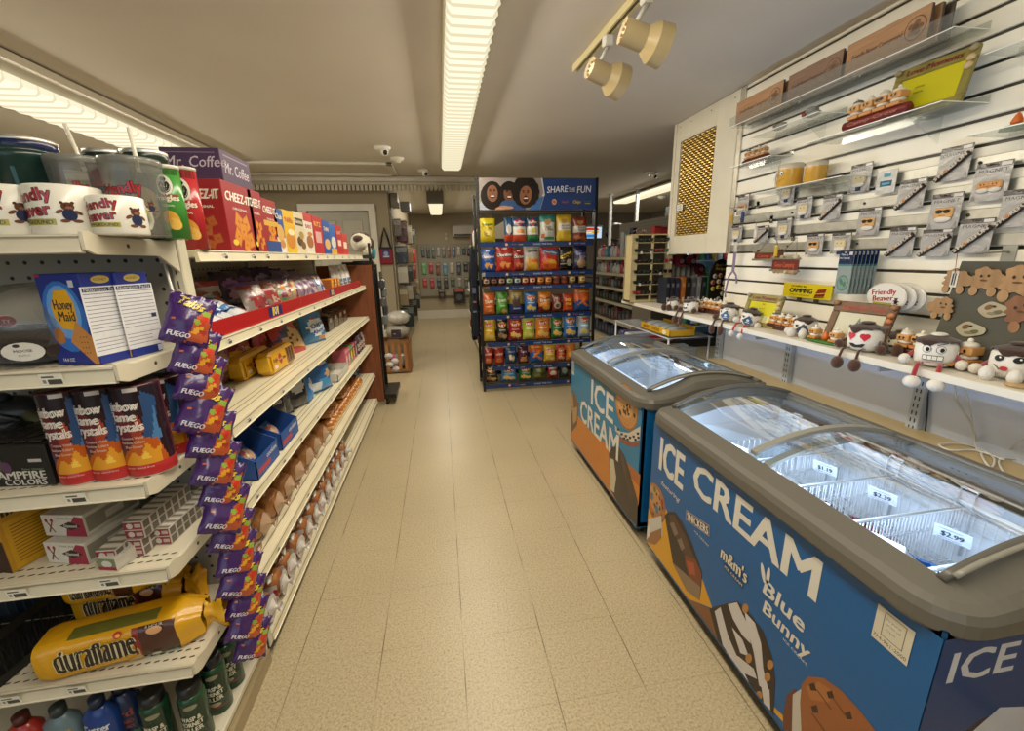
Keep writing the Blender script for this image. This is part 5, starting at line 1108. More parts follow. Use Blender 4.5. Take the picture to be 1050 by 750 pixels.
def graham(px0, px1, xfr, yfront, rz, label, front=True):
    W_, D_, Hh = .115, .155, .205
    dF = [('e', 0, .10, .08, .08, '3a7ad0'), ('e', 0, .12, .055, .065, '6aa0e0'), ('p', [(-.035, .135), (-.02, .165), (.02, .168), (.036, .14), (.035, .11), (.015, .085), (-.02, .088), (-.036, .11)], 'e0a818'), ('t', 'Honey', 0, .138, .022, '2a2030', dict(w=.06, bold=.03)), ('t', 'Maid', .004, .112, .022, '2a2030', dict(w=.052, bold=.03)), ('p', [(-.05, .08), (-.03, .088), (-.018, .072), (-.022, .052), (-.04, .048), (-.052, .062)], 'b9742a'),
          ('p', [(.012, .092), (.058, .02), (.03, .008), (-.012, .05)], 'c98a48'), ('p', [(.03, .008), (.058, .02), (.0575, 0), (.04, 0)], 'b07a3c'), ('t', 'FAMILY', -.03, .012, .010, 'd8d8e0', dict(w=.04, bold=.03)), ('r', -.055, .195, .055, .2, '8a1f3c'), ('r', .025, .165, .045, .18, 'c8ccd8')]
    dS = [(q[0],)+tuple(q[1:]) for q in nutr]+[('r', -.05, .004, .05, .016, '1f2f78'), ('e', 0, .188, .022, .009, 'b8a04a'), ('t', 'HONEY', 0, .188, .006, '2a2c50', dict(w=.03)), ('r', -.035, .005, -.02, .018, 'd8d8dc')]
    mb = carton(W_, D_, Hh, '1b2d86', dF, dS)
    return put(mb, 'graham_cracker_box', (xfr, yfront, Zb), label, 'box', rz=rz, group='blue graham cracker boxes')
# seen with the wide face to the left and the facts panel to the right
def two_faced(pl, pm, pr_, y_mid, z, Hh, dL, dR, base, name, label, rz, wl, wr, group=None):
    """carton whose vertical edge nearest the camera stands at pixel column pm; wl, wr: widths of the faces left and right of it"""
    p_ = at(1, y_mid, *pm); M_ = Matrix.Rotation(rz, 4, 'Z')
    mb = MB('paper', base); mb.box(-wl, 0, 0, wr, 0, Hh, b=.0015)
    mb.deco(plane_fn((-wl/2, 0, 0), (wl/.137, 0, 0), (0, 0, 1)), dL); mb.deco(plane_fn((0, wr/2, 0), (0, 1, 0), (0, 0, 1)), dR)
    o = mb.build(name); place(o, (p_.x, y_mid, z), rz); return tag(o, label, 'box', group)
gF = [('e', -.005, .11, .065, .08, '2f6fc8'), ('e', -.005, .12, .05, .06, '6aa0e0'), ('p', [(-.040, .135), (-.022, .168), (.018, .170), (.032, .14), (.030, .105), (.010, .08), (-.022, .084), (-.038, .11)], 'e0a818'), ('t', 'Honey', -.003, .138, .022, '2a2030', dict(w=.058, bold=.03)), ('t', 'Maid', .0, .112, .022, '2a2030', dict(w=.05, bold=.03)), ('p', [(-.055, .08), (-.034, .088), (-.022, .072), (-.026, .052), (-.044, .048), (-.056, .062)], 'b9742a'),
      ('p', [(.022, .100), (.064, .062), (.064, .002), (.050, .002), (-.008, .054)], 'c98a48'), ('t', '14.4 OZ', -.03, .012, .008, 'd8d8e0', dict(w=.035, bold=.03)), ('r', .03, .175, .046, .19, 'c8ccd8'), ('r', -.066, .198, -.05, .204, 'a82a4a')]
gF += [('e', .045+.009*(i % 3)-.02, .028+.012*(i//3), .0018, .0018, '6a4420') for i in range(12)]
gS = nutr+[('e', 0, .190, .022, .009, 'b8a04a'), ('t', 'HONEY', 0, .190, .006, '2a2c50', dict(w=.03)), ('r', .028, .003, .045, .018, 'c8ccd8')]
two_faced(0, (103, 368), 0, 1.085, Zb, .205, gF, gS, '1b2d86', 'graham_cracker_box', 'blue graham cracker box with its honey picture showing', -.22, .105, .088, 'blue graham cracker boxes')
two_faced(0, (137, 364), 0, 1.155, Zb, .203, gF, gS, '1b2d86', 'graham_cracker_box', 'second blue graham cracker box, only its facts panel showing', -.22, .105, .085, 'blue graham cracker boxes')

# third level: color crystals, campfire color box, dark shoe-like pack
Zc = EZ[2]+.001
def crystal(px0, py0, px1, py1, y, label, back=False):
    xc, w_, z1, _ = ey(y, px0, py0, px1, py1); r = w_/2; h = min(z1-Zc, EZ[1]-.03-Zc)
    mb = MB('gloss', '6a1c28' if not back else '3a1a24'); mb.lathe([(r, 0), (r*1.02, .003), (r*1.02, .03), (r, .032), (r, h-.004), (r*.98, h)], 36, cols=['c8c2ba', 'b02a2c', 'b02a2c', '5a1c28', '4a1a26', '2a1418']); fn = cyl_fn(r, -PI/2, (0, 0, 0))
    S_ = [('r', -r*1.2, h*.78, r*1.2, h*.98, '1f1420'), ('p', [(-r*1.2, h*.2), (-r*.2, h*.35), (r*.1, h*.6), (-r*.3, h*.8), (-r*1.2, h*.8)], '6a2430'), ('p', [(r*.2, h*.3), (r*.9, h*.35), (r*1.2, h*.85), (r*.6, h*.95), (r*.5, h*.6)], '2a4a78'), ('p', [(r*.5, h*.3), (r*1.1, h*.4), (r*1.0, h*.75), (r*.8, h*.5)], '4a78a8'), ('p', [(0, h*.3), (r*.5, h*.55), (r*.3, h*.7), (-r*.1, h*.5)], '9a3a28'),
      ('p', [(-r*1.0, h*.14), (-r*.3, h*.34), (r*.2, h*.46), (r*.9, h*.40), (r*1.2, h*.14)], 'b8561c'), ('p', [(-r*.7, h*.14), (-r*.2, h*.30), (r*.1, h*.24), (r*.4, h*.38), (r*.7, h*.28), (r*.95, h*.33), (r*.9, h*.14)], 'd8962a'), ('p', [(r*.1, h*.2), (r*.3, h*.3), (r*.5, h*.2)], 'e8c050'), ('e', -r*.9, h*.32, r*.3, h*.08, '3a2a5a', .5), ('e', -r*.95, h*.55, r*.25, h*.07, '2a3a5a'),
      ('t', 'Rainbow', -r*.35, h*.80, h*.105, 'e2dcd4', dict(w=r*1.55, bold=.05)), ('t', 'Flame', -r*.35, h*.685, h*.10, 'e2dcd4', dict(w=r*1.2, bold=.05)), ('t', 'Crystals', -r*.3, h*.575, h*.10, 'e2dcd4', dict(w=r*1.5, bold=.05)), ('t', 'Creates Vivid', -r*.1, h*.45, h*.028, 'd8d0c4', dict(w=r*.9)), ('t', 'Rainbow Colors', -r*.1, h*.40, h*.028, 'd8d0c4', dict(w=r*.95)), ('t', 'Blue Green', -r*.1, h*.35, h*.028, 'd8d0c4', dict(w=r*.7)),
      ('r', r*.0, h*.935, r*.55, h*.985, 'c0bcb8'), ('t', 'Safe for wood fires', -.1*r, h*.11, h*.02, 'e8c8a8', dict(w=r*1.2))]
    cyl_paint(mb, r+.0006, h, [z for z in S_ if z[0] != 't'], '2a161e'); mb.deco(fn, [z for z in S_ if z[0] == 't'], curved=True, off0=.0012)
    return put(mb, 'flame_crystal_can', (xc, y, Zc), label, 'can', rz=.12, group='flame crystal canisters')
crystal(52, 397, 97, 484, 1.115, 'flame crystals canister, left one of the front row')
crystal(87, 394, 133, 481, 1.125, 'flame crystals canister, middle one of the front row')
crystal(123, 391, 170, 478, 1.135, 'flame crystals canister, right one of the front row')
crystal(155, 385, 191, 462, 1.24, 'darker flame crystals canister behind the right front one', True)
crystal(183, 383, 212, 445, 1.325, 'flame crystals canister farthest back against the post', True)
xb1 = at(1, 1.085, 47, 465).x
mb = MB('paper', '1a1816'); wB = .20; mb.box(-wB, 0, 0, .16, 0, .105, b=.002)
mb.deco(plane_fn((-wB/2, 0, 0), (1, 0, 0), (0, 0, 1)), [('t', 'CAMPFIRE', .02, .030, .020, 'cfcbc2', dict(w=.13, bold=.04)), ('t', 'COLORS', .035, .011, .015, 'cfcbc2', dict(w=.095, bold=.04)), ('e', -.02, .06, .015, .02, '4a5a34'), ('e', 0, .05, .012, .015, '5a3a5a'), ('t', 'flame changer', .06, .045, .005, '8a9a7a', dict(w=.05)), ('r', .055, .062, .085, .07, 'c0bcb4'), ('e', -.04, .08, .014, .01, '4a2a4a')])
mb.deco(plane_fn((0, .08, 0), (0, 1, 0), (0, 0, 1)), [('e', -.02, .03, .02, .025, '8a3a28'), ('e', .0, .055, .018, .03, '4a6a3a', .5), ('e', .02, .035, .015, .02, 'a05a2a')])
for k in range(5): mb.box(-wB+.01+.036*k, -wB+.04+.036*k, .01, .15, .105, .112, '242220', 'film', b=.003)
o = mb.build('campfire_color_box'); place(o, (xb1, 1.085, Zc), -.12); tag(o, 'black box of campfire colour packets at the left edge', 'box')
root = thing('head_lamp_pack', 'dark grey rounded pack with a greenish tip behind the black campfire box', 'pack', (at(1, 1.22, 5, 420).x, 1.26, Zc))
p_ = at(1, 1.27, 8, 425); mb = MB('plastic', '24282e'); mb.ball((p_.x, 1.29, Zc+.13), (.085, .05, .045)); mb.ball((p_.x-.03, 1.30, Zc+.06), (.07, .05, .06)); mb.tube([(p_.x+.03, 1.27, Zc+.14), (p_.x+.085, 1.26, Zc+.105), (p_.x+.115, 1.255, Zc+.095)], [.02, .015, .005], 8, '5a5a3a'); mb.ball((p_.x-.01, 1.27, Zc+.175), (.03, .02, .016), '1c2a34'); mb.build('body', root)
mb = MB('plastic', '5a6068'); mb.tube([(p_.x-.07, 1.243, Zc+.12), (p_.x-.02, 1.235, Zc+.15), (p_.x+.05, 1.24, Zc+.12), (p_.x+.01, 1.24, Zc+.105)], .005, 6, closed=True); mb.build('ring', root)

# fourth level: firestarter box, matches
Zd = EZ[3]+.001
x_ = at(1, 1.12, 13, 560).x
mb = MB('paper', 'b98a1e'); mb.box(-.16, 0, 0, .19, 0, .19, b=.002); 
mb.deco(plane_fn((0, .095, 0), (0, 1, 0), (0, 0, 1)), [('t', 'firestarters', 0, .160, .022, '2a2018', dict(w=.165, bold=.05)), ('r', -.085, .005, .085, .135, 'c9991f')]+[('r', -.075, .02+i*.009, .07, .0225+i*.009, '7a5a1c') for i in range(12)])
mb.deco(plane_fn((-.08, 0, 0), (1, 0, 0), (0, 0, 1)), [('r', -.08, 0, .08, .09, '3a1f16'), ('e', -.03, .04, .04, .025, '8a4a1c'), ('e', .02, .03, .03, .02, 'c9741e'), ('r', .0, .11, .07, .13, '5a3a1c')])
o = mb.build('firestarter_box'); place(o, (x_, 1.10, Zd), -.30); tag(o, 'yellow box of firestarters standing at the left edge', 'box')
def match_big(lx, ly, lz, rz, label):
    mb = MB('paper', 'c8c4ba'); mb.box(-.115, .0, 0, .15, 0, .062, b=.001)
    mb.deco(plane_fn((-.0575, 0, 0), (1, 0, 0), (0, 0, 1)), [('r', -.057, .001, .057, .061, 'd8d4ca'), ('p', [(0, .0), (.057, .0), (.057, .055), (.035, .058), (.005, .02)], '9a2a44'), ('p', [(-.012, .030), (.018, .043), (.048, .030), (.018, .017)], '20261f'), ('t', 'Diamond', .018, .030, .009, 'd8d4ca', dict(w=.035, bold=.03)), ('t', 'STRIKE ON BOX', .012, .052, .005, '3a3a3a', dict(w=.05)), ('p', [(-.046, .012), (-.042, .010), (-.028, .042), (-.031, .044)], '6a3a34'), ('p', [(-.030, .010), (-.027, .012), (-.043, .044), (-.046, .042)], '6a3a34'), ('e', -.030, .046, .004, .006, '9a2a34'), ('e', -.045, .046, .004, .006, '9a2a34')])
    mb.deco(plane_fn((0, .075, 0), (0, 1, 0), (0, 0, 1)), [('r', -.07, .01, .07, .052, '8a8578'), ('r', -.02, .02, .03, .04, 'c0bcb0')])
    o = mb.build('match_box'); place(o, (lx, ly, lz), rz); return tag(o, label, 'match box', 'large match boxes')
p_ = at(1, 1.10, 97, 565); match_big(p_.x-.02, 1.10, Zd, -.25, 'large match box with crossed matches facing front')
match_big(p_.x-.03, 1.13, Zd+.063, -.22, 'large match box lying on top of the front one')
R = random.Random(3); base = at(1, 1.09, 118, 578)
def matchpack(x, y, z, rz, label, seed):
    """a shrink-wrapped block of small boxes seen on edge"""
    R = random.Random(seed); mb = MB('paper', 'b8b0a4'); 
    mb.box(-.048, 0, 0, .026, 0, .050, 'c2bcb0', b=.001)
    mb.deco(plane_fn((-.024, 0, 0), (1, 0, 0), (0, 0, 1)), [('r', -.023, .002, .023, .024, '8a2a3c'), ('r', -.023, .027, .023, .048, '8a2a3c'), ('e', -.008, .013, .008, .008, 'c8c4ba'), ('e', -.008, .037, .008, .008, 'c8c4ba'), ('r', .004, .008, .02, .018, 'b8b0a4'), ('r', .004, .033, .02, .043, 'b8b0a4')])
    mb.deco(plane_fn((0, .013, 0), (0, 1, 0), (0, 0, 1)), [('r', -.010, .003, .010, .023, '6a6258'), ('r', -.010, .027, .010, .047, '6a6258')])
    mb.deco(plane_fn((-.024, .013, .050), (1, 0, 0), (0, 1, 0)), [('r', -.023, -.011, .023, -.002, '7a7268'), ('r', -.023, .002, .023, .011, 'd0cac0')])
    o = mb.build('match_box_pair'); place(o, (x, y, z), rz); return tag(o, label, 'match box', 'small match boxes in the rows')
for row, (px_, py_, y_, n_, zz) in enumerate(((122, 580, 1.075, 9, 0), (146, 560, 1.11, 9, 0), (174, 548, 1.15, 8, 0), (146, 540, 1.11, 7, .052))):
    p_ = at(1, y_, px_, py_)
    for j in range(n_):
        matchpack(p_.x+.010*j*.2, y_+j*.0275, Zd+zz, -.10, 'small match box pair, %s from the front in the %s row' % (NTH[j], ['left', 'middle', 'right', 'upper'][row]), row*20+j)
p_ = at(1, 1.06, 108, 575)
mb = MB('paper', 'c8c4ba'); mb.box(-.05, 0, 0, .10, 0, .035, b=.001); mb.deco(plane_fn((-.025, 0, 0), (1, 0, 0), (0, 0, 1)), [('r', -.024, .001, .024, .034, '7a8a68'), ('e', 0, .018, .014, .01, 'd8d4ca'), ('r', -.024, .001, .024, .010, '9a2a44')]); o = mb.build('match_box'); place(o, (p_.x+.02, 1.06, Zd), -.25); tag(o, 'small match box with green and red print in front of the others', 'match box')

# fifth level: fire logs and crate
Ze = EZ[4]+.001
def firelog(xa, ya_, xb_, yb_, z, label, seed=0, r=.058):
    a = Vector((xa, ya_, z+r)); b_ = Vector((xb_, yb_, z+r)); L_ = (b_-a).length; ax = (b_-a).normalized(); R = random.Random(seed)
    up = Vector((0, 0, 1)); s_ = ax.cross(up).normalized()      # towards the camera
    root = thing('fire_log', label, 'fire log', tuple((a+b_)/2-Vector((0, 0, r))), 'yellow wrapped fire logs')
    mb = MB('foil', 'd8a012'); n, m_ = 26, 24; vs = []; fs = []; cs = []
    def sec(t_, th):
        q = 1; 
        if t_ < .07: q = .90+.10*min(1, t_/.07)
        if t_ > .84: q = 1-.35*((t_-.84)/.16)+.10*math.sin(th*5+seed)
        cc, ss = math.cos(th), math.sin(th); pr_ = abs(cc)**.5*(1 if cc > 0 else -1); ps = abs(ss)**.5*(1 if ss > 0 else -1)
        rr = r*q*(1+.012*math.sin(th*7+t_*9)+.008*math.sin(t_*31+th*3))
        return a+ax*(L_*t_)+s_*(pr_*rr)+up*(ps*rr*.98)
    for i in range(n+1):
        for j in range(m_): vs.append(tuple(sec(i/n, 2*PI*j/m_)))
    for i in range(n):
        for j in range(m_):
            fs.append((i*m_+j, i*m_+(j+1) % m_, (i+1)*m_+(j+1) % m_, (i+1)*m_+j)); t_ = (i+.5)/n; th = (j+.5)/m_
            c = 'd8a012'
            if .62 < t_ < .86 and (th < .12 or th > .80): c = '4a2418' if th < .12 or th > .93 else '3f4a30'
            if .585 < t_ <= .62 and (th < .12 or th > .80): c = '8a2a24'
            if .2 < t_ < .75 and .17 < th < .24: c = '6a6a2a'
            cs.append(c)
    mb.raw(vs, fs, cols=cs, smooth=True); mb.raw(vs[:m_], [tuple(range(m_))])
    # crumpled tail
    tv = []; tf = []; K = 5
    for i in range(K):
        for j in range(m_):
            th = 2*PI*j/m_; q = (.66, .45, .62, .9, 1.0)[i]; wv = 1+.22*math.sin(th*5+seed+i)
            tv.append(tuple(a+ax*(L_*(1+.035*i))+s_*(math.cos(th)*r*q*wv*.5)+up*(math.sin(th)*r*q*wv)))
    for i in range(K-1):
        for j in range(m_): tf.append((i*m_+j, i*m_+(j+1) % m_, (i+1)*m_+(j+1) % m_, (i+1)*m_+j))
    mb.raw(tv, tf, 'e0a818', 'foil', True)
    rad = lambda u, v, o=0: (lambda P, C: tuple(C+(P-C)*(1+(.0038+o)/r)))(sec(u/L_, v), a+ax*u)
    fn = lambda u, v, o=0: rad(u, v/r, o)
    mb.text(fn, 'duraflame', L_*.36, .008, .032, 'd8cfa8', w=L_*.46, bold=.10, off=.0003); mb.text(fn, 'duraflame', L_*.36, .008, .032, '2a2018', w=L_*.46, bold=.045, off=.0008)
    mb.deco(fn, [('e', L_*.50, .034, .010, .014, 'c03a1c'), ('e', L_*.503, .030, .005, .008, 'e8a02a')], curved=True)
    mb.deco(fn, [('e', L_*.72, .020, .018, .012, 'd8a06a'), ('e', L_*.70, -.028, .012, .006, 'c8c0a8')]+[('t', '4 HOUR', L_*.72, .036, .012, 'd8c8a0', dict(w=.04))], curved=True)
    mb.deco(fn, [('p', [(L_*.50, -.045), (L_*.60, -.012), (L_*.60, .0), (L_*.61, -.05)], 'c9a868')]+[('r', L_*.20, -.040-i*.006, L_*.38, -.038-i*.006, '8a6a1c') for i in range(2)], curved=True)
    mb.build('wrapped_log', root)
pa = at(1, 1.11, 42, 640); pb = at(1, 1.16, 205, 610)
firelog(pa.x, 1.10, pb.x+.0, 1.17, Ze, 'yellow wrapped fire log lying in front on the end cap shelf', 0)
pa = at(1, 1.30, 120, 590); pb = at(1, 1.29, 215, 580); firelog(pa.x-.1, 1.30, -.86, 1.31, Ze, 'yellow fire log half hidden behind the front one', 2)
pa = at(1, 1.25, 120, 590); firelog(pa.x-.1, 1.235, -.90, 1.25, Ze+.118, 'yellow fire log stacked above the hidden one, its crumpled end showing by the post', 3, .055)
mb = MB('plastic', '1c1f20'); xa, xb_ = at(1, 1.06, -70, 660).x, at(1, 1.06, 2, 690).x
def crate_side(mb, fn, w_, h):
    nx, nz = int(w_/.02), int(h/.022)
    for i in range(nx+1):
        u = i*w_/nx
    mb.raw([fn(0, 0), fn(w_, 0), fn(w_, h*.18), fn(0, h*.18)], [(0, 1, 2, 3)]); mb.raw([fn(0, h*.82), fn(w_, h*.82), fn(w_, h), fn(0, h)], [(0, 1, 2, 3)])
    for i in range(nx):
        u0 = i*w_/nx; u1 = (i+1)*w_/nx; v0, v1 = h*.18, h*.82; t_ = .0035
        for (a, b_, c, d_) in ((u0, v0, u1, v1), (u0, v1, u1, v0)):
            mb.raw([fn(a, b_-t_), fn(a, b_+t_), fn(c, d_+t_), fn(c, d_-t_)], [(0, 1, 2, 3)])
        mb.raw([fn(u0-.002, v0), fn(u0+.002, v0), fn(u0+.002, v1), fn(u0-.002, v1)], [(0, 1, 2, 3)])
xr = at(1, 1.08, 0, 690).x
for (o_, u_, w_) in (((xr-.20, 1.07, Ze), (1, .0, 0), .20), ((xr, 1.07, Ze), (.16, .98, 0), .24), ((xr-.20, 1.07, Ze), (0, 1, 0), .24), ((xr-.2, 1.31, Ze), (1, 0, 0), .24)):
    O = Vector(o_); U = Vector(u_).normalized()
    crate_side(mb, lambda a, b_, O=O, U=U: tuple(O+U*a+Vector((.05*b_, 0, b_))), w_, .15)
mb.box(xr-.20, xr, 1.07, 1.30, Ze, Ze+.004)
tag(mb.build('plastic_crate', origin=(xr-.1, 1.18, Ze)), 'dark perforated plastic crate at the left edge beside the fire log', 'crate')
p_ = at(1, 1.26, 20, 600)
mb = MB('paper', '10283c'); mb.box(p_.x-.16, p_.x+.06, 1.335, 1.37, Ze, Ze+.22, b=.002)
for k in range(9): mb.box(p_.x-.155+.024*k, p_.x-.150+.024*k, 1.333, 1.336, Ze+.01, Ze+.21, '1c4a68')
tag(mb.build('firewood_pack', origin=(p_.x, 1.35, Ze)), 'dark blue ribbed pack standing behind the plastic crate', 'pack')

# bottom level: spray cans and bottles
Zf = EZ[5]+.001
def wasp(px0, py0, px1, y, label, j):
    xc = at(1, y, (px0+px1)/2, py0+35).x; r = .034; h = .20
    root = thing('spray_can', label, 'spray can', (xc, y, Zf), 'green spray cans')
    mb = MB('gloss', '1c4a30'); mb.lathe([(r, 0), (r, h*.78), (r*.9, h*.82), (r*.7, h*.85)], 32, o=(xc, y, Zf)); fn = cyl_fn(r, -PI/2+.15, (xc, y, Zf))
    mb.deco(fn, [('r', -r*1.2, h*.30, r*1.2, h*.78, '20382a'), ('p', [(-r*1.2, h*.60), (0, h*.66), (r*1.2, h*.58), (r*1.2, h*.54), (0, h*.6), (-r*1.2, h*.55)], 'c8c4b0'), ('t', 'WASP &', 0, h*.50, .015, 'd8d4c0', dict(w=r*1.5, bold=.04)), ('t', 'HORNET', 0, h*.405, .015, 'd8d4c0', dict(w=r*1.7, bold=.04)), ('t', 'KILLER', 0, h*.31, .015, 'd8d4c0', dict(w=r*1.5, bold=.04)), ('e', 0, h*.20, r*.5, .008, 'a8a088'), ('r', -r*1.0, h*.14, r*1.0, h*.155, 'a82a24'), ('e', r*.2, h*.70, r*.5, .008, '8a8a70')], curved=True); mb.build('body', root)
    c = MB('plastic', '16181a'); c.lathe([(r*.85, h*.84), (r*.88, h*.86), (r*.85, h*.99), (r*.5, h), (0, h)], 24, o=(xc, y, Zf)); c.build('cap', root)
wasp(150, 715, 182, 1.09, 'green wasp spray can on the bottom shelf, left of the front pair', 0)
wasp(182, 690, 216, 1.10, 'green wasp spray can on the bottom shelf, right of the front pair', 1)
wasp(205, 655, 232, 1.185, 'green spray can behind the front pair on the bottom shelf', 2)
wasp(222, 640, 246, 1.265, 'rearmost green spray can beside the post on the bottom shelf', 3)
for (px_, y_, c1, c2, tx, lab, h) in ((66, 1.09, '6a8088', 'b8a040', 'OFF!', 'pale blue bottle with yellow letters on the bottom shelf', .20), (108, 1.085, '1c3f88', 'd8dce0', 'Cutter', 'blue bug control bottle with white lettering on the bottom shelf', .215), (135, 1.12, '16264a', '8a3a34', 'yard', 'navy bottle between the blue bottle and the green cans', .21), (25, 1.09, 'a83028', 'd8d0c0', 'RAID', 'red can on the bottom shelf near the left edge', .19)):
    xc = at(1, y_, px_, 745).x; r = .042; root = thing('bug_spray_bottle', lab, 'bottle', (xc, y_, Zf), 'insect repellent bottles')
    mb = MB('gloss', c1); mb.lathe([(r, 0), (r, h*.75), (r*.55, h*.85), (r*.4, h*.88)], 28, o=(xc, y_, Zf), sx=1, sy=.7); fn = lambda u, v, o=0: (xc+(r+o)*math.sin(u/r), y_-.7*(r+o)*math.cos(u/r), Zf+v)
    mb.deco(fn, [('r', -r, h*.1, r, h*.3, mixh(c1, '2a8a4a', .6)), ('t', tx, 0, h*.62, .026, c2, dict(w=r*1.6, bold=.04)), ('t', 'BACKYARD', 0, h*.48, .013, c2, dict(w=r*1.5, bold=.04)), ('t', 'BUG CONTROL', 0, h*.39, .010, c2, dict(w=r*1.5, bold=.03))], curved=True); mb.build('bottle', root)
    MB('plastic', mixh(c1, '101010', .6)).lathe([(r*.42, h*.87), (r*.42, h), (0, h)], 20, o=(xc, y_, Zf)).build('cap', root)

# clip strip of purple snack bags hanging by the corner post
root = thing('clip_strip', 'white plastic strip hooked on the shelf bracket holding purple snack bags', 'hanging strip', (-.70, 1.36, 1.40))
hk = MB('plastic', 'd8d4ca'); a = at(1, 1.36, 166, 270); b_ = at(1, 1.33, 178, 303)
hk.tube([a, a+Vector((.005, -.01, .02)), a+Vector((.012, -.012, .01)), b_, b_+Vector((.012, 0, -.01)), b_+Vector((.02, 0, .01))], .004, 6); hk.build('hook', root)
sp_ = MB('plastic', 'c8c4ba'); sp_.box(-.6735, -.672, 1.335, 1.36, .13, 1.31); sp_.build('strip', root)
takis = [(194, 328, 1.0), (201, 361, .95), (206, 387, 1.0), (210, 419, 1.05), (217, 445, 1.0), (222, 474, .98), (229, 496, .95), (231, 521, 1.05), (238, 543, .95), (243, 567, .95), (246, 590, 1.0), (252, 612, .95), (254, 634, .95), (259, 655, .9)]
for j, (px_, py_, s_) in enumerate(takis):
    c = at(0, -.655, px_, py_)
    w_, h = .105*s_, .135*s_
    shp = [('p', [(.02, .05), (.46, .10), (.42, .80), (.12, .55)], 'b5502a'), ('e', .28, .5, .14, .07, 'c9301c', .9), ('e', .22, .30, .14, .06, 'd8a02a', .6), ('e', .32, .66, .10, .06, '8aa83a'), ('e', .16, .45, .09, .05, '8aa83a'), ('e', .34, .28, .09, .05, 'a03020'),
           ('t', 'Takis', -.03, .80, .17, 'd8b82a', dict(w=.55, bold=.06, shear=.2, outline=('2a1038', .12), rot=-.25)), ('t', 'FUEGO', -.14, .16, .09, 'ddd4e4', dict(w=.46, bold=.05, rot=-.05)), ('r', -.36, .42, -.30, .48, 'c0602a')]
    R = random.Random(200+j)
    mb = bag_mb(w_, h, .055, '3c1c60', shp, 200+j, 'foil', (24, 28))
    o = mb.build('snack_bag'); M_ = Matrix.Rotation(.62+R.uniform(-.12, .12), 4, 'Z') @ Matrix.Rotation(.40+R.uniform(-.05, .1), 4, 'Y') @ Matrix.Rotation(-.30, 4, 'X')
    off = M_ @ Vector((0, 0, h*.5)); o.matrix_world = Matrix.Translation(Vector((c.x-off.x, c.y-off.y, c.z-off.z))) @ M_
    tag(o, 'small purple snack bag hanging on the clip strip, %s from the top' % NTH[j], 'snack bag', 'purple snack bags on the clip strip')
# ------------------------------------------------------------------ black snack rack
YR = 4.50; RX0, RX1 = .405, 1.645
rk = thing('snack_rack', 'tall black wire snack rack with blue shelf strips and a photo sign on top', 'rack', ((RX0+RX1)/2, 4.75, 0))
RZS = [1.597, 1.297, 1.155, .850, .552, .285, .085]
for x in (RX0, RX1):
    for y in (YR+.01, YR+.42):
        mb = MB('enamel', '0f0f11'); mb.box(x-.014, x+.014, y-.014, y+.014, 0, 2.215 if y < 4.6 else 2.1, b=.003)
        mb.build('post', rk)
mb = MB('enamel', '121214')
for z in (.03, 1.88, 2.19): mb.box(RX0, RX1, YR, YR+.018, z, z+.018)
for x in (RX0, RX1):
    for z in (.05, .6, 1.2, 1.75, 2.05): mb.box(x-.006, x+.006, YR, YR+.42, z, z+.012)
for z in (.3, .9, 1.5): mb.box(RX0, RX1, YR+.41, YR+.42, z, z+.012)
mb.build('frame', rk)
for k, z in enumerate(RZS):
    mb = MB('enamel', '17171a'); mb.box(RX0, RX1, YR+.41, YR+.42, z-.01, z+.05)
    for i in range(13): mb.box(RX0, RX1, YR+.02+.032*i, YR+.024+.032*i, z-.006, z-.001)
    for i in range(7): mb.box(RX0+.01+i*.2, RX0+.016+i*.2, YR, YR+.41, z-.012, z-.006)
    sh = mb.build('shelf', rk)
    mb = MB('gloss', '1c3468'); x0 = RX0+.04*(k % 3); mb.box(x0+.01, RX1-.03, YR-.012, YR-.006, z-.05, z-.004, b=.001)
    fn = plane_fn((RX0, YR-.0125, z-.027), (1, 0, 0), (0, 0, 1))
    dd = []
    for u in (.28, .95): dd += [('e', u, 0, .014, .014, 'c9a890'), ('t', 'fun', u+.08, 0, .014, 'a86a7a', dict(w=.05)), ('t', 'snack', u+.15, 0, .014, 'b8a83a', dict(w=.05, bold=.03))]
    dd += [('t', 'SHARE THE FUN', .66, 0, .018, 'a8b4cc', dict(w=.20, bold=.02, shear=.15))]
    mb.deco(fn, dd); mb.build('blue_strip', sh)
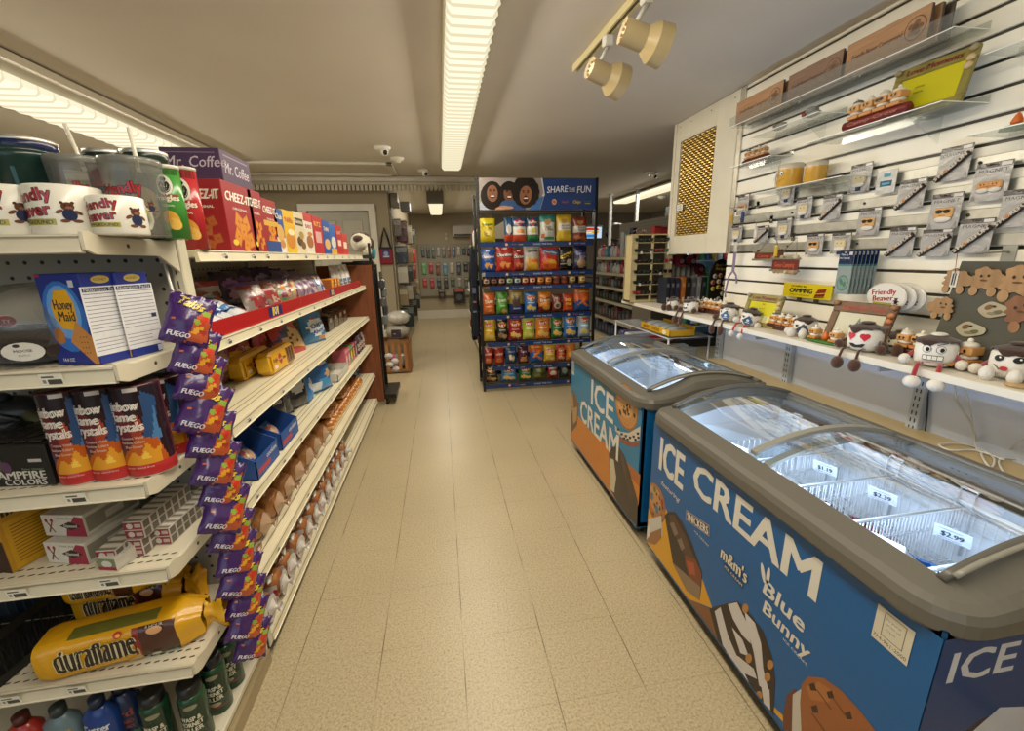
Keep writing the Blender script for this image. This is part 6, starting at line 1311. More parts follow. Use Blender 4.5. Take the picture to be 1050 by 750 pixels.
# sign: photo of three laughing people beside blue field
mb = MB('gloss', '1b3a78'); mb.box(RX0+.02, RX1-.015, YR-.008, YR, 1.905, 2.205, b=.001)
W_ = RX1-RX0-.035; fn = plane_fn((RX0+.02, YR-.0085, 1.905), (1, 0, 0), (0, 0, 1))
def face(u, v, s_, skin, tilt=0, hat=None, open_=False, hairw=1.0, curly=False):
    R = random.Random(int(u*100)); o = []
    if curly: o += [('e', u+.085*s_*math.cos(a)*hairw, v+.02+.09*s_*math.sin(a), .045*s_, .045*s_, '1a120e') for a in [k*.45 for k in range(14)]]+[('e', u, v+.03*s_, .09*s_*hairw, .09*s_, '1a120e')]
    else: o += [('e', u, v-.01, .095*s_*hairw, .115*s_, '1a120e')]
    o += [('e', u, v-.01*s_, .055*s_, .080*s_, skin, tilt), ('e', u-.02*s_, v+.015*s_, .010*s_, .006*s_, '1c110c'), ('e', u+.02*s_, v+.015*s_, .010*s_, .006*s_, '1c110c'), ('e', u, v-.008*s_, .009*s_, .014*s_, mixh(skin, '3a2015', .25)),
          ('e', u, v-.042*s_, .024*s_, .012*s_*(2.2 if open_ else 1), '3a1414'), ('e', u, v-.036*s_, .020*s_, .006*s_, 'e8e0d8'), ('e', u-.022*s_, v+.028*s_, .012*s_, .003*s_, '1a100c'), ('e', u+.022*s_, v+.028*s_, .012*s_, .003*s_, '1a100c')]
    if hat: o += [('e', u, v+.062*s_, .062*s_, .040*s_, hat), ('e', u, v+.035*s_, .066*s_, .012*s_, hat)]
    return o
dd = [('p', [(0, 0), (.62, 0), (.665, .145), (.64, .30), (0, .30)], '8f8580'), ('p', [(.60, 0), (.615, 0), (.665, .145), (.645, .155)], 'c9c8cc'), ('p', [(.64, .30), (.625, .30), (.655, .14), (.665, .145)], 'c9c8cc')]
dd += [('e', .09, .03, .12, .06, '9aa0ac'), ('e', .13, .13, .12, .13, '1a120e'), ('e', .33, .02, .14, .07, '3a5088')]
dd += face(.13, .165, 1.0, '7d5440', hairw=1.05)+face(.30, .16, 1.05, '6f4833', .1, hat='14100e')+[('e', .30, .055, .09, .04, '33507e'), ('p', [(.5, 0), (.61, 0), (.655, .13), (.6, .11), (.54, .05)], '3a6aa8')]+face(.465, .15, 1.12, '85583e', -.15, open_=True, curly=True)+[('e', .22, .015, .07, .022, 'b08468', .2), ('e', .29, .02, .05, .015, 'b08468')]
dd += [('t', 'SHARE', .795, .195, .060, 'd8dce8', dict(w=.22, bold=.01, shear=.15, rot=.05)), ('t', 'THE', .945, .195, .030, 'd8dce8', dict(w=.07)), ('t', 'FUN', 1.075, .195, .065, 'd8dce8', dict(w=.15, bold=.01, shear=.15, rot=.05)), ('r', .915, .172, .98, .175, 'd8dce8'),
       ('e', .76, .075, .025, .028, 'c9a890'), ('e', .76, .075, .018, .016, 'b8602a'), ('t', "Stacy's", .875, .075, .022, 'b85a7a', dict(w=.07, shear=.3)), ('t', "Chips", 1.0, .075, .030, 'b8a03a', dict(w=.08, bold=.04)), ('t', 'Simply', 1.115, .08, .022, '4a7a5a', dict(w=.07)), ('r', 1.085, .055, 1.145, .062, 'a8a83a')]
mb.deco(fn, clip(dd, 0, W_, 0, .30), off0=.0008, step=.0002)
mb.build('sign_board', rk)

def chip(px0, py0, px1, py1, z, base, shapes, label, seed, y=YR+.07, cat='chip bag', dep=.085):
    xc, w_, z1, _ = ey(y-.03, px0, py0, px1, py1); h = max(z1-z, .1)
    xc = at(1, y-.03, (px0+px1)/2, (py0+py1)/2).x
    R = random.Random(seed)
    return bag('chip_bag', w_*.98, h*.98, dep, base, shapes, (xc, y, z+.002), label, cat, R.uniform(-.08, .08), -.06, 0, seed, 'foil', 'chip bags on the black snack rack', (14, 18))
def logo(txt, c='e8dcc0', bg=None, v=.68, s_=.11, u=0, w=.7): return ([('e', u, v, .36, .12, bg)] if bg else [])+[('t', txt, u, v, s_, c, dict(w=w, bold=.05, rot=.08))]
def lays(bg, food='e0b85a'): return [('e', 0, .70, .36, .13, 'c8982a'), ('e', 0, .70, .30, .10, 'b8302a'), ('t', "Lay's", 0, .70, .10, 'e8e4d8', dict(w=.5, bold=.05, rot=.1)), ('e', -.15, .25, .22, .12, food), ('e', .18, .18, .22, .10, mixh(food, 'f0e0b0', .4)), ('r', -.25, .44, .25, .48, mixh(bg, 'ffffff', .5))]
def dor(food='c9823a'): return [('t', 'Doritos', 0, .66, .13, 'e0dcd8', dict(w=.82, bold=.05, rot=.05, outline=('1a1010', .1))), ('p', [(-.15, .60), (.15, .62), (0, .52)], 'b8302a'), ('p', [(-.35, .35), (.05, .38), (-.12, .10)], food), ('p', [(0, .30), (.38, .36), (.2, .06)], mixh(food, 'e8b060', .4)), ('e', 0, .9, .2, .03, 'd8d4d0')]
ROWS = [
 (RZS[0], 'top', [
  (492, 223, 508.5, 248, 'ccb818', [('e', 0, .42, .32, .22, '8a7a3a')]+logo('Funyuns', '2a4a22', None, .74, .12)+[('e', -.1, .5, .18, .12, 'c9b04a'), ('e', .12, .36, .18, .12, 'd8c46a')], 'yellow bag of onion rings'),
  (517, 222, 527, 247, '24486c', [('r', -.5, 0, .5, .25, 'b0402a'), ('e', 0, .5, .3, .2, 'c8c4bc')], 'blue and white bag mostly behind the ridged chips bag'),
  (525, 222, 540.5, 247, '24486c', [('p', [(-.5, .62), (.5, .62), (.5, .2), (-.5, .2)], 'd0ccc4'), ('r', -.5, 0, .5, .25, 'b8442a'), ('e', .1, .42, .28, .10, 'c8883a')]+logo('Ruffles', 'd8d4cc', 'a83040', .80, .10), 'blue, white and orange bag of ridged chips'),
  (540.5, 222, 553, 247, '24486c', [('p', [(-.5, .62), (.5, .62), (.5, .2), (-.5, .2)], 'd0ccc4'), ('r', -.5, 0, .5, .27, '1f6a3c'), ('e', .1, .45, .28, .12, 'b8b45a')]+logo('Ruffles', 'd8d4cc', 'a83040', .80, .10), 'blue, white and green bag of ridged chips'),
  (554, 219.5, 570, 247, 'c4c4ba', [('r', -.5, .74, .5, 1, '2f8a80'), ('e', 0, .74, .25, .12, 'b08a5a'), ('t', 'Simply', 0, .54, .08, '3a3a3a', dict(w=.5)), ('t', 'Chips', .08, .45, .10, '4a3a2a', dict(w=.6, bold=.02)), ('e', .1, .12, .35, .07, '3a7a5a'), ('e', -.3, .2, .12, .10, 'c0603a')], 'white bag with a teal top'),
  (571, 219, 587.5, 247, 'c8a828', [('r', -.4, .4, .5, .66, 'c8c4b8'), ('e', 0, .76, .2, .1, 'b0804a'), ('t', 'kettle', .05, .58, .07, '3a3a3a', dict(w=.5)), ('t', 'cooked', .05, .48, .08, '3a3a3a', dict(w=.6)), ('e', .1, .15, .35, .1, 'd8b83a')], 'yellow and white bag'),
  (588, 221.5, 603, 247, '7a3024', [('r', -.5, .32, .5, .62, 'b8b4aa'), ('e', 0, .76, .22, .1, 'a07848'), ('t', 'bistro', .05, .55, .07, '3a3a3a', dict(w=.5)), ('t', 'Salt', .05, .44, .09, '3a3a3a', dict(w=.5)), ('e', -.2, .12, .2, .1, 'a8683a'), ('e', .2, .1, .2, .1, '9a5a30')], 'brown and white bag')]),
 (RZS[1], 'second', [
  (493, 255, 508.5, 278, '1c4a9a', dor('c9923a'), 'blue bag of corn chips'),
  (508.5, 252, 527, 278, 'a82c24', dor(), 'large red bag of corn chips'),
  (526, 255, 538.5, 278, '8a241e', dor('a8542a'), 'darker red bag of corn chips'),
  (537, 251.5, 554.5, 277, 'a8a49c', [('r', -.35, 0, .4, .5, 'c08a2a'), ('e', .1, .2, .3, .14, 'd8a83a'), ('r', -.1, .36, .4, .46, 'c0582a')]+logo('CANTINA', '3a3a3a', None, .78, .09), 'white and gold bag of tortilla chips'),
  (554, 253, 574, 277, 'a82a24', [('p', [(-.35, .95), (.5, .85), (.5, .62), (-.35, .74)], '3a5a8a'), ('t', 'Munchies', .05, .79, .09, 'c8ccd4', dict(w=.7, bold=.05, rot=-.12)), ('e', 0, .25, .4, .24, 'c9641e'), ('e', .15, .35, .2, .1, 'd8a83a'), ('e', -.2, .2, .15, .1, 'a83a1c')], 'red bag of snack mix with a blue band'),
  (573.5, 252, 588.5, 277, '1a1a18', [('p', [(-.4, .60), (.4, .80), (.4, .64), (-.4, .44)], 'c8a828'), ('t', 'Smartfood', 0, .62, .10, '1a1a18', dict(w=.7, bold=.05, rot=.22)), ('e', .2, .3, .2, .16, 'a8a08a'), ('r', -.4, .22, .1, .3, '8a8a78')], 'black popcorn bag with a slanting yellow label'),
  (588.5, 250, 603.5, 276, '262447', [('e', .05, .25, .35, .2, 'a88a6a'), ('e', -.15, .7, .25, .1, '4a4a7a'), ('e', .1, .5, .3, .06, '8a8aa8')]+logo('SNACKS', '8a8ab0', None, .62, .09), 'navy purple bag')]),
 (RZS[3], 'third', [
  (495, 300.5, 508, 322, 'c4602a', logo('Sun', 'e8dcc8', None, .62, .17)+[('r', -.25, .35, .3, .40, 'e0a878'), ('e', .1, .15, .3, .06, 'd88a4a')], 'orange multigrain chip bag'),
  (509, 299, 521.5, 322, '4a8a34', logo('Snack', 'd8e0c0', None, .62, .15)+[('e', .15, .12, .25, .10, 'c8a858'), ('r', -.2, .35, .3, .40, '8ab868')], 'bright green chip bag'),
  (522, 296, 537, 321, '8a7434', [('r', -.5, 0, .5, .38, '1c2c60'), ('r', -.25, .3, .25, .66, '4a3a2c'), ('t', 'TOSTI', 0, .8, .12, 'c8b878', dict(w=.7, bold=.04)), ('r', -.2, .16, .25, .2, '8a98c0')], 'gold and navy chip bag'),
  (538, 299, 552, 320, '2264a8', lays('2264a8'), 'blue potato chip bag with the round yellow and red badge'),
  (552.5, 299, 566, 320, 'c87a20', [('r', -.5, .0, .5, .3, '6a1c18'), ('p', [(-.4, .45), (.45, .6), (.45, .75), (-.4, .62)], '8a1f1c'), ('t', 'Fritos', 0, .6, .14, 'e0d4b0', dict(w=.75, bold=.05, rot=.12)), ('e', .1, .22, .3, .1, 'c9923a')], 'orange gold corn chip bag with red lower band'),
  (566.5, 301.5, 577, 320, '6a2a22', [('e', 0, .35, .35, .2, 'b09a88'), ('e', 0, .35, .2, .12, '5a4a40'), ('t', 'BBQ', 0, .76, .12, 'c8b8a8', dict(w=.5))], 'narrow dark red and tan bag'),
  (577.5, 301, 589.5, 319, 'b03a1c', [('t', 'HOT', 0, .65, .16, 'e0b83a', dict(w=.5, bold=.05)), ('t', 'FRIES', 0, .42, .13, 'e0b83a', dict(w=.6, bold=.05)), ('e', 0, .15, .35, .1, 'd86a2a')], 'red orange bag of hot snack sticks'),
  (589, 293, 606, 318, 'c4541c', [('p', [(-.5, .0), (.5, 0), (.5, .45), (.1, .35), (-.2, .48), (-.5, .3)], '1c4a8a'), ('e', 0, .4, .3, .06, 'd87a1c', .5), ('e', .2, .25, .25, .05, 'd87a1c', -.4), ('t', 'Cheetos', 0, .8, .12, 'd8b83a', dict(w=.8, bold=.05, outline=('5a1a10', .1)))], 'tall orange and blue puffed snack bag')]),
 (RZS[4], 'fourth', [
  (495, 326, 508.5, 350.5, 'd0a824', lays('d0a824'), 'yellow potato chip bag'),
  (509, 326, 521.5, 350, '1f1a18', lays('1f1a18', '8a6a48'), 'black potato chip bag'),
  (521.5, 325, 536, 349, '94202a', lays('94202a'), 'crimson potato chip bag'),
  (536, 324, 549.5, 349, 'a8b43c', lays('a8b43c', 'c8c05a'), 'lime green potato chip bag'),
  (549.5, 323, 564.5, 348, 'd0762a', lays('d0762a'), 'orange potato chip bag'),
  (565.5, 323.5, 578, 347, '1f6a3a', lays('1f6a3a'), 'dark green potato chip bag'),
  (578, 321, 593, 347, '2c6cb4', lays('2c6cb4'), 'royal blue potato chip bag'),
  (593.5, 320, 606.5, 346, '8aa8c8', lays('8aa8c8', 'd8c878'), 'pale blue potato chip bag')]),
 (RZS[5], 'fifth', [
  (495.5, 357, 506, 374, 'a0241f', logo('crisp', 'e0d0b0', None, .66, .13)+[('e', 0, .25, .35, .14, 'b8642c')], 'red snack bag at the left end'),
  (507, 357, 517.5, 373, '9a241f', logo('crisp', 'e0d0b0', None, .66, .13)+[('e', 0, .25, .35, .14, 'b8642c')], 'red snack bag beside its twin'),
  (518, 356, 530.5, 373, '20406c', [('e', -.1, .4, .12, .18, 'd8c8a0'), ('e', .15, .35, .12, .18, 'd8c8a0'), ('t', 'twists', 0, .75, .12, 'c8d0dc', dict(w=.6))], 'navy blue bag with two pale shapes'),
  (531, 355, 542.5, 372, '4a1c34', [('p', [(-.3, .1), (.35, .12), (.25, .42), (-.2, .4)], 'c08a4a'), ('t', 'Takis', 0, .7, .12, 'd8c8d0', dict(w=.6))], 'plum coloured bag'),
  (543, 352, 558, 371, 'c4581c', [('p', [(-.5, .0), (.5, 0), (.5, .6), (.1, .5), (-.2, .62), (-.5, .5)], '1c5aa0'), ('e', 0, .45, .3, .08, 'd87a1c', .5), ('e', .2, .25, .25, .06, 'd87a1c', -.4), ('t', 'Cheetos', 0, .82, .11, 'd8b83a', dict(w=.8, bold=.05))], 'orange and blue puffed snack bag'),
  (558, 354, 570.5, 370, 'c8a42a', lays('c8a42a'), 'mustard yellow bag'),
  (571, 354, 580.5, 369, 'b03a2a', lays('b03a2a', 'd8a878'), 'red bag with tan lower half'),
  (581, 353, 591, 368, 'c8762a', [('e', 0, .4, .3, .2, 'd8a04a')], 'orange bag next to the freezer corner')]),
 (RZS[6], 'bottom', [
  (497, 375, 511, 390.5, '221a16', lays('221a16', '9a6a3a'), 'black potato chip bag'),
  (514, 375, 530, 390, '3a86c0', lays('3a86c0'), 'sky blue potato chip bag'),
  (532, 374, 546, 389.5, '1f6a3c', lays('1f6a3c'), 'green potato chip bag'),
  (546.5, 373, 561.5, 389, '5a6030', [('e', -.1, .6, .2, .1, '8a8a4a'), ('e', .2, .35, .2, .12, '3a4020'), ('e', -.2, .25, .2, .1, '7a7a40'), ('e', .1, .8, .2, .06, '8a8a4a')], 'olive patterned bag'),
  (562, 372.5, 573, 388.5, 'a0262a', [('e', 0, .35, .35, .15, 'c8b8a0'), ('r', -.4, .6, .4, .75, 'd8c0a8')], 'red bag with a white patch'),
  (574, 373, 584, 388, '22302a', [('e', 0, .5, .3, .2, '7a8a80')], 'dark grey green bag next to the freezer corner')])]
for z, rn, items in ROWS:
    for j, (a, b_, c_, d_, base, shp, lab) in enumerate(items):
        chip(a, b_, c_, d_, z, base, shp, '%s, %s shelf of black rack' % (lab, rn), 300+int(z*100)+j)
cans = [('5a2420', 'b0a090'), ('40201c', '8a6a5a'), ('5a2420', 'b0a090'), ('3a5a44', 'b8c0a8'), ('3a4a5a', 'c0c8c8'), ('8a3024', 'd8c0a0'), ('8a3024', 'd8c0a0'), ('b05a20', 'd8a860'), ('b05a20', 'd8a860'), ('a04a2c', '3a3a3a'), ('a04a2c', '3a3a3a'), ('9a7a4a', 'd8c090'), ('b08a3a', 'e0c890')]
cx_ = [498.5, 506.5, 514.5, 522.5, 530.5, 538.5, 546, 554.5, 562.5, 571, 579, 587, 597]
for j, ((c1, c2), px_) in enumerate(zip(cans, cx_)):
    x = at(1, YR+.03, px_, 287).x; r = .037; h = .085; mb = MB('gloss', c1)
    mb.lathe([(r, 0), (r, h)], 20, c1); mb.lathe([(r*1.03, h-.006), (r*1.03, h+.006), (r*.9, h+.007), (0, h+.007)], 20, '1c1c1e' if j not in (9, 10) else '6a3020')
    mb.deco(cyl_fn(r, -PI/2), [('r', -r*.9, h*.3, r*.9, h*.75, c2), ('e', 0, h*.5, r*.5, h*.15, mixh(c1, '000000', .3))], curved=True)
    if j in (9, 10): mb.lathe([(r, h*.5), (r*1.02, h*.5), (r*1.02, h*.55), (r, h*.55)], 20, '1c1c1e')
    put(mb, 'dip_can', (x, YR+.045, RZS[2]+.002), 'small dip can on the black rack, %s from the left of the can row' % NTH[j], 'can', group='dip cans on the black rack')

# navy aprons hanging at the left side of the rack
for j, (y_, x_, z0, z1, w_) in enumerate(((4.62, .34, .62, 1.52, .11), (4.78, .335, .55, 1.40, .12))):
    mb = MB('cloth', '1c2230'); n = 10; vs = []; fs = []
    for side in (-1, 1):
        for i in range(7):
            for k in range(n+1):
                t_ = i/6-.5; v = k/n; vs.append((x_+side*(.020+.008*math.sin(6*t_*2+k)), y_+t_*(w_+.05*(1-v)), z0+(z1-z0)*v))
    def I(s_, i, k): return s_*7*(n+1)+i*(n+1)+k
    for s_ in (0, 1):
        for i in range(6):
            for k in range(n): fs.append((I(s_, i, k), I(s_, i+1, k), I(s_, i+1, k+1), I(s_, i, k+1)))
    for k in range(n): fs.append((I(0, 0, k), I(1, 0, k), I(1, 0, k+1), I(0, 0, k+1))); fs.append((I(0, 6, k), I(1, 6, k), I(1, 6, k+1), I(0, 6, k+1)))
    mb.raw(vs, fs, smooth=True)
    if j == 0:
        mb.deco(plane_fn((x_-.005, y_-w_/2-.032, 0), (1, 0, 0), (0, 0, 1)), [('r', -.02, 1.08, .02, 1.14, '4a5068'), ('r', -.015, .98, .02, 1.0, '8a5a5a'), ('r', -.02, .88, .02, .9, '5a6078')])
    mb.tube([(x_, y_-.02, z1), (x_, y_, z1+.16), (x_, y_+.02, z1)], .008, 6)
    tag(mb.build('apron', origin=(x_, y_, z0)), 'navy apron hanging on the left side of the black rack, %s one' % ['front', 'rear'][j], 'apron', 'navy aprons')

# ------------------------------------------------------------------ wall shelf on the right with its brackets
SHZ = 1.035; SHX = 1.65
ws = thing('display_shelf', 'long white shelf along the right wall carrying plush toys and frames', 'shelf', (1.8, 1.9, SHZ))
mb = MB('enamel', 'ddd8cb'); mb.box(SHX, XW-.002, -.6, 2.72, SHZ-.028, SHZ, b=.003); mb.box(SHX, XW+.26, 2.72, 3.78, SHZ-.028, SHZ, b=.003); mb.build('board', ws)
for j, (px_, py_) in enumerate(((808, 372), (940, 420), (738, 345))):
    y_ = at(0, XW-.02, px_, py_).y; 
    mb = MB('enamel', 'bcc6d2'); mb.box(XW-.032, XW-.001, y_-.022, y_+.022, .62, SHZ-.03, b=.002)
    for k in range(12):
        for dy in (-.009, .007): mb.box(XW-.0328, XW-.0318, y_+dy-.0022, y_+dy+.0022, .645+k*.032, .662+k*.032, '1e2226')
    mb.box(XW-.25, XW-.03, y_-.004, y_+.004, SHZ-.06, SHZ-.03, 'bcc6d2')
    mb.build('bracket_post', ws)

# --- plush marshmallows
def plush(px, py, r, label, face_='smile', legs='4a2c1c', feet='4a2c1c', body='e6e2d8', cap='3a2218', y_off=0, x=SHX+.085, rz=0.0, tagc=None, leg_r=.006, foot=(.022, .018, .026), lean=0, sit=True, extra=None, group='marshmallow plush toys on the wall shelf'):
    p = at(0, x, px, py); y = p.y+y_off; z = SHZ+.002
    root = thing('marshmallow_plush', label, 'plush toy', (x, y, z), group)
    def mk(kind, col): m2 = MB(kind, col); m2.M = Matrix.Translation((x, y, z)) @ Matrix.Rotation(rz, 4, 'Z') @ Matrix.Rotation(lean, 4, 'X'); return m2
    # local front is -x
    h = r*1.75
    mb = mk('plush', body); mb.lathe([(0, 0), (r*.7, .004), (r*.95, r*.25), (r, r*.8), (r*.98, h-r*.35), (r*.85, h-r*.08), (r*.5, h), (0, h+.004)], 24)
    fn = lambda u, v, o=0: (-(r*1.0+.0015+o)*math.cos(u/r), -(r+.0015+o)*math.sin(u/r), v)
    k = r/.06; dd = []
    if face_ == 'heart':
        for u in (-.024*k, .026*k): dd += [('e', u-.007*k, .068*k, .010*k, .010*k, 'c9283a'), ('e', u+.007*k, .068*k, .010*k, .010*k, 'c9283a'), ('p', [(u-.016*k, .064*k), (u+.016*k, .064*k), (u, .046*k)], 'c9283a')]
        dd += [('p', [(-.026*k, .034*k), (.030*k, .036*k), (.022*k, .022*k), (0, .018*k), (-.018*k, .024*k)], '1c1c1c'), ('p', [(-.014*k, .021*k), (.016*k, .022*k), (0, .018*k)], '2f6a5a')]
    elif face_ == 'snarl':
        for u in (-.018*k, .020*k): dd += [('e', u, .070*k, .013*k, .014*k, '2a2a2a'), ('e', u, .070*k, .0115*k, .0125*k, 'e2ded4'), ('e', u+.003*k, .069*k, .006*k, .008*k, '1a1a1a')]
        dd += [('p', [(-.034*k, .094*k), (-.008*k, .084*k), (-.008*k, .087*k), (-.034*k, .098*k)], '1a1a1a'), ('p', [(.034*k, .094*k), (.008*k, .084*k), (.008*k, .087*k), (.034*k, .098*k)], '1a1a1a'), ('r', -.026*k, .030*k, .030*k, .048*k, '1a1a1a'), ('r', -.024*k, .032*k, .028*k, .046*k, 'e8e4da')]+[('r', u, .032*k, u+.0012, .046*k, '1a1a1a') for u in (-.012*k, 0, .013*k)]+[('p', [(-.05*k, .012*k), (.06*k, .012*k), (.07*k, .03*k), (.04*k, .02*k), (0, .024*k), (-.04*k, .018*k)], 'c9822a')]
    elif face_ == 'kiss':
        for u in (-.022*k, .024*k): dd += [('e', u, .072*k, .013*k, .010*k, '16181c', .2), ('e', u+.003*k, .075*k, .003*k, .003*k, 'e8e4da')]
        dd += [('e', -.004*k, .040*k, .010*k, .007*k, 'c0282f'), ('p', [(-.034*k, .05*k), (-.03*k, .05*k), (-.012*k, .036*k), (-.014*k, .034*k)], '2a2a2a')]
    elif face_ == 'wink':
        for u in (-.020*k, .022*k): dd += [('p', [(u-.012*k, .066*k), (u+.012*k, .066*k), (u+.012*k, .070*k), (u-.012*k, .070*k)], '1a1a1a'), ('e', u, .062*k, .008*k, .005*k, '1a1a1a')]
        dd += [('p', [(-.026*k, .044*k), (.026*k, .046*k), (.018*k, .034*k), (-.016*k, .034*k)], '1a1a1a'), ('r', -.016*k, .037*k, .018*k, .042*k, 'e8e4da')]
    else:
        for u in (-.020*k, .022*k): dd += [('e', u, .068*k, .005*k, .008*k, '1a1a1a'), ('p', [(u-.010*k, .082*k), (u+.010*k, .084*k), (u+.010*k, .087*k), (u-.010*k, .085*k)], '1a1a1a')]
        dd += [('p', [(-.022*k, .048*k), (.024*k, .050*k), (.014*k, .036*k), (-.012*k, .036*k)], '1a1a1a')]
    mb.deco(fn, dd, curved=True, off0=.0006, step=.0002); mb.build('body', root)
    mb = mk('plush', cap); n = 28; vs = []; fs = []
    for t_ in range(5):
        for i in range(n):
            a = 2*PI*i/n; dr = .18*math.sin(3*a+px)+.10*math.sin(7*a)
            q = (0, .5, .90, 1.02, 1.03)[t_]; hz = (h+.008, h+.006, h-.004, h-r*.12, h-r*(.24+dr))[t_]
            vs.append((r*q*math.cos(a), r*q*math.sin(a), hz))
    for t_ in range(4):
        for i in range(n): fs.append((t_*n+i, t_*n+(i+1) % n, (t_+1)*n+(i+1) % n, (t_+1)*n+i))
    mb.raw(vs, fs, smooth=True); mb.build('chocolate_cap', root)
    mb = mk('plush', 'e0dcd2' if face_ in ('snarl', 'wave') else cap)
    mb.ball((0, 0, h+.012), (r*.5, r*.4, r*.12)); mb.build('top_tuft', root)
    edge = x-SHX
    for s_ in (-1, 1):
        mb = mk('plush', legs); yy = s_*r*.45
        if sit: pts = [(-r*.8, yy, .014), (-edge-.004, yy*1.1, .012), (-edge-.016, yy*1.15, -.012), (-edge-.018, yy*1.2, -.034)]
        else: pts = [(-r*.8, yy, .014), (-r*1.3, yy*1.2, .012)]
        mb.tube(pts, leg_r, 8); lg_ = mb.build('leg', root)
        mb = mk('plush', feet); e_ = pts[-1]; mb.ball((e_[0]-.006, e_[1], e_[2]-.012 if sit else .020), foot); mb.build('foot', lg_)
        mb = mk('plush', legs); mb.tube([(-.2*r, s_*r*.95, h*.45), (-.5*r, s_*r*1.25, h*.25), (-.55*r, s_*r*1.25, .02)], leg_r, 8); am = mb.build('arm', root)
        mb = mk('plush', feet if face_ != 'kiss' else 'd8d2c6'); mb.ball((-.6*r, s_*r*1.28, .020), (.020, .017, .018)); mb.build('hand', am)
    if tagc:
        mb = mk('paper', tagc); u_, v_ = extra or (.3*r, h*.4)
        c_ = (-r*1.08, -u_, v_); s_ = .030
        fnt = plane_fn(c_, (.15, -1, 0), (.1, 0, 1)); mb.prism([(0, s_), (s_, 0), (0, -s_), (-s_, 0)], lambda u, v, t_: fnt(u, v, t_), 0, .001, tagc)
        mb.deco(lambda u, v, o=0: fnt(u, v, .001+o), [('p', [(0, s_*.85), (s_*.85, 0), (0, -s_*.85), (-s_*.85, 0)], mixh(tagc, 'ffffff', .2)), ('p', [(0, s_*.78), (s_*.78, 0), (0, -s_*.78), (-s_*.78, 0)], tagc), ('e', 0, .004, .008, .007, 'd0d4d8'), ('r', -.012, -.010, .012, -.006, 'd0d4d8')]); mb.build('hang_tag', root)
    return root
plush(690, 312, .045, 'small grey white plush at the far end of the shelf near the sunglasses stand', 'smile', x=SHX+.06, sit=False, rz=.3)
plush(708, 318, .052, 'white plush sitting with dangling brown feet, farthest one on the shelf edge', 'smile', foot=(.018, .018, .03), rz=.2)
plush(748, 322, .055, 'white plush with blue tag beside the yellow picture frame, brown feet dangling', 'smile', tagc='3a5a8a', foot=(.018, .018, .03), rz=.3)
plush(768, 330, .050, 'tilted white plush with blue diamond tag and small white feet', 'wink', legs='b03a44', feet='d8d4cc', tagc='24486c', rz=.4, lean=.18, foot=(.016, .016, .018))
plush(826, 335, .050, 'white plush with dark diamond tag behind the green based figurine', 'wink', feet='d8d4cc', legs='d0ccc0', tagc='2a3a4a', x=SHX+.12, sit=False, rz=.35)
plush(885, 360, .060, 'white plush with red heart eyes and chocolate cap sitting on the shelf edge', 'heart', tagc=None, rz=.25, leg_r=.005, foot=(.024, .022, .027))
plush(922, 350, .044, 'cream smirking plush behind the chocolate log figurine', 'smile', x=SHX+.17, sit=False, rz=.3, body='ccc2a4')
plush(955, 380, .058, 'white plush baring its teeth, red legs and white feet hanging over the edge', 'snarl', legs='a02a34', feet='dcd8d0', rz=.5, leg_r=.007, foot=(.025, .024, .022))
plush(1041, 372, .058, 'white plush with red lips at the right edge of the photo', 'kiss', legs='a04a54', feet='dcd8d0', x=SHX+.14, sit=False, rz=.25)

# --- marshmallow and cracker figurines on chocolate logs
def smore(mb, x, y, z, k=1.0, shades=False, hat=None, seed=0):
    s_ = .020*k
    mb.box(x-s_, x+s_, y-s_, y+s_, z, z+.010*k, 'c98a4a', b=.002); mb.ball((x, y, z+.016*k), (s_*1.0, s_*1.0, .009*k), 'e0d8c8', n=10, m_=6); mb.box(x-s_*.95, x+s_*.95, y-s_*.95, y+s_*.95, z+.021*k, z+.040*k, 'd29a58', b=.003)
    mb.ball((x, y, z+.043*k), (s_*.9, s_*.9, .008*k), 'e6dfd0', n=10, m_=6)
    fn = lambda u, v, o=0: (x-s_-.0008-o, y-u, z+v)
    dd = [('e', -.006*k, .031*k, .003*k, .004*k, '1a1410'), ('e', .006*k, .031*k, .003*k, .004*k, '1a1410'), ('r', -.005*k, .0245*k, .005*k, .026*k, '5a2a18')]
    if shades: dd = [('e', -.007*k, .031*k, .0065*k, .0045*k, '101010'), ('e', .007*k, .031*k, .0065*k, .0045*k, '101010'), ('r', -.012*k, .032*k, .012*k, .034*k, '101010'), ('r', -.005*k, .0245*k, .005*k, .026*k, '5a2a18')]
    mb.deco(fn, dd)
    if hat: mb.ball((x, y, z+.048*k), (s_*.8, s_*.8, .010*k), hat, n=10, m_=6); mb.ball((x-.3*s_, y, z+.058*k), .004*k, 'e8e4da', n=8, m_=5)
    else: mb.ball((x, y, z+.054*k), (.006*k, .006*k, .006*k), 'e8e2d4', n=8, m_=5)
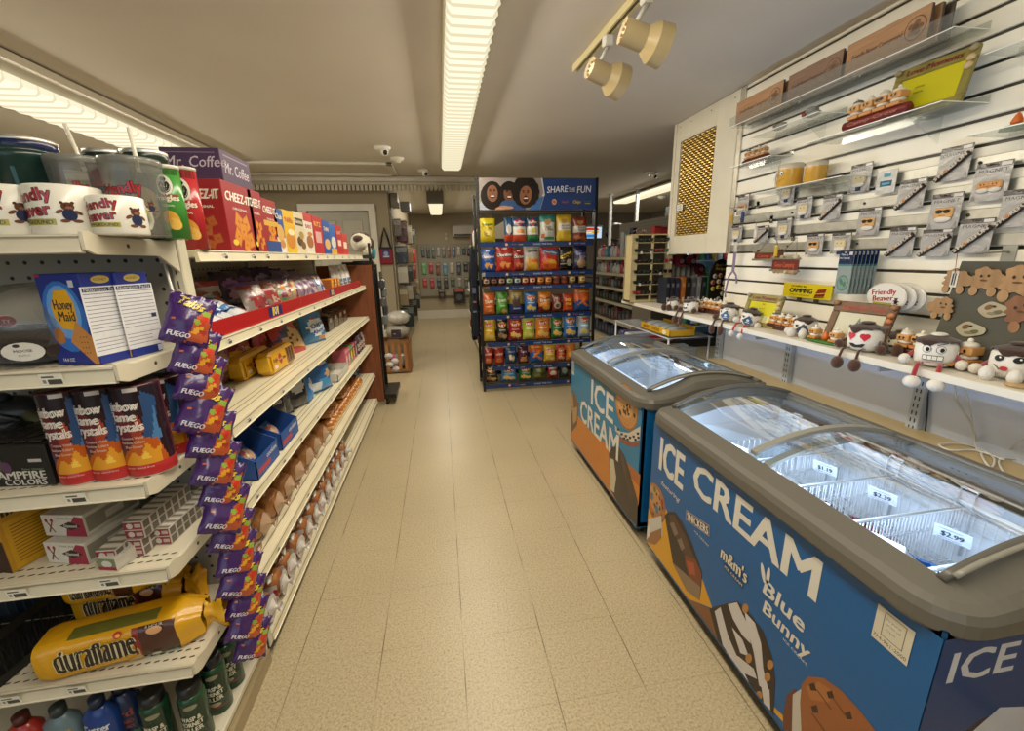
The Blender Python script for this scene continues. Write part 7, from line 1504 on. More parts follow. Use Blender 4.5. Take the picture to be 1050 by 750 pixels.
def figurine(px, py, n, label, x, z=SHZ+.001, k=1.0, base='4a2018', row='log', hats=None, txt=None, gap=.045, name='smore_figurine', frac=0):
    p = at(0, x, px, py); y = p.y
    root = thing(name, label, 'figurine', (x, y, z), 'campfire cracker figurines')
    L_ = n*gap*k+.03*k
    mb = MB('resin', base)
    if row == 'log':
        mb.tube([(x, y-L_/2, z+.016*k), (x, y-L_*.2, z+.017*k), (x, y+L_*.2, z+.016*k), (x, y+L_/2, z+.016*k)], .016*k, 10); zz = z+.030*k
        if txt: mb.text(lambda u, v, o=0: (x-.0165*k-o, y-u, z+.016*k+v), txt, 0, 0, .012*k, 'a05a4a', w=L_*.8, bold=.04)
    elif row == 'green': mb.lathe([(0, 0), (.045*k, 0), (.043*k, .010), (0, .012)], 20, '2f6a24', 'resin', o=(x, y, z), sx=.8, sy=L_/.09/k); zz = z+.011
    else: mb.box(x-.022*k, x+.022*k, y-L_/2, y+L_/2, z, z+.012*k, base, b=.003); zz = z+.012*k
    mb.build('base', root)
    for j in range(n):
        mb = MB('resin', 'c98a4a'); yy = y+(j-(n-1)/2)*gap*k
        if row == 'green' and j == 1: mb.lathe([(.012, 0), (.016, .012), (.008, .03), (0, .042)], 10, 'd86a2a', 'resin', o=(x, yy, zz)); mb.build('campfire', root); continue
        smore(mb, x, yy, zz, k, (j % 3 == 1), [None, 'd0c8b8', None, '6a6a68'][(j+n) % 4] if hats else None, j); mb.build('cracker_character', root)
figurine(716, 311, 3, 'cracker figurines on a chocolate log at the far end behind the white plush', SHX+.17, k=1.0, hats=1)
figurine(734, 305, 5, 'longest group of cracker figurines, on a log left of the yellow frame', SHX+.19, k=1.15, hats=1)
figurine(746, 311, 2, 'pair of cracker figurines just left of the yellow frame', SHX+.23, k=1.0, base='b08a4a', row='plate')
figurine(805, 330, 4, 'four cracker figurines on a dark chocolate log right of the yellow frame', SHX+.13, k=1.05, hats=1)
figurine(846, 347, 3, 'cracker figurines around an orange campfire on a green base', SHX+.075, k=1.1, base='2f6a24', row='green', gap=.05)
figurine(942, 362, 3, 'cracker figurines on a brown log behind the teeth baring plush', SHX+.15, k=1.2, hats=1)
figurine(990, 372, 1, 'single cracker figurine on a grey stump by the dark board', SHX+.15, k=1.5, base='8a8378', row='plate')
p_ = at(0, SHX+.06, 1046, 392); mb = MB('wood', 'b89a6a'); mb.lathe([(0, 0), (.03, 0), (.03, .008), (0, .008)], 20); put(mb, 'wood_slice', (SHX+.06, p_.y, SHZ+.001), 'small round wood slice at the right edge of the wall shelf', 'ornament')

# --- picture frames leaning on the shelf
def make_frame(x0, px, py, z, w_, h_, lean, rz, outer, pic, title, tcol, sub, knob, label, lower=None, bw=.028):
    y = at(0, x0, px, py).y; root = thing('picture_frame', label, 'picture frame', (x0, y, z))
    M_ = Matrix.Translation((x0, y, z)) @ Matrix.Rotation(rz, 4, 'Z') @ Matrix.Rotation(lean, 4, 'Y')
    # local: front -x, u = -y, v = z
    mb = MB('wood', outer); mb.M = M_; t_ = .014
    mb.box(0, t_, -w_/2, w_/2, 0, bw, b=.003); mb.box(0, t_, -w_/2, w_/2, h_-bw*1.5, h_, b=.003); mb.box(0, t_, -w_/2, -w_/2+bw, bw, h_-bw*1.5, b=.003); mb.box(0, t_, w_/2-bw, w_/2, bw, h_-bw*1.5, b=.003)
    mb.text(lambda u, v, o=0: (-.0008-o, -u, v), title, 0, h_-bw*.75, bw*.7, tcol, w=w_*.68, bold=.05, shear=.1); mb.box(t_, t_+.004, -w_/2+.004, w_/2-.004, .004, h_-.004, '3a3028', 'paper')
    mb.build('border', root)
    mb = MB('gloss', pic); mb.M = M_; mb.box(.006, .009, -w_/2+bw, w_/2-bw, bw, h_-bw*1.5)
    fn = lambda u, v, o=0: (.0055-o, -u, v); vm = (bw+h_-bw*1.5)/2
    mb.deco(fn, sub(vm)); mb.build('picture', root)
    mb = MB('resin', knob); mb.M = M_
    for yy in (-w_/2+.012, w_/2-.012):
        for zz in ((h_-.012, h_-.045, h_-.07) if yy < 0 else (h_-.012,)): mb.ball((-.006, yy, zz), (.010, .014, .012), knob if zz != h_-.012 else mixh(knob, '3a4a3a', .3), n=10, m_=6)
    mb.build('corner_ornaments', root)
sub1 = lambda vm: [('t', '4x6', .0, vm+.045, .010, '7a6a14', dict(w=.02)), ('t', 'picture', .0, vm+.02, .008, '7a6a14', dict(w=.04)), ('p', [(-.075, vm-.065), (.075, vm-.065), (.075, vm-.02), (-.075, vm-.02)], 'd8d48a')]+[('p', [(-.07+.025*i, vm-.02), (-.055+.025*i, vm-.02), (-.06+.025*i, vm-.065), (-.075+.025*i, vm-.065)], 'e6e0b0') for i in range(6)]
make_frame(SHX+.10, 776, 318, SHZ+.001, .24, .185, .30, .12, '8c8240', 'cdc61c', 'Love Moments', '7a2418', sub1, 'c8b088', 'olive picture frame with a bright yellow picture standing on the wall shelf')
sub2 = lambda vm: [('p', [(-.012, vm), (.0, vm+.035), (.004, vm+.03), (-.006, vm)], '6a7a6a'), ('p', [(-.03, vm), (.03, vm), (.03, vm+.003), (-.03, vm+.003)], '6a7a6a'), ('t', 'A', 0, vm+.02, .04, '7a8a7a', dict(w=.03)), ('e', .03, vm+.01, .012, .010, '8a9a8a'), ('e', .03, vm+.01, .010, .008, 'cfcbb4'), ('t', '4x6 in', 0, vm-.035, .007, '6a6a5a', dict(w=.03)), ('p', [(-.08, vm-.07), (.07, vm-.07), (.05, vm-.045), (-.08, vm-.05)], 'dcd9c8')]
make_frame(SHX+.085, 872, 340, SHZ+.001, .255, .200, .32, .14, '6b4a2e', 'cfcbb4', 'Campfire Time', 'a03a24', sub2, 'c07a4a', 'dark brown wooden picture frame with a pale picture on the wall shelf', bw=.032)

# --- slat wall goods
def wl(px, py, x=XW-.012): return at(0, x, px, py)
def magnet(px0, py0, px1, py1, kind, label, j):
    x = XW-.020-.004*(j % 3); yc, w_, z1, z0 = ex(x, px0, py0, px1, py1); h = max(.075, (z1-z0)*.93); w_ = min(max(w_, .05), .105); zc_ = (z1+z0)/2
    root = thing('magnet_card', label, 'magnet', (x, yc, zc_-h/2), 'magnet cards hanging on the slat wall')
    fn = lambda u, v, o=0: (x-.0012-o, yc-u, zc_+v)
    mb = MB('film', 'a8a6a2'); mb.box(x, x+.0012, yc-w_/2, yc+w_/2, zc_-h/2, zc_+h/2)
    dd = [('r', -w_/2, h*.36, w_/2, h*.5, '5a5656'), ('r', -w_/2, -h*.5, w_/2, h*.36, 'b0aeac'), ('p', [(-w_/2, -h*.5), (-w_*.3, -h*.5), (-w_*.42, -h*.3)], '8a8886'), ('p', [(w_/2, -h*.5), (w_*.3, -h*.5), (w_*.42, -h*.28)], '8a8886'), ('r', w_*.18, h*.38, w_*.46, h*.47, 'd8d6d0'), ('r', -w_*.15, h*.42, w_*.1, h*.455, '2a2824'),
          ('t', 'MAGNET', 0, h*.28, h*.09, '4a4846', dict(w=w_*.8, bold=.01))]
    if kind == 'blue': dd = [('r', -w_/2, -h*.5, w_/2, h*.5, 'c8c8c4'), ('r', -w_*.15, h*.2, w_*.2, h*.38, '4a90a8'), ('r', -w_*.3, -h*.2, w_*.3, h*.05, '1c5a78'), ('r', -w_*.2, -h*.12, w_*.2, -h*.04, '6ab0c8')]
    mb.deco(fn, dd, off0=.0004); mb.build('card', root)
    if kind == 'diag':
        mb = MB('resin', '3a2a20'); a = Vector((x-.007, yc+w_*.46, zc_-h*.46)); b_ = Vector((x-.007, yc-w_*.46, zc_+h*.24)); mb.tube([a, a*.5+b_*.5, b_], .0095, 8)
        ln = (b_-a).length; ax = (b_-a)/ln; up = Vector((0, -ax.z, ax.y))*-1
        mb.text(lambda u, v, o=0: tuple(a+ax*(ln/2+u)+Vector((0, ax.z, -ax.y))*v*(1)+Vector((-.0102-o, 0, 0))), "S'MOREFUN", 0, 0, .0125, 'd0c8bc', w=ln*.93, bold=.08)
        mb.ball(tuple(a+ax*ln*.36+Vector((-.009, 0, 0))), (.005, .007, .007), 'c98a4a', n=8, m_=5); mb.build('magnet', root)
    elif kind != 'blue':
        mb = MB('resin', 'd0a060'); zz = zc_-h*.12; s_ = w_*.30
        if kind == 'pair':
            for dy in (.55, -.55): mb.box(x-.010, x-.0015, yc+dy*s_-s_*.62, yc+dy*s_+s_*.62, zz-s_*.3, zz+s_*.5, 'd29a5a', b=.004); mb.ball((x-.006, yc+dy*s_, zz-s_*.4), (.006, s_*.6, s_*.3), 'e0dad0')
            mb.deco(lambda u, v, o=0: (x-.0108-o, yc-u, zz+v), [('e', q*s_+d_, s_*.2, .002, .003, '2a1a10') for q in (-.55, .55) for d_ in (-.005, .005)]+[('r', -.55*s_-.006, -.002, .55*s_+.006, 0, 'b04a2a')])
        else:
            mb.box(x-.010, x-.0015, yc-s_, yc+s_, zz-s_*.3, zz+s_*.9, 'd8a868' if kind == 'shade' else 'd8c8a0', b=.004); mb.ball((x-.006, yc, zz-s_*.45), (.006, s_*.95, s_*.38), 'e0dad0')
            dd = [('e', -s_*.42, s_*.45, s_*.36, s_*.24, '0f0f0f'), ('e', s_*.42, s_*.45, s_*.36, s_*.24, '0f0f0f'), ('r', -s_*.8, s_*.5, s_*.8, s_*.62, '0f0f0f'), ('r', -s_*.35, -.001, s_*.35, .0005, '6a3a1c')] if kind == 'shade' else [('e', -s_*.35, s_*.4, .002, .003, '1a1410'), ('e', s_*.35, s_*.4, .002, .003, '1a1410')]
            mb.deco(lambda u, v, o=0: (x-.0108-o, yc-u, zz+v), dd)
            if kind == 'grad': mb.box(x-.009, x-.002, yc-s_*.9, yc-s_*.2, zz-s_*.2, zz+s_*.7, '1f2a3a', b=.002); mb.box(x-.009, x-.002, yc-s_*.4, yc+s_*.3, zz-s_*1.3, zz-s_*.5, '1c2a4a', b=.002)
        mb.build('magnet', root)
MG = [(871, 167, 894, 198, 'grad', 'left of the blue card'), (899, 174, 919, 199, 'blue', 'small white and turquoise card in the upper row'), (919, 183, 951, 215, 'diag', 'right of the blue card'), (960, 149, 999, 186, 'diag', 'highest on the wall'),
 (994, 165, 1041, 207, 'pair', 'with two hugging crackers at the upper right'), (1026, 193, 1062, 234, 'diag', 'cut by the right edge'), (800, 181, 815, 211, 'grad', 'hanging under the mug shelf'), (815, 201, 834, 225, 'grad', 'below and right of the mug shelf'), (843, 199, 863, 226, 'diag', 'smallest, in the middle left'),
 (877, 212, 906, 242, 'shade', 'with sunglasses in the middle of the wall'), (948, 197, 992, 236, 'shade', 'larger one with sunglasses at the right'), (754, 199, 770, 221, 'pair', 'at the far upper left corner'), (796, 223, 812, 245, 'grad', 'above the hanging red signs'), (824, 239, 847, 262, 'shade', 'with sunglasses in the lowest row'), (851, 238, 874, 261, 'grad', 'lowest row above the earring packs'),
 (910, 232, 939, 264, 'diag', 'lowest row, left of three alike'), (943, 234, 977, 264, 'diag', 'lowest row, middle of three alike'), (980, 223, 1020, 261, 'diag', 'lowest row, right of three alike'), (749, 231, 762, 248, 'grad', 'at the far lower left corner'), (774, 231, 789, 249, 'diag', 'far left under the dangling charms')]
KN = {'grad': 'magnet card with a small dark capped figure', 'blue': '', 'diag': 'magnet card with slanting letters on a log', 'pair': 'magnet card', 'shade': 'magnet card'}
for j, q in enumerate(MG): magnet(q[0], q[1], q[2], q[3], q[4], (KN[q[4]]+' '+q[5]).strip() if q[4] != 'blue' else q[5]+' among the magnets', j)

# wire hooks and dangling charms
for j, (px_, py_) in enumerate(((764, 212), (776, 211), (790, 226), (812, 244))):
    p = wl(px_, py_); mb = MB('chrome', 'b8b8b0'); mb.tube([(XW-.004, p.y, p.z), (XW-.11, p.y, p.z-.008), (XW-.12, p.y, p.z)], .0025, 6); mb.box(XW-.006, XW-.001, p.y-.012, p.y+.012, p.z-.015, p.z+.025, 'b8b8b0')
    mb.tube([(XW-.10, p.y, p.z-.008), (XW-.10, p.y+.01, p.z-.05)], .0012, 4); mb.box(XW-.105, XW-.095, p.y-.012, p.y+.012, p.z-.10, p.z-.05, ['b8923a', '1f2f5c', 'd8d4c8', 'c8a83a'][j], 'resin', b=.003); mb.ball((XW-.10, p.y, p.z-.045), (.01, .012, .01), ['d8b060', '2a3f70', 'e0d8c8', 'd8c05a'][j], 'resin')
    tag(mb.build('key_charm', origin=(XW, p.y, p.z)), '%s charm dangling from a wire hook on the far left of the slat wall' % ['gold', 'navy blue', 'small white', 'yellow square'][j], 'charm', 'charms on wire hooks')
# hanging twig signs
for j, (px0, py0, px1, py1, lab) in enumerate(((774, 257, 803, 268, 'upper red and twig sign hanging on strings'), (792, 263, 819, 280, 'lower bushy twig sign hanging on strings'))):
    x = XW-.05-.03*j; yc, w_, z1, z0 = ex(x, px0, py0, px1, py1); zc_ = (z0+z1)/2; root = thing('twig_sign', lab, 'hanging sign', (x, yc, z0), 'hanging twig signs')
    mb = MB('resin', '8a8468'); h = z1-z0; mb.box(x-.004, x+.004, yc-w_/2, yc+w_/2, zc_-h*.32, zc_+h*.32, '6a2a20', b=.002)
    for zz in (-.36, .36): mb.tube([(x-.004, yc-w_*.55, zc_+zz*h), (x-.004, yc+w_*.55, zc_+zz*h)], .006, 7, '8a8468')
    if j: R = random.Random(5); [mb.ball((x-.006, yc+R.uniform(-.5, .5)*w_, zc_+R.choice((-.45, .45))*h), R.uniform(.006, .012), R.choice(('a89878', 'b08a60', '8a7a5a', 'c8b898')), n=8, m_=5) for _ in range(22)]
    else: [mb.ball((x-.006, yc+q*w_, zc_+.45*h), .010, '5a3a24', n=8, m_=5) for q in (-.48, -.4, .35)]
    mb.text(lambda u, v, o=0: (x-.0048-o, yc-u, zc_+v), ['Camp Life', 'Gone Camping'][j], 0, 0, h*.28, 'c0583a', w=w_*.75, bold=.05); mb.build('board', root)
    mb = MB('cloth', '6a6450'); [mb.tube([(x, yc+s_*w_*.4, zc_+h*.3), (XW-.03, yc, zc_+h*.5+.10)], .0015, 4) for s_ in (-1, 1)]; mb.build('string', root)
# lilac straps
p0_, p1_ = wl(759, 258), wl(757, 300)
mb = MB('cloth', '8a7a98'); x = XW-.05
for dy in (-.006, .008): mb.box(x, x+.004, p0_.y+dy-.006, p0_.y+dy+.006, p0_.z-.13, p0_.z, b=.001)
mb.tube([(x, p0_.y+.0, p0_.z-.12), (x, p0_.y+.035, p0_.z-.16), (x, p0_.y+.055, p0_.z-.26), (x, p0_.y+.05, p0_.z-.30)], .006, 6); mb.tube([(x, p0_.y, p0_.z-.12), (x, p0_.y-.035, p0_.z-.15), (x, p0_.y-.05, p0_.z-.2)], .006, 6)
mb.box(x, x+.006, p0_.y-.015, p0_.y+.015, p0_.z-.005, p0_.z+.06, 'c8c4bc', 'paper')
tag(mb.build('strap_sling', origin=(x, p0_.y, p0_.z)), 'lilac forked strap hanging from a hook left of the yellow frame', 'strap')
# camping bumper sign
yc, w_, z1, z0 = ex(XW-.03, 803, 290, 853, 309); h = .075; zc_ = (z0+z1)/2+.004; x = XW-.03
mb = MB('gloss', 'd2bc1c'); mb.box(x, x+.002, yc-w_/2, yc+w_/2, zc_-h/2, zc_+h/2)
mb.deco(lambda u, v, o=0: (x-.0003-o, yc-u, zc_+v), [('t', "I'd rather be", -.05, .024, .012, '2a2418', dict(w=.10, bold=.02)), ('t', 'CAMPING', -.035, .0, .024, '1a1a18', dict(w=.15, bold=.08)), ('t', 'FRIENDLY CAMPGROUND', -.04, -.024, .006, '4a4418', dict(w=.13)), ('p', [(.06, -.01), (.075, .012), (.125, .02), (.12, -.002)], '8a2a1c'), ('p', [(.055, -.028), (.06, -.014), (.12, -.006), (.115, -.022)], '7a2418'), ('p', [(.055, -.034), (.055, -.029), (.115, -.024), (.115, -.029)], '2a5a2a')])
for dy in (-.06, .05): mb.box(x-.001, x+.028, yc+dy, yc+dy+.003, zc_-h/2-.02, zc_-h/2, '55524a')
tag(mb.build('bumper_sign', origin=(x, yc, z0)), 'yellow CAMPING sign with a red logo propped on the slat wall', 'sign')
# earring packs hanging in a deep stack
for j in range(7):
    x = XW-.125+.014*j; yc = wl(866, 283, XW-.12).y+.012*0; zt_ = wl(868, 257, XW-.12).z; root = thing('blue_hang_pack', 'blue topped hanging pack with a green disc, %s from the front' % NTH[j], 'hanging pack', (x, yc, zt_-.20), 'blue hanging packs on one hook')
    dy = -.006*j; mb = MB('film', '8a9494'); mb.box(x, x+.002, yc-.037+dy, yc+.037+dy, zt_-.195, zt_)
    mb.deco(lambda u, v, o=0: (x-.0004-o, yc+dy-u, zt_+v), [('r', -.037, -.06, .037, 0, '1c2c50'), ('r', -.037, -.068, .037, -.06, '3a7a78'), ('t', 'Make the', -.01, -.018, .009, 'c0c8d4', dict(w=.035, bold=.02)), ('t', 'MOST TREASURE', -.008, -.034, .008, 'c0c8d4', dict(w=.05, bold=.02)), ('r', .012, -.02, .028, -.006, 'd0d0d0'), ('r', -.035, -.19, .035, -.07, '8f9c9a'), ('e', 0, -.145, .029, .036, '5a7a70'), ('e', 0, -.145, .025, .031, '7a9a8c'), ('e', -.008, -.14, .008, .016, '5a7a70', .5), ('e', .01, -.15, .007, .012, '5a7a70')]); mb.build('pack', root)
mb = MB('chrome', 'a8a8a0'); mb.tube([(XW, yc, zt_-.008), (XW-.14, yc, zt_-.008)], .003, 6); tag(mb.build('peg_hook', origin=(XW, yc, zt_)), 'peg hook carrying the blue hanging packs', 'hook')
# oval stickers on a wire stand
for j in range(3):
    x = XW-.12+.02*j; c = wl(908, 305, XW-.12); mb = MB('gloss', 'd8d4cc'); dy = -.02*j
    mb.lathe([(0, 0), (.083, 0), (.085, .003), (0, .004)], 32, o=(x, c.y+dy, c.z), axis='x', sx=1, sy=.72)
    mb.deco(lambda u, v, o=0: (x-.0006-o, c.y+dy-u, c.z+v), [('e', 0, 0, .078, .055, 'e0dcd4'), ('t', 'Friendly', -.01, .022, .022, '9a2a24', dict(w=.10, bold=.04, outline=('2a1512', .06), rot=.1)), ('t', 'Beaver', -.01, -.004, .022, '9a2a24', dict(w=.085, bold=.04, outline=('2a1512', .06), rot=.1)), ('r', -.05, -.032, .03, -.022, 'a8a04a')]+beaver(.045, -.012, .022))
    tag(mb.build('oval_sticker', origin=(x, c.y, c.z-.06)), 'white oval sticker with red campground logo, %s of the stack' % ['front one', 'second one', 'rear one'][j], 'sticker', 'white oval stickers')
mb = MB('enamel', '2a2824'); c = wl(908, 305, XW-.12)
for dy in (-.04, .04): mb.tube([(XW-.002, c.y+dy, c.z-.04), (XW-.13, c.y+dy, c.z-.065), (XW-.14, c.y+dy, c.z-.045)], .002, 5)
mb.tube([(XW-.13, c.y-.09, c.z-.063), (XW-.13, c.y+.07, c.z-.063)], .002, 5); tag(mb.build('wire_stand', origin=(XW, c.y, c.z)), 'black wire stand under the white oval stickers', 'stand')

# acrylic shelves
def acrylic(pxl, pyl, pxr, pyr, depth, label, lip=.0, x=XW-.003, brace=True, stick=None):
    """front edge runs from (pxl, pyl) to (pxr, pyr)"""
    xf = x-depth; a = at(0, xf, pxl, pyl); b_ = at(0, xf, pxr, pyr); z = (a.z+b_.z)/2; y0, y1 = min(a.y, b_.y), max(a.y, b_.y)
    mb = MB('acrylic', 'f8faf9'); mb.box(xf, x, y0, y1, z-.004, z)
    if lip: mb.box(xf-.001, xf+.003, y0, y1, z, z+lip)
    mb.box(x-.004, x, y0, y1, z, z+.025)
    if brace:
        for yy in ((y0*.75+y1*.25), ): mb.prism([(x, z-.004), (xf+.03, z-.004), (x, z-.10)], lambda u, v, t_: (u, t_, v), yy-.002, yy+.002)
    ed = mb; ed.tube([(xf, y0, z-.002), (xf, y1, z-.002)], .0022, 4, 'f4f6f2', 'gloss'); ed.tube([(xf, y0, z-.002), (x, y0, z-.002)], .0018, 4, 'f4f6f2', 'gloss')
    tag(mb.build('acrylic_shelf', origin=((x+xf)/2, (y0+y1)/2, z)), label, 'acrylic shelf', 'clear acrylic shelves on the slat wall'); return z, y0, y1, xf
z_, ya_, yb_, xf_ = acrylic(748, 128, 978, 32, .15, 'long clear acrylic shelf near the ceiling carrying the wooden signs', lip=.05, brace=False)
# wooden campground planks
R = random.Random(1)
for grp, (pxa, pxb) in enumerate(((757, 806), (812, 870), (874, 962))):
    y1_ = at(0, XW-.12, pxa, 110-grp*40).y; y0_ = at(0, XW-.12, pxb, 90-grp*45).y
    for j in range(3):
        xx = XW-.135+j*.035; L_ = abs(y1_-y0_)-.01; yc = (y0_+y1_)/2; dy = -.008*j
        mb = MB('plank', ['b08660', '9a7450', '4a3a30'][j] if grp != 1 else ['8a6c58', '7a5f4c', '5a4438'][j]); mb.box(xx, xx+.016, yc-L_/2+dy, yc+L_/2+dy, z_+.001, z_+.125, b=.003, faces={'-y': '3a3230'})
        if j == 0:
            fn = lambda u, v, o=0: (xx-.0005-o, yc+dy-u, z_+.063+v)
            mb.deco(fn, [('t', 'Friendly Beaver Campground', -.03, .0, .020, '5a4030', dict(w=L_*.62, bold=.01))]+[('e', L_*.36, 0, .040, .040, '6a4c38'), ('e', L_*.36, 0, .036, .036, ['b08660', '8a6c58', 'b08660'][grp])]+[('e', L_*.36+.018*math.cos(a), .018*math.sin(a), .012, .010, '7a5a42') for a in (0, 1.3, 2.6, 3.9, 5.2)]+[('e', L_*.36, 0, .012, .014, '6a4c38')])
        tag(mb.build('wood_sign', origin=(xx, yc, z_)), 'wooden campground plank sign on the top shelf, %s of the %s stack' % (['front one', 'middle one', 'rear one'][j], ['far', 'wrapped middle', 'near'][grp]), 'wooden sign', 'wooden plank signs on the top shelf')
z_, ya_, yb_, xf_ = acrylic(826, 146, 966, 104, .20, 'clear acrylic shelf holding the yellow memories frame')
make_frame(XW-.13, 945, 95, z_+.001, .26, .19, .22, .10, '8c8240', 'cdc61c', 'Love Moments', '7a2418', lambda vm: [('t', 'photo', -.03, vm+.02, .010, '7a6a14', dict(w=.03)), ('t', 'here', -.03, vm, .009, '7a6a14', dict(w=.03)), ('e', -.05, vm-.055, .025, .014, 'b0502a')], 'c8b088', 'yellow picture frame high on the acrylic shelf under the plank signs')
figurine(900, 104, 4, 'row of cracker figurines on a red lettered log beside the high yellow frame', XW-.175, z_+.001, 1.25, 'a02c28' if False else '7a2420', 'log', hats=1, txt='Camp Crew')
z_, ya_, yb_, xf_ = acrylic(770, 138, 838, 118, .16, 'small clear shelf with a grey capped figurine')
p_ = at(0, XW-.10, 832, 118); mb = MB('resin', '8a8a84'); mb.ball((0, 0, .035), (.025, .035, .016)); mb.ball((0, .045, .03), (.012, .014, .018), '7a2a20'); mb.ball((0, -.01, .016), (.02, .045, .014), '9a9a90'); put(mb, 'cap_figurine', (XW-.10, p_.y, z_+.002), 'small figurine with a grey cap on the clear shelf', 'figurine')
p_ = at(0, XW-.10, 800, 128); mb = MB('resin', '8c8c84'); mb.ball((0, 0, .018), (.018, .05, .018)); mb.ball((-.01, .02, .028), (.012, .018, .012), '6a6a60'); put(mb, 'lying_figurine', (XW-.10, p_.y, z_+.002), 'low grey figurine at the left end of the same small clear shelf', 'figurine')
z_, ya_, yb_, xf_ = acrylic(748, 171, 790, 160, .14, 'small clear shelf at the far corner with a figurine row')
figurine(775, 162, 4, 'small row of cracker figurines at the far corner of the slat wall', XW-.08, z_+.001, .95, '5a2418', 'log', hats=1)
z_, ya_, yb_, xf_ = acrylic(771, 194, 862, 186, .16, 'clear acrylic shelf with two yellow mugs', lip=0)
for j, (px_, py_, r) in enumerate(((812, 173, .058), (832, 177, .048))):
    p_ = at(0, XW-.10, px_, py_); yy = p_.y; xx = XW-.105+.03*j; h = .115-.014*j; root = thing('face_mug', ['large yellow mug with a drawn grinning face', 'smaller yellow mug behind the one with the face'][j], 'mug', (xx, yy, z_+.001), 'yellow face mugs')
    mb = MB('gloss', 'd8b050'); mb.lathe([(r*.95, 0), (r, .006), (r, h*.78), (r, h), (r-.003, h), (r-.004, .006), (0, .006)], 30, cols=['d0c8b0', 'd0a040', 'cfc6b0', 'cfc6b0', 'cfc6b0', 'cfc6b0'], o=(xx, yy, z_+.001))
    if j == 0:
        fn = lambda u, v, o=0: (xx-(r+.001+o)*math.cos(u/r), yy-(r+.001+o)*math.sin(u/r), z_+.001+v)
        mb.deco(fn, [('e', -.022, .066, .012, .014, '1a1410'), ('e', -.022, .066, .010, .012, 'e0dcd0'), ('e', -.020, .064, .004, .006, '1a1410'), ('e', .006, .070, .012, .013, '1a1410'), ('e', .006, .070, .010, .011, 'e0dcd0'), ('e', .008, .068, .004, .006, '1a1410'), ('p', [(-.036, .028), (.022, .044), (.022, .038), (-.036, .020)], '1a1410')]+[('r', -.034+.009*i, .022+.0022*i, -.0325+.009*i, .032+.0022*i, '1a1410') for i in range(6)], curved=True)
        mb.deco(fn, [])
    mb.build('body', root)
    if j == 0: hb = MB('gloss', 'ddd8cc'); hb.tube([(xx-.01, yy+r-.002, z_+h*.85), (xx-.012, yy+r+.025, z_+h*.80), (xx-.012, yy+r+.032, z_+h*.5), (xx-.01, yy+r+.022, z_+h*.2), (xx-.01, yy+r-.003, z_+h*.14)], .006, 8); hb.build('handle', root)
z_, ya_, yb_, xf_ = acrylic(992, 132, 1085, 125, .18, 'clear acrylic shelf cut by the right edge with a green based figurine')
figurine(1052, 128, 2, 'cracker figurine on a green base at the right edge of the photo', XW-.10, z_+.001, 1.1, '2f6a24', 'green')
z_, ya_, yb_, xf_ = acrylic(1010, 52, 1085, 30, .14, 'empty clear acrylic shelf at the upper right')
# hook and dark ornament board
p_ = wl(1030, 262); mb = MB('enamel', 'a8a8a0'); mb.box(XW-.005, XW-.001, wl(1032, 262).y-.02, wl(1032, 262).y+.02, 1.38, 1.46); mb.tube([(XW-.004, wl(1032, 262).y, 1.43), (XW-.16, wl(1032, 262).y+.0, 1.43)], .0035, 6); tag(mb.build('peg_hook', origin=(XW, p_.y, 1.42)), 'metal peg hook above the dark ornament board', 'hook')
yl = wl(985, 268, XW-.07).y; root = thing('ornament_board', 'dark grey fabric board leaning on the shelf with wooden ornaments on it', 'board', (XW-.10, yl-.2, SHZ+.001))
zt_ = wl(985, 268, XW-.07).z; xb_, xt_ = XW-.125, XW-.065
M_ = None; y0_, y1_ = yl-.62, yl
mb = MB('cloth', '55544a'); mb.raw([(xb_, y1_, SHZ+.001), (xb_, y0_, SHZ+.001), (xt_, y0_, zt_), (xt_, y1_, zt_), (xb_+.01, y1_, SHZ+.001), (xb_+.01, y0_, SHZ+.001), (xt_+.01, y0_, zt_), (xt_+.01, y1_, zt_)], [(0, 1, 2, 3), (4, 5, 6, 7), (0, 1, 5, 4), (1, 2, 6, 5), (2, 3, 7, 6), (3, 0, 4, 7)]); mb.build('panel', root)
def bpt(px, py):   # point on the leaning board
    d = CR*(px-525)-CU*(py-375)+CF*F_PX; o = Vector((0, 0, CAMH)); P0 = Vector((xb_, 0, SHZ)); n_ = Vector((zt_-SHZ, 0, -(xt_-xb_))).normalized()
    t_ = (P0-o).dot(n_)/d.dot(n_); return o+d*t_
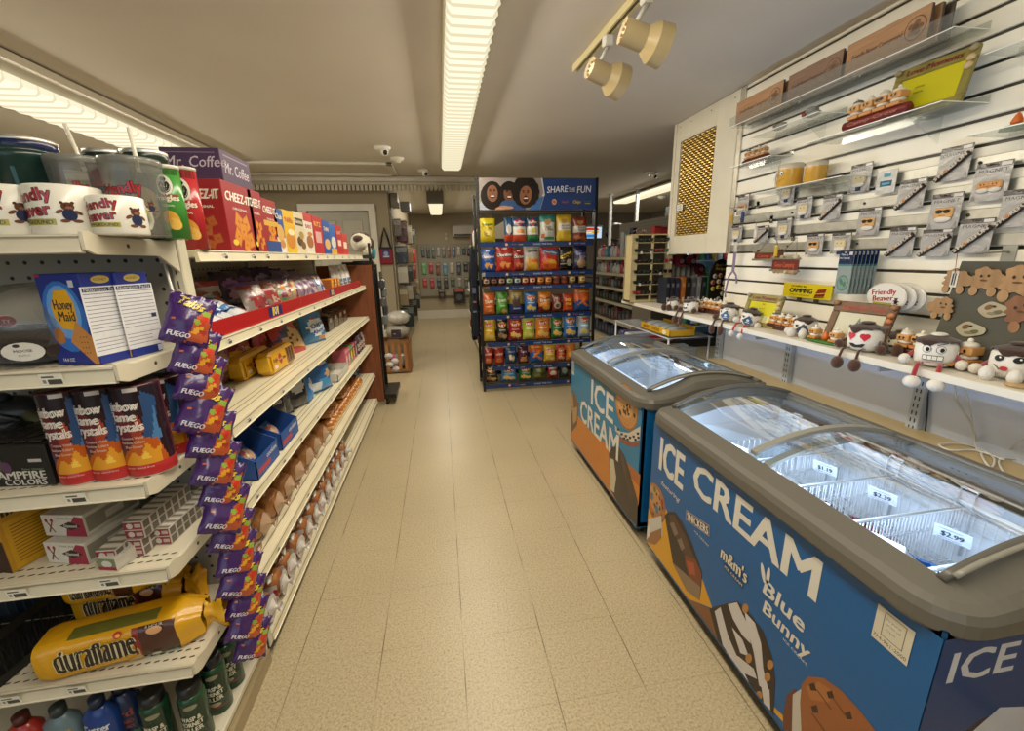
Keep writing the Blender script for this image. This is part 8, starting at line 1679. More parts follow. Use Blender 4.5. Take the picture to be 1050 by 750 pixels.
def orn_beaver(px, py, k, label, tagd=False, col='a8845c', flip=1, rot=0):
    c = bpt(px, py); x = c.x-.006; mb = MB('wood', col)
    def pt(u, v): return (u*k*flip*math.cos(rot)-v*k*math.sin(rot), u*k*flip*math.sin(rot)+v*k*math.cos(rot))
    out = []
    for i in range(40):
        a = 2*PI*i/40; r = .042+.010*math.cos(a*1)+.012*max(0, math.cos(3*a+.6))+.004*math.sin(9*a); out.append(pt(r*math.cos(a)*1.15, r*math.sin(a)*.85))
    mb.prism(out, lambda u, v, t_: (x-t_, c.y-u, c.z+v), 0, .006, col, side=mixh(col, '2a1c10', .5))
    for u, v in ((-.025, -.045), (.03, -.045)):
        uu, vv = pt(u, v); mb.prism([(uu+.014*k*math.cos(a), vv+.018*k*math.sin(a)) for a in [q*PI/6 for q in range(12)]], lambda u2, v2, t_: (x-t_, c.y-u2, c.z+v2), 0, .007, mixh(col, 'd0a878', .3), side='3a2818')
    dd = [('e',)+pt(-.01, .01)+(.004*k, .005*k, '3a2414'), ('e',)+pt(.012, .012)+(.004*k, .005*k, '3a2414'), ('e',)+pt(.0, -.005)+(.012*k, .003*k, '6a4a2c')]
    if tagd: dd += [('r', -.010, -.03, .012, .028, 'd8d4cc'), ('r', -.006, -.022, -.001, .02, '3a3a38'), ('r', .002, -.022, .006, .02, '3a3a38')]
    mb.deco(lambda u, v, o=0: (x-.0072-o, c.y-u, c.z+v), dd)
    if tagd: mb.tube([(x-.008, c.y, c.z+.02), (XW-.15, wl(1032, 262).y+.05, 1.43)], .0012, 4, '8a2a24')
    tag(mb.build('wood_ornament', origin=(x, c.y, c.z-.04*k)), label, 'ornament', 'wooden ornaments on the dark board')
orn_beaver(981, 286, .85, 'wooden beaver ornament with a white barcode tag', True)
orn_beaver(1012, 286, .95, 'wooden beaver ornament right of the tagged one')
orn_beaver(970, 314, .8, 'lower wooden beaver ornament with a raised paper scrap', flip=-1)
orn_beaver(1047, 288, 1.15, 'large wooden ornament cut by the right edge', col='b08a60')
orn_beaver(1050, 318, 1.1, 'brown feathered wooden ornament at the right edge', col='8a5f42', rot=.4)
for (px_, py_, lab, c1) in ((1021, 318, 'round painted leaf ornament in cream and brown on the dark board', 'b0a488'), (997, 338, 'pale camper shaped ornament low on the dark board', 'b4ae94')):
    c = bpt(px_, py_); x = c.x-.004; mb = MB('resin', c1); R = random.Random(int(px_))
    mb.prism([(.040*math.cos(a)*(1+.12*math.sin(2*a+1)), .026*math.sin(a)*(1+.15*math.cos(3*a))) for a in [q*PI/12 for q in range(24)]], lambda u, v, t_: (x-t_, c.y-u, c.z+v), 0, .005, c1, side='6a6250')
    mb.deco(lambda u, v, o=0: (x-.0055-o, c.y-u, c.z+v), [('e', -.015, .008, .012, .008, '7a5a40', .6), ('e', .012, -.006, .014, .007, '6a6a50', .3), ('e', .0, .012, .006, .004, '3a2a1c'), ('e', -.005, -.012, .012, .005, '8a8468')])
    tag(mb.build('painted_ornament', origin=(x, c.y, c.z-.03)), lab, 'ornament')
c = bpt(978, 345)
# outlet and cables under the shelf
yo = at(0, XW-.02, 1020, 401).y; mb = MB('enamel', 'c9d0d8'); mb.box(XW-.045, XW-.002, yo-.04, yo+.04, .945, .985, b=.005)
for dy in (-.025, .0, .02): mb.box(XW-.0458, XW-.0448, yo+dy, yo+dy+.006, .955, .972, '3a3f44')
tag(mb.build('power_outlet', origin=(XW, yo, .945)), 'white power outlet strip under the wall shelf at the right', 'outlet')
def cable(pts, r, col, label, plane=XW-.03):
    P = [at(0, plane, *q) if len(q) == 2 else Vector(at(2, q[2], q[0], q[1])) for q in pts]
    S = []
    for i in range(len(P)-1):
        p0_, p1_, p2_, p3_ = P[max(i-1, 0)], P[i], P[i+1], P[min(i+2, len(P)-1)]
        for k in range(6):
            t_ = k/6; S.append(.5*((2*p1_)+(p2_-p0_)*t_+(2*p0_-5*p1_+4*p2_-p3_)*t_*t_+(-p0_+3*p1_-3*p2_+p3_)*t_**3))
    S.append(P[-1]); mb = MB('plastic', col); mb.tube(S, r, 8); tag(mb.build('cable', origin=tuple(P[0])), label, 'cable')
ZL = .722
cable([(979, 394), (981, 410), (990, 425), (998, 440), (999, 452), (1003, 462), (1015, 470), (1035, 470, ZL), (1056, 475, ZL)], .0035, 'cfd0ce', 'white cable falling from the outlet to the ledge, left one')
cable([(990, 400), (995, 420), (998, 440), (1004, 458, ZL), (1008, 470, ZL), (1016, 480, ZL), (1019, 470, ZL), (1004, 460, ZL), (985, 455, ZL), (963, 456, ZL), (975, 462, ZL), (1000, 462, ZL), (1030, 472, ZL)], .0035, 'd4d4d0', 'white cable coiled in loops on the tan ledge')
cable([(1056, 448), (1042, 455), (1031, 466, ZL), (1024, 474, ZL), (1030, 486, ZL)], .003, 'd4d4d0', 'short white cable end at the right edge above the ledge')
cable([(954, 390), (952, 400), (951, 420), (949, 440), (948, 456)], .003, '26282a', 'thin black cable beside the slotted bracket post', XW-.012)
# ------------------------------------------------------------------ freezer baskets and ice cream
def basket(x0, x1, y0, y1, zt, zb):
    mb = MB('enamel', 'e6eaf0'); t_ = .0021
    mb.tube([(x0, y0, zt), (x1, y0, zt), (x1, y1, zt), (x0, y1, zt)], .003, 5, closed=True); mb.tube([(x0, y0, zt-.06), (x1, y0, zt-.06), (x1, y1, zt-.06), (x0, y1, zt-.06)], .002, 4, closed=True)
    n = int((x1-x0)/.024); m_ = int((y1-y0)/.024)
    for i in range(n+1):
        x = x0+(x1-x0)*i/n; mb.tube([(x, y0, zt), (x, y0, zb), (x, y1, zb), (x, y1, zt)], t_, 4, caps=False)
    for j in range(m_+1):
        y = y0+(y1-y0)*j/m_; mb.tube([(x0, y, zt), (x0, y, zb), (x1, y, zb), (x1, y, zt)], t_, 4, caps=False)
    return mb
def price_card(c, txt, label, rz=0):
    mb = MB('paper', 'dfe3ea'); mb.box(-.001, .001, -.038, .038, -.022, .022)
    for s_ in (-1, 1): mb.deco(lambda u, v, o=0: (s_*(.0012+o), s_*u if s_ > 0 else -u, v), [('t', txt, 0, -.002, .016, '3a4050', dict(w=.045, bold=.05)), ('r', -.03, .012, .02, .014, '8a90a0'), ('r', -.03, -.018, .02, -.016, '8a90a0')])
    put(mb, 'price_card', c, label, 'price card', rz=rz, ry=-.25, group='price cards in the freezers')
def fill(ys, x0, x1, zt, zb, cols, nm, cards):
    for b in range(len(ys)-1):
        y0, y1 = ys[b]+.004, ys[b+1]-.004
        lab = 'white wire basket in the %s freezer, %s from its near end' % (nm, NTH[b])
        tag(basket(x0, x1, y0, y1, zt, zb).build('wire_basket', origin=((x0+x1)/2, (y0+y1)/2, zb)), lab, 'basket', 'wire baskets in the freezers')
        R = random.Random(b+len(nm))
        if b < len(cols):
            c1, c2, nt = cols[b]
            for k in range(6):
                w_ = (y1-y0)*.72; xx = x0+.05+k*(x1-x0-.08)/6
                o = bag_mb(w_, .15, .035, c1 if k % 2 else c2, [('r', -.5, .35, .5, .7, mixh(c1, 'e8e8ec', .5)), ('e', .1, .5, .25, .15, c2)], 400+b*10+k, 'foil', (8, 10)).build('ice_cream_bar')
                place(o, (xx, (y0+y1)/2, zb+.012+.0*k), PI/2+R.uniform(-.15, .15), -1.0, 0); tag(o, '%s wrapped ice cream in the %s basket of the %s freezer, %s row' % (nt, NTH[b], nm, NTH[k]), 'ice cream', 'wrapped ice creams in the freezers')
    for (bx, by, tx, lab) in cards: price_card((bx, by, zt-.010), tx, lab, rz=.35)
fill([.572, .695, .89, 1.084, 1.275, 1.45], .995, 1.49, .700, .52, [('8a8f98', 'b8bcc4', 'silver'), ('1f6fc0', '2a3f78', 'blue'), ('8a2430', 'b09a98', 'dark red'), ('a8b4bc', '8a7a50', 'pale')], 'near',
     [(1.12, .80, '$1.89', 'price card reading $1.89 nearest the front of the near freezer'), (1.33, .80, '$2.99', 'price card reading $2.99 behind the $1.89 one'), (1.10, 1.0, '$1.99', 'price card reading $1.99 in the third basket'), (1.34, 1.0, '$2.39', 'price card reading $2.39 in the third basket'), (1.10, 1.19, '$2.89', 'price card reading $2.89 in the fourth basket'), (1.32, 1.19, '$1.19', 'price card reading $1.19 in the fourth basket'), (1.12, 1.38, '$2.19', 'price card reading $2.19 in the fifth basket'), (1.36, 1.38, '$3.89', 'price card reading $3.89 in the fifth basket')])
fill([1.85, 2.03, 2.21, 2.40], .995, 1.49, .700, .52, [], 'far', [])
for (nm, y0, y1) in (('near', .58, 1.62), ('far', 1.86, 2.88)):
    mb = MB('enamel', 'dfe4ea'); mb.box(FXB-.066, FXB-.058, y0, y1, .69, .745); n = 5
    for k in range(n):
        y = y0+.1+k*(y1-y0-.2)/(n-1); mb.tube([(FXB-.075, y-.02, .55), (FXB-.075, y-.02, .74), (FXB-.062, y-.02, .755), (FXB-.062, y+.02, .755), (FXB-.075, y+.02, .74), (FXB-.075, y+.02, .55)], .004, 6)
    tag(mb.build('hanging_rail', origin=(FXB-.06, (y0+y1)/2, .69)), 'white rail with wire hooks along the inside back of the %s freezer' % nm, 'rail')

# ------------------------------------------------------------------ sunglasses stand on the shelf end
sx0, sx1, sy = 1.615, 1.985, 3.52; sz0, sz1 = SHZ+.002, 1.61
sd = thing('sunglasses_stand', 'cream sunglasses stand with two columns of racks on the end of the shelf', 'display stand', ((sx0+sx1)/2, sy, sz0))
mb = MB('enamel', 'c8b98c'); mb.box(sx0, sx1, sy, sy+.16, sz0, sz0+.02, b=.003); mb.box(sx0, sx1, sy, sy+.16, sz1-.01, sz1, b=.003); mb.build('base_and_top', sd)
mb = MB('enamel', 'c8b98c'); mb.box(sx0, sx0+.05, sy+.002, sy+.012, sz0, sz1, b=.002); mb.box(sx1-.05, sx1, sy+.002, sy+.012, sz0, sz1, b=.002); mb.box((sx0+sx1)/2-.012, (sx0+sx1)/2+.008, sy-.004, sy+.012, sz0, sz1, b=.002)
mb.box(sx0, sx0+.004, sy, sy+.15, sz0, sz1); mb.box(sx1-.004, sx1, sy, sy+.15, sz0, sz1); mb.box(sx0, sx1, sy+.13, sy+.14, sz0, sz1, '4a4434')
for k in range(6): mb.box(sx0, sx1, sy-.004, sy+.008, sz0+.06+k*.088, sz0+.066+k*.088)
mb.build('rack_frame', sd)
R = random.Random(9); gc = ['15161a', '2a1c1a', '16181c', '1c2a24', '8a2a34', '141416']
for k in range(6):
    for c in range(4):
        x = sx0+.05+c*.088+(.01 if c > 1 else 0); z = sz0+.075+k*.088; col = '8a2a30' if (k, c) in ((0, 0), (4, 2), (3, 3)) else ('3a6a5a' if (k, c) == (4, 3) else gc[(k*3+c) % 4])
        mb = MB('gloss', col)
        for s_ in (-1, 1): mb.ball((s_*.021, -.012, .0), (.019, .004, .015), n=10, m_=6); mb.tube([(s_*.040, -.010, .006), (s_*.041, .03, .004)], .002, 4)
        mb.box(-.040, .040, -.013, -.009, .009, .013)
        if R.random() < .25: mb.box(.01, .03, -.018, -.017, -.03, -.008, 'cfccc4', 'paper')
        put(mb, 'sunglasses', (x, sy-.008, z+.012), 'sunglasses on the cream stand, %s row from the bottom, %s from the left' % (NTH[k], NTH[c]), 'sunglasses', group='sunglasses on the cream stand')
mb = MB('gloss', '8a6a68'); 
for s_ in (-1, 1): mb.lathe([(.02, -.003), (.024, 0), (.02, .003)], 16, o=(s_*.026, 0, .024), axis='y', caps=False); mb.tube([(s_*.05, 0, .03), (s_*.045, .10, .02)], .0025, 5)
put(mb, 'sunglasses', (sx0+.09, sy+.04, sz1+.002), 'pale pink sunglasses lying on top of the cream stand', 'sunglasses')
for j, (x, h) in enumerate(((2.04, .24), (2.115, .23), (2.19, .22))):
    mb = carton(.07, .09, h, '8a1f1f', [('r', -.03, h*.5, .03, h*.9, 'a8342a'), ('t', 'COLA', 0, h*.7, .018, 'd0a8a0', dict(w=.05)), ('r', -.03, .02, .03, .05, '3a1414')])
    put(mb, 'red_carton', (x, 3.95, 1.46), 'dark red carton behind the top of the sunglasses stand, %s from the left' % NTH[j], 'carton', group='dark red cartons')
mb = MB('enamel', '6b6459'); mb.box(2.0, 2.34, 3.88, 4.3, 0, 1.458, b=.004); tag(mb.build('storage_cabinet', origin=(2.17, 4.1, 0)), 'plain dark cabinet behind the sunglasses stand carrying red cartons', 'cabinet')
# goods in the pass-through under the woven grille
for j, (px_, col) in enumerate(((685, '1c2230'), (690, '20202c'), (695, '262a48'), (701, 'b06a2a'), (706, '1a1816'), (712, '55575c'), (717, '8a8c90'), (722, '1f2a2c'), (727, '1c6a4c'))):
    p_ = at(1, 3.30, px_, 296); mb = MB('paper', col); mb.box(-.017, .017, 0, .14, 0, .215, b=.002); mb.deco(plane_fn((0, 0, .11), (1, 0, 0), (0, 0, 1)), [('r', -.008, -.09, .008, -.055, 'cfccc4'), ('r', -.010, .03, .010, .06, mixh(col, 'd8d4c8', .4))])
    put(mb, 'boxed_game', (p_.x, 3.30, SHZ+.002), '%s upright box under the grille, %s from the left in its row' % (['navy', 'black blue', 'dark blue', 'orange', 'black', 'dark grey', 'light grey', 'dark teal', 'green'][j], NTH[j]), 'box', group='upright boxes under the grille')
for j, (px_, col, w_) in enumerate(((696, '8a1f2c', .10), (708, '7a1c28', .10), (716, '7c1a30', .13))):
    p_ = at(1, 3.62, px_, 268 if j < 2 else 276); root = thing('baseball_cap', ['left dark red cap hanging under the grille', 'middle dark red cap hanging under the grille', 'crimson cap nearest the lit cooler'][j], 'cap', (p_.x, 3.62, p_.z), 'dark red caps')
    mb = MB('cloth', col); mb.ball((p_.x, 3.62, p_.z), (w_*.5, .05, .05)); mb.deco(plane_fn((p_.x, 3.568, p_.z), (1, 0, 0), (0, 0, 1)), [('e', 0, 0, .02, .018, 'b8a098'), ('t', 'F', 0, 0, .016, col, dict(w=.012))]); mb.build('crown', root)
    mb = MB('cloth', mixh(col, '000000', .2)); mb.ball((p_.x, 3.56, p_.z-.04), (w_*.45, .05, .008)); mb.build('brim', root)
mb = MB('enamel', '3a3630'); mb.box(at(1, 3.66, 686, 275).x, at(1, 3.66, 714, 275).x, 3.665, 3.69, SHZ+.001, 1.43, b=.003); tag(mb.build('upright_board', origin=(2.0, 3.68, SHZ)), 'dark upright board under the grille carrying the caps and folded cloths', 'board')
for j in range(5):
    p_ = at(1, 3.60, 690+j*5.4, 281); mb = MB('cloth', ['8a8478', '7a7468', '9a9488'][j % 3]); mb.box(-.018, .018, 0, .064, -.11, .08, b=.006); mb.box(-.010, .010, -.002, 0, -.09, .06, 'a8a294', b=.001)
    put(mb, 'folded_shirt', (p_.x, 3.60, p_.z), 'grey folded cloth hanging under the grille, %s from the left' % NTH[j], 'shirt', group='grey folded cloths')
p_ = at(1, 3.05, 738, 283); bb = thing('badge_board', 'black oval-topped board covered with round badges beside the slat wall corner', 'display board', (p_.x, 3.05, SHZ+.001))
mb = MB('paper', '17130f'); hh = .36; mb.prism([(-.085, 0), (.085, 0), (.09, .2)]+[(.09*math.cos(a), .24+.12*math.sin(a)) for a in [k*PI/10 for k in range(11)]]+[(-.09, .2)], lambda u, v, t_: (p_.x+u, 3.05-t_, SHZ+.002+v), 0, .008); mb.text(plane_fn((p_.x, 3.041, SHZ+.30), (1, 0, 0), (0, 0, 1)), 'Button', 0, .02, .020, 'b8923a', w=.09, shear=.2); mb.text(plane_fn((p_.x, 3.041, SHZ+.30), (1, 0, 0), (0, 0, 1)), 'Badges', 0, -.008, .018, 'b8923a', w=.09, shear=.2); mb.build('board', bb)
for k, (u, v, c1) in enumerate(((-.045, .235, 'c0b4a8'), (.0, .24, 'b07a5a'), (.05, .225, 'c8c0b8'), (-.06, .19, 'b06a5a'), (-.01, .195, 'c8b8a8'), (.04, .185, 'b8b0a8'), (-.055, .14, 'b8b03a'), (-.01, .15, 'c8a83a'), (.035, .14, 'c0b8a8'), (.06, .16, 'c8c0b0'), (.03, .10, 'a8a898'), (.0, .06, 'b8b0a0'))):
    mb = MB('gloss', c1); mb.lathe([(0, -.006), (.017, -.004), (.019, 0)], 16, o=(p_.x+u, 3.041, SHZ+v), axis='y'); mb.lathe([(0, -.0075), (.008, -.006)], 10, mixh(c1, '3a2418', .6), o=(p_.x+u, 3.041, SHZ+v), axis='y'); mb.build('badge', bb)
# lit cooler far behind
ck = thing('glass_door_cooler', 'brightly lit glass door cooler glimpsed through the opening under the grille', 'cooler', (4.05, 6.1, 0))
mb = MB('enamel', '3a3f44'); mb.box(3.55, 4.6, 6.05, 6.6, 0, .12); mb.box(3.55, 4.6, 6.05, 6.6, 2.0, 2.15); mb.box(3.55, 3.6, 6.05, 6.6, .12, 2.0); mb.box(4.55, 4.6, 6.05, 6.6, .12, 2.0); mb.box(3.6, 4.55, 6.55, 6.6, .12, 2.0, 'a8c8d8'); mb.build('cabinet', ck)
mb = MB('lamp2.00', 'bfe8ff'); mb.box(3.66, 3.70, 6.12, 6.16, .2, 1.9); mb.box(4.40, 4.44, 6.12, 6.16, .2, 1.9); mb.build('light_tube', ck)
for k in range(5):
    mb = MB('enamel', 'c8d0d4'); mb.box(3.62, 4.53, 6.15, 6.53, .3+k*.34, .31+k*.34); sh = mb.build('shelf', ck)
    mb = MB('gloss', '3a6a8a'); [mb.lathe([(.04, 0), (.04, .15), (.015, .21), (.015, .24)], 10, ['a8302c', '3a8a5a', '2a5a9a', 'c8a83a', 'c8d0d4'][(i+k) % 5], o=(3.72+i*.1, 6.25, .312+k*.34)) for i in range(8)]; tag(mb.build('bottle_row', sh), kind='stuff')
# goods on the low racks under the pass-through
yb_ = thing('candy_tray', 'yellow cardboard tray of grey wrapped goods on the wire shelf below the white shelf', 'tray', (1.78, 3.0, .86))
mb = MB('paper', 'c89a1c'); x0, x1, y0, y1 = 1.60, 1.80, 2.80, 3.26; mb.box(x0, x1, y0, y1, .86, .865); mb.box(x0, x0+.004, y0, y1, .86, .91); mb.box(x1-.004, x1, y0, y1, .86, .93); mb.box(x0, x1, y0, y0+.004, .86, .91); mb.box(x0, x1, y1-.004, y1, .86, .91)
mb.deco(lambda u, v, o=0: (x0-.0006-o, y1-u, .86+v), [('t', 'BEEF', .10, .028, .022, '5a2a14', dict(w=.10, bold=.04)), ('t', 'STICKS', .25, .028, .022, '5a2a14', dict(w=.12, bold=.04)), ('e', .38, .026, .03, .018, 'd8c8a0')]); mb.build('tray', yb_)
for k in range(4):
    mb = MB('film', '8a8f92'); mb.ball((0, 0, .03), (.085, .045, .03)); put(mb, 'wrapped_roll', (1.70, 2.87+k*.11, .868), 'grey wrapped roll in the yellow tray, %s from the near end' % NTH[k], 'roll', group='grey rolls in the yellow tray')
wr = MB('enamel', 'c8ccd0')
for k in range(22): wr.tube([(1.58, 2.78+k*.045, .855), (1.92, 2.78+k*.045, .855)], .003, 4)
for x in (1.58, 1.92): wr.tube([(x, 2.77, .853), (x, 3.76, .853)], .004, 4)
for x in (1.59, 1.91):
    for y in (2.79, 3.74): wr.tube([(x, y, .02), (x, y, .853)], .008, 6)
for z in (.35, .60): [wr.tube([(1.58, 2.78+k*.09, z), (1.92, 2.78+k*.09, z)], .003, 4) for k in range(11)]; [wr.tube([(x, 2.77, z-.004), (x, 3.76, z-.004)], .004, 4) for x in (1.58, 1.92)]
tag(wr.build('wire_rack', origin=(1.75, 3.27, .02)), 'white wire rack under the pass-through shelf', 'rack')
for k in range(8):
    mb = MB('film', ['4a4a78', 'b8bcc8', '7a8aa8', 'a02a30', 'c8ccd0', '6a2a34', 'd0d4d8', '8a929a'][k]); mb.box(-.12, .12, -.04, .04, 0, .16, b=.012); mb.deco(plane_fn((-.12, 0, 0), (0, -1, 0), (0, 0, 1)), [('r', -.03, .05, .03, .11, 'c8b8b8'), ('e', 0, .03, .02, .012, '8a3a4a')])
    put(mb, 'snack_packet', (1.74, 3.70-k*.118, .603), 'upright packet on the middle level of the white wire rack, %s from the far end' % NTH[k], 'packet', group='packets on the wire rack')

# ------------------------------------------------------------------ shelving beyond the rack on the right
g2 = thing('back_shelving', 'cream shelving unit beyond the snack rack on the right with bottles and cartons', 'shelving', (2.6, 5.8, 0))
bx, bys, bye = 2.40, 4.75, 6.65
MB('pegboard', '7e796c').box(bx+.42, bx+.44, bys, bye, 0, 1.9).build('back_panel', g2); bz = [.27, .53, .79, .985, 1.19, 1.41]
cset = [['2c4a5a', '3a3a5a', '1c3a6a'], ['3a4448', '4a4a50', '6a2a3a', '2a3a4a'], ['22282a', '3a4a44', '1c2428'], ['3a2a28', '5a3a34', '7a8a8c', '2f4a58'], ['c8c8c4', 'b04a4a', '8aa0b0', 'd0d0c8'], ['b8c0c8', 'c86a7a', '3a6a9a', 'd0ccc0', '6aa0a8']]
lv = ['lowest', 'second lowest', 'third lowest', 'third highest', 'second highest', 'top']
for i, z in enumerate(bz):
    xf = bx if i < 3 else bx+.03; mb = MB('enamel', 'd5cdb4'); mb.box(xf, bx+.42, bys, bye, z-.03, z, b=.003); mb.box(xf-.004, xf, bys, bye, z-.036, z-.002, 'e0d8c0'); mb.build('shelf', g2)
    hh = [.20, .19, .14, .14, .17, .19][i]; n = 15
    for k in range(n):
        y = bys+.08+k*(bye-bys-.16)/(n-1); c = cset[i][(k*7+i) % len(cset[i])]; h = hh*(.8+.2*((k*5) % 3)/2)
        mb = MB('gloss', c)
        if i >= 4: mb.lathe([(.034, 0), (.036, .01), (.036, h*.62), (.016, h*.8)], 12); mb.lathe([(.016, h*.8), (.018, h), (0, h)], 12, ['d8d4cc', 'b83a3a', '2f5a9a'][k % 3]); mb.deco(lambda u, v, o=0: (-.0365-o, -u, v), [('r', -.016, h*.2, .016, h*.5, mixh(c, 'ffffff', .5))])
        else: mb.box(-.04, .04, -.05, .05, 0, h, b=.004); mb.deco(lambda u, v, o=0: (-.04-o, -u, v), [('r', -.04, h*.3, .04, h*.75, mixh(c, 'b0b0b0', .35)), ('e', 0, h*.5, .02, h*.12, mixh(c, 'd0a0a0', .4))])
        put(mb, 'bottle' if i >= 4 else 'carton', (xf+.055, y, z+.001), '%s on the %s shelf beyond the snack rack, %s from the near end' % ('bottle' if i >= 4 else 'dark carton', lv[i], NTH[k]), 'bottle' if i >= 4 else 'carton', group='goods on the shelving beyond the snack rack')
mb = MB('plastic', '17181a'); tvp = at(1, 8.0, 609, 238); mb.box(tvp.x-.25, tvp.x+.17, 8.0, 8.04, tvp.z-.15, tvp.z+.12, b=.006); mb.box(tvp.x-.03, tvp.x+.03, 8.04, 8.09, tvp.z-.1, ZC-.02)
mb.deco(plane_fn((tvp.x-.04, 7.998, tvp.z-.01), (1, 0, 0), (0, 0, 1)), [('r', -.19, -.10, .19, .10, 'c8dcec'), ('p', [(-.19, .04), (.15, .04), (.10, .09), (-.19, .09)], 'c8381c'), ('p', [(-.19, -.02), (.12, -.02), (.15, .03), (-.19, .03)], 'd8a818'), ('p', [(-.19, -.09), (.08, -.09), (.11, -.03), (-.19, -.03)], '2a7ac8'), ('r', -.15, -.005, .0, .01, 'f0e8c0')], mk='lamp1.00')
tag(mb.build('wall_screen', origin=(tvp.x, 8.0, tvp.z-.15)), 'screen with red, yellow and blue bars behind the right post of the snack rack', 'screen')
for j, (px_, py_, y_, c_, lab, hh, w_) in enumerate(((634, 249, 5.2, 'b0b8b8', 'tall pale carton left of the sunglasses stand', .30, .10), (641, 247, 5.1, '1c2c4a', 'tall navy carton left of the sunglasses stand', .34, .05))):
    p_ = at(1, y_, px_, py_); mb = carton(w_, .1, hh, c_, [('r', -w_*.3, hh*.2, w_*.3, hh*.8, mixh(c_, 'ffffff', .2))]); put(mb, 'tall_carton', (p_.x+.1, y_, 1.412), lab, 'carton')
mb = MB('plastic', '1a1d1c'); p_ = at(1, 7.5, 632, 238); mb.lathe([(.13, -.02), (.16, 0), (.16, .03), (.13, .04)], 28, o=(p_.x, 7.5, p_.z), axis='y', caps=False, sy=1.3); mb.box(p_.x-.02, p_.x+.02, 7.5, 7.54, 0.02, p_.z-.12); tag(mb.build('round_mirror', origin=(p_.x, 7.5, .02)), 'dark oval ring on a post far behind the tall cartons', 'mirror')
for j, (px_, y_, lab) in enumerate(((626, 7.4, 'white pole rising to the ceiling left of the sunglasses stand'), (653, 6.9, 'thin pale pole behind the red cartons'))):
    a = at(1, y_, px_, 216); b_ = at(1, y_, px_-2, 245); mb = MB('enamel', 'bfc4c6'); mb.box(a.x-.022, a.x+.022, y_-.022, y_+.022, 1.6, ZC-.01); mb.lathe([(.04, -.02), (.045, 0)], 14, o=(a.x, y_, ZC-.001)); tag(mb.build('pole', origin=(a.x, y_, ZC)), lab, 'pole')

# ------------------------------------------------------------------ back left: corridor wall goods, crate, bag
def hang(mb_c, name, x, y, ztop, w_, h, label, cat, group, d=.03, along='x', col2=None):
    mb = MB('film', mb_c)
    if along == 'x': mb.box(x-w_/2, x+w_/2, y-d, y, ztop-h, ztop, b=.006); mb.deco(plane_fn((x, y-d, ztop-h/2), (1, 0, 0), (0, 0, 1)), [('r', -w_*.4, h*.28, w_*.4, h*.46, col2 or mixh(mb_c, 'e0dcd0', .5)), ('e', 0, -h*.1, w_*.3, h*.2, mixh(mb_c, 'c8b8a8', .35))])
    else: mb.box(x, x+d, y-w_/2, y+w_/2, ztop-h, ztop, b=.006)
    mb.box(x-.003, x+.003, y-d/2-.003, y-d/2+.003, ztop-.005, ztop+.015, 'b0b0a8')
    tag(mb.build(name, origin=(x, y, ztop-h)), label, cat, group)
YBp = YB-.06
tag(MB('pegboard', '8f897a').box(-.50, 1.05, YBp, YBp+.05, .55, 1.78).box(-.50, 1.05, YBp-.004, YBp, .53, .56, '6a5f4c', 'enamel').build('pegboard_panel', origin=(.25, YBp, .53)), 'white pegboard panel on the far back wall full of hanging tools', 'pegboard')
R = random.Random(17); pal = ['2a3a44', '8a8a84', '3a4a6a', '1c2226', '5a5a50', 'a8a090', '2f4a3a', '6a3a2a']
for r_, (z, n, h) in enumerate(((1.70, 12, .24), (1.34, 9, .27), (.98, 9, .24))):
    for k in range(n):
        c = pal[(k*3+r_) % 8]
        if r_ == 1 and k in (0, 1): c = ['5aa05a', 'a02430'][k]
        if r_ == 2 and k in (0, 1): c = ['b03a30', 'a02430'][k]
        if r_ == 1 and k == 3: c = '4a7a98'
        hang(c, 'tool_card', -.38+k*(1.32/(n-1)), YBp-.006, z, .075 if r_ == 0 else .10, h*R.uniform(.8, 1.1), 'card or tool on the back pegboard, %s row from the top, %s from the left' % (NTH[r_], NTH[k]), 'tool card', 'cards on the back pegboard')
hang('2a2018', 'dark_pot', -.0, YBp-.006, .70, .16, .2, 'small dark pot shape hanging under the back pegboard', 'pot', None, .08)
hang('16181a', 'framed_tool', .42, YBp-.006, .72, .26, .36, 'black framed item with orange rows hanging low on the back wall', 'sign', None, .05, col2='a8583a')
hang('5a7a2a', 'green_duster', .75, YBp-.006, .52, .20, .18, 'lime green duster at the bottom of the back wall', 'duster', None, .08)
ac = MB('enamel', 'b0aba0'); ac.box(.33, 1.15, YB-.24, YB-.01, 1.93, 2.19, b=.025); ac.box(.37, 1.11, YB-.245, YB-.235, 1.945, 1.985, '2a2824'); tag(ac.build('air_conditioner', origin=(.74, YB-.1, 1.93)), 'white split air conditioner high on the back wall', 'air conditioner')
mb = MB('enamel', 'b8b0a0'); mb.box(.15, .20, YB-.02, YB-.002, 1.86, 1.93, b=.003); mb.box(.15, .20, YB-.02, YB-.002, 1.96, 2.02, b=.003); tag(mb.build('wall_switch', origin=(.17, YB, 1.86)), 'small wall switch left of the air conditioner', 'switch')
tag(MB('pegboard', 'a39c88').box(XC+.002, XC+.02, YP+.15, 9.3, .35, 2.05).build('pegboard_panel', origin=(XC, 7.7, .35)), 'pegboard along the left corridor wall behind the hanging goods', 'pegboard')
pal2 = ['6a5a44', '3a3a34', '8a7a5a', '5a2a2c', '2a3440', '9a9284', 'a0885a', '44504a', 'b8b0a0', '7a2f30']
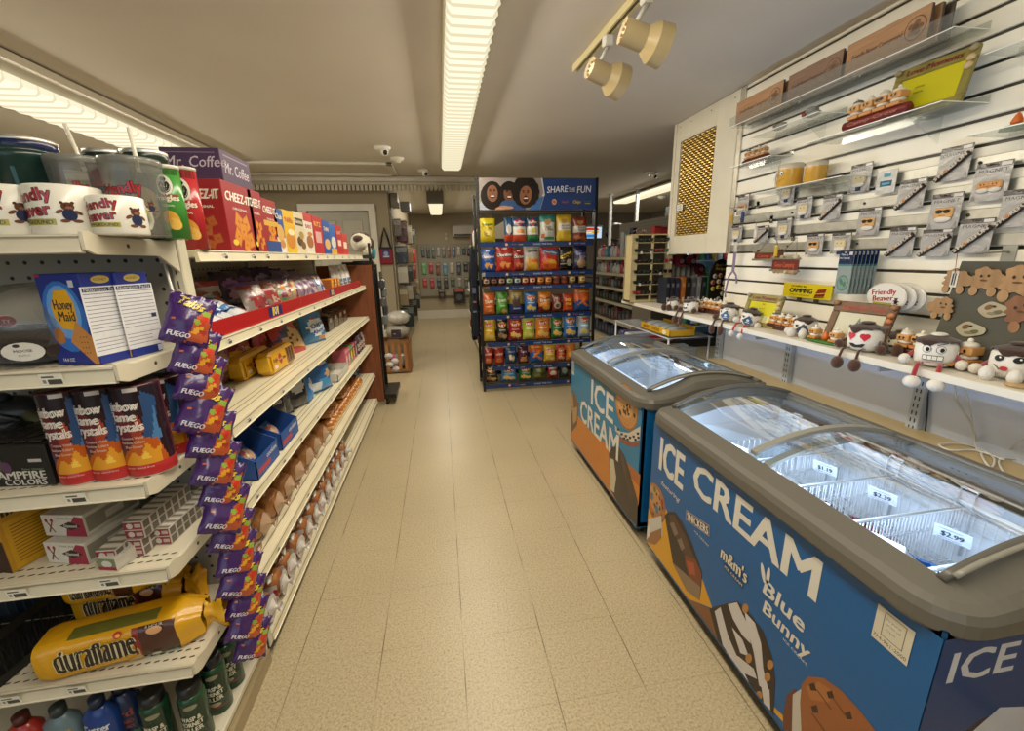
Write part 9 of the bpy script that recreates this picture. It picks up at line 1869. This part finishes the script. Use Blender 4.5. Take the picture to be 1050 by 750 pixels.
for r_, (z, h) in enumerate(((1.98, .28), (1.62, .24), (1.34, .26), (1.04, .24), (.76, .30))):
    for k in range(11):
        y = YP+.25+k*.27; d = .10+.06*((k*7+r_*3) % 4)/3; c = pal2[(k*3+r_*4) % 10]
        if r_ == 4: c = ['1f2f30', '22383a', '2a2a28'][k % 3]
        if (r_, k) == (2, 6): c = 'c8a02a'
        if (r_, k) in ((1, 8), (2, 9)): c = 'b0242c'
        mb = MB('film', c); hh = h*R.uniform(.8, 1.05); mb.box(XC+.03, XC+.03+d, y-.03, y+.03, z-hh, z, b=.008); mb.box(XC+.035, XC+.025+d, y-.0315, y-.03, z-hh*.35, z-.02, mixh(c, 'd8d0c0', .45)); mb.tube([(XC+.015, y, z+.012), (XC+.04+d, y, z+.006)], .003, 4, 'a8a498')
        tag(mb.build('hanging_pack', origin=(XC+.03, y, z-hh)), 'pack hanging on the corridor pegboard, %s row from the top, %s from the near end' % (NTH[r_], NTH[k]), 'hanging pack', 'packs on the corridor pegboard')
for j, (z, x0, w_) in enumerate(((2.20, XC+.01, .10), (2.15, XC+.13, .13))):
    mb = MB('enamel', ['8f8878', '6f6c66'][j]); mb.box(x0, x0+w_, 6.35+.1*j, 6.6+.1*j, z-.06, z+.12-.05*j, b=.008); tag(mb.build('wall_speaker', origin=(x0, 6.45, z)), ['grey box high on the corridor corner', 'darker grey box right of the box on the corridor corner'][j], 'box')
# red and navy tote on the beige wall
tb = thing('tote_bag', 'dark red tote bag with a printed square hanging on the beige wall', 'bag', (-.70, YP-.03, 1.40))
mb = MB('cloth', '7a1c28'); mb.box(-.785, -.615, YP-.05, YP-.01, 1.385, 1.60, b=.012); mb.box(-.785, -.615, YP-.051, YP-.01, 1.575, 1.605, '1c1c2c', b=.004); mb.deco(plane_fn((-.70, YP-.051, 1.50), (1, 0, 0), (0, 0, 1)), [('r', -.05, -.045, .05, .07, '3a3f68'), ('e', 0, .02, .03, .03, '8a90b0'), ('r', -.04, -.03, .04, -.01, 'b0a8b0')]); mb.build('body', tb)
mb = MB('cloth', '17171c'); mb.tube([(-.765, YP-.035, 1.60), (-.73, YP-.03, 1.75), (-.70, YP-.02, 1.85), (-.67, YP-.03, 1.75), (-.635, YP-.035, 1.60)], .012, 6); mb.build('handle', tb)
# crate with plastic bags
cr = thing('wooden_crate', 'slatted brown wooden crate on the floor against the beige wall corner', 'crate', (-.62, 5.70, 0))
mb = MB('wood', '8a5a30'); x0, x1, y0, y1 = -.80, -.46, 5.52, 5.86
for x in (x0, x1-.03):
    for y in (y0, y1-.03): mb.box(x, x+.03, y, y+.03, 0, .42)
for z in (.02, .39): mb.box(x0, x1, y0-.01, y0, z, z+.04); mb.box(x0, x1, y1, y1+.01, z, z+.04); mb.box(x0-.01, x0, y0, y1, z, z+.04); mb.box(x1, x1+.01, y0, y1, z, z+.04)
mb.box(x0, x1, y0, y1, .03, .045); mb.build('frame', cr)
for k in range(4):
    mb = MB('wood', '9a683a'); mb.box(x0+.045+k*.075, x0+.085+k*.075, y0-.008, y0, .06, .39); mb.build('slat', cr)
    mb = MB('wood', '9a683a'); mb.box(x1, x1+.008, y0+.045+k*.075, y0+.085+k*.075, .06, .39); mb.build('slat', cr)
for k in range(3):
    mb = MB('film', ['a8a49c', '9a948a', 'b0aca4'][k]); mb.ball((0, 0, .09), (.15, .13, .09), fn=lambda a, t_: 1+.08*math.sin(5*a+k)*math.sin(6*t_)); mb.box(-.07, .05, -.128, -.12, .03, .13, '2c2430', 'paper') if k == 1 else None
    put(mb, 'plastic_bag_bundle', (-.62+.02*k, 5.69, [.05, .44, .62][k]), ['grey plastic bundle inside the wooden crate', 'plastic wrapped bundle with dark label on the crate', 'topmost clear plastic bundle above the crate'][k], 'bag', group='plastic bundles at the crate')
mb = MB('film', '5a5c5e'); [mb.box(-.61, -.56, 4.42+.08*(k % 2), 4.54+.08*(k % 2), .80+.09*k, .90+.09*k, ['6a6e70', '3c4046', '54565a'][k % 3], b=.015) for k in range(5)]; mb.box(-.60, -.59, 4.45, 4.60, .75, 1.33, '2a2a2a'); tag(mb.build('hanging_packets', origin=(-.56, 4.53, .75)), 'silvery packets hanging on the outer side of the rolling stand', 'packet')
mb = MB('plush', 'b8a8a8'); [mb.ball((-.56+.03*math.cos(k*2), 4.5+.05*math.sin(k*2), .32+.03*k), (.04, .04, .03), ['c8c0bc', 'a83a6a', 'b8b4b0'][k % 3]) for k in range(6)]; tag(mb.build('plush_bundle', origin=(-.56, 4.5, .3)), 'pale plush bundle with a pink spot low on the rolling stand', 'plush toy')
# right side of the corridor: shelving seen edge-on
g3 = thing('corridor_shelving', 'shelving edge-on left of the snack rack carrying white bottles', 'shelving', (.75, 7.4, 0))
MB('enamel', '8f8672').box(1.05, 1.09, 6.3, 8.6, .02, 2.0).build('back_panel', g3)
for i, z in enumerate((.12, .42, .85, 1.12, 1.36, 1.66)):
    x0 = .50 if i < 3 else .58; MB('enamel', 'c4bba0').box(x0, 1.05, 6.3, 8.6, z-.025, z, b=.003).build('shelf', g3)
    for k in range(8):
        y = 6.42+k*.28; c = ['c8c8c0', 'b8beb8', 'a83a34', '4a8a5a', 'd0ccc0'][(k+i*2) % 5] if i > 1 else ['5a3a34', '8a2f34', '4a4a48'][(k+i) % 3]; h = .2 if z != 1.66 else .26; h = min(h, [.25, .3, .2, .18, .24, .26][i])
        mb = MB('gloss', c); mb.lathe([(.05, 0), (.052, .01), (.052, h*.65), (.02, h*.82), (.02, h), (0, h)], 12, sy=.8)
        put(mb, 'jug', (x0+.07, y, z+.001), 'bottle on the corridor shelving, %s shelf from the bottom, %s from the near end' % (NTH[i], NTH[k]), 'bottle', group='bottles on the corridor shelving')
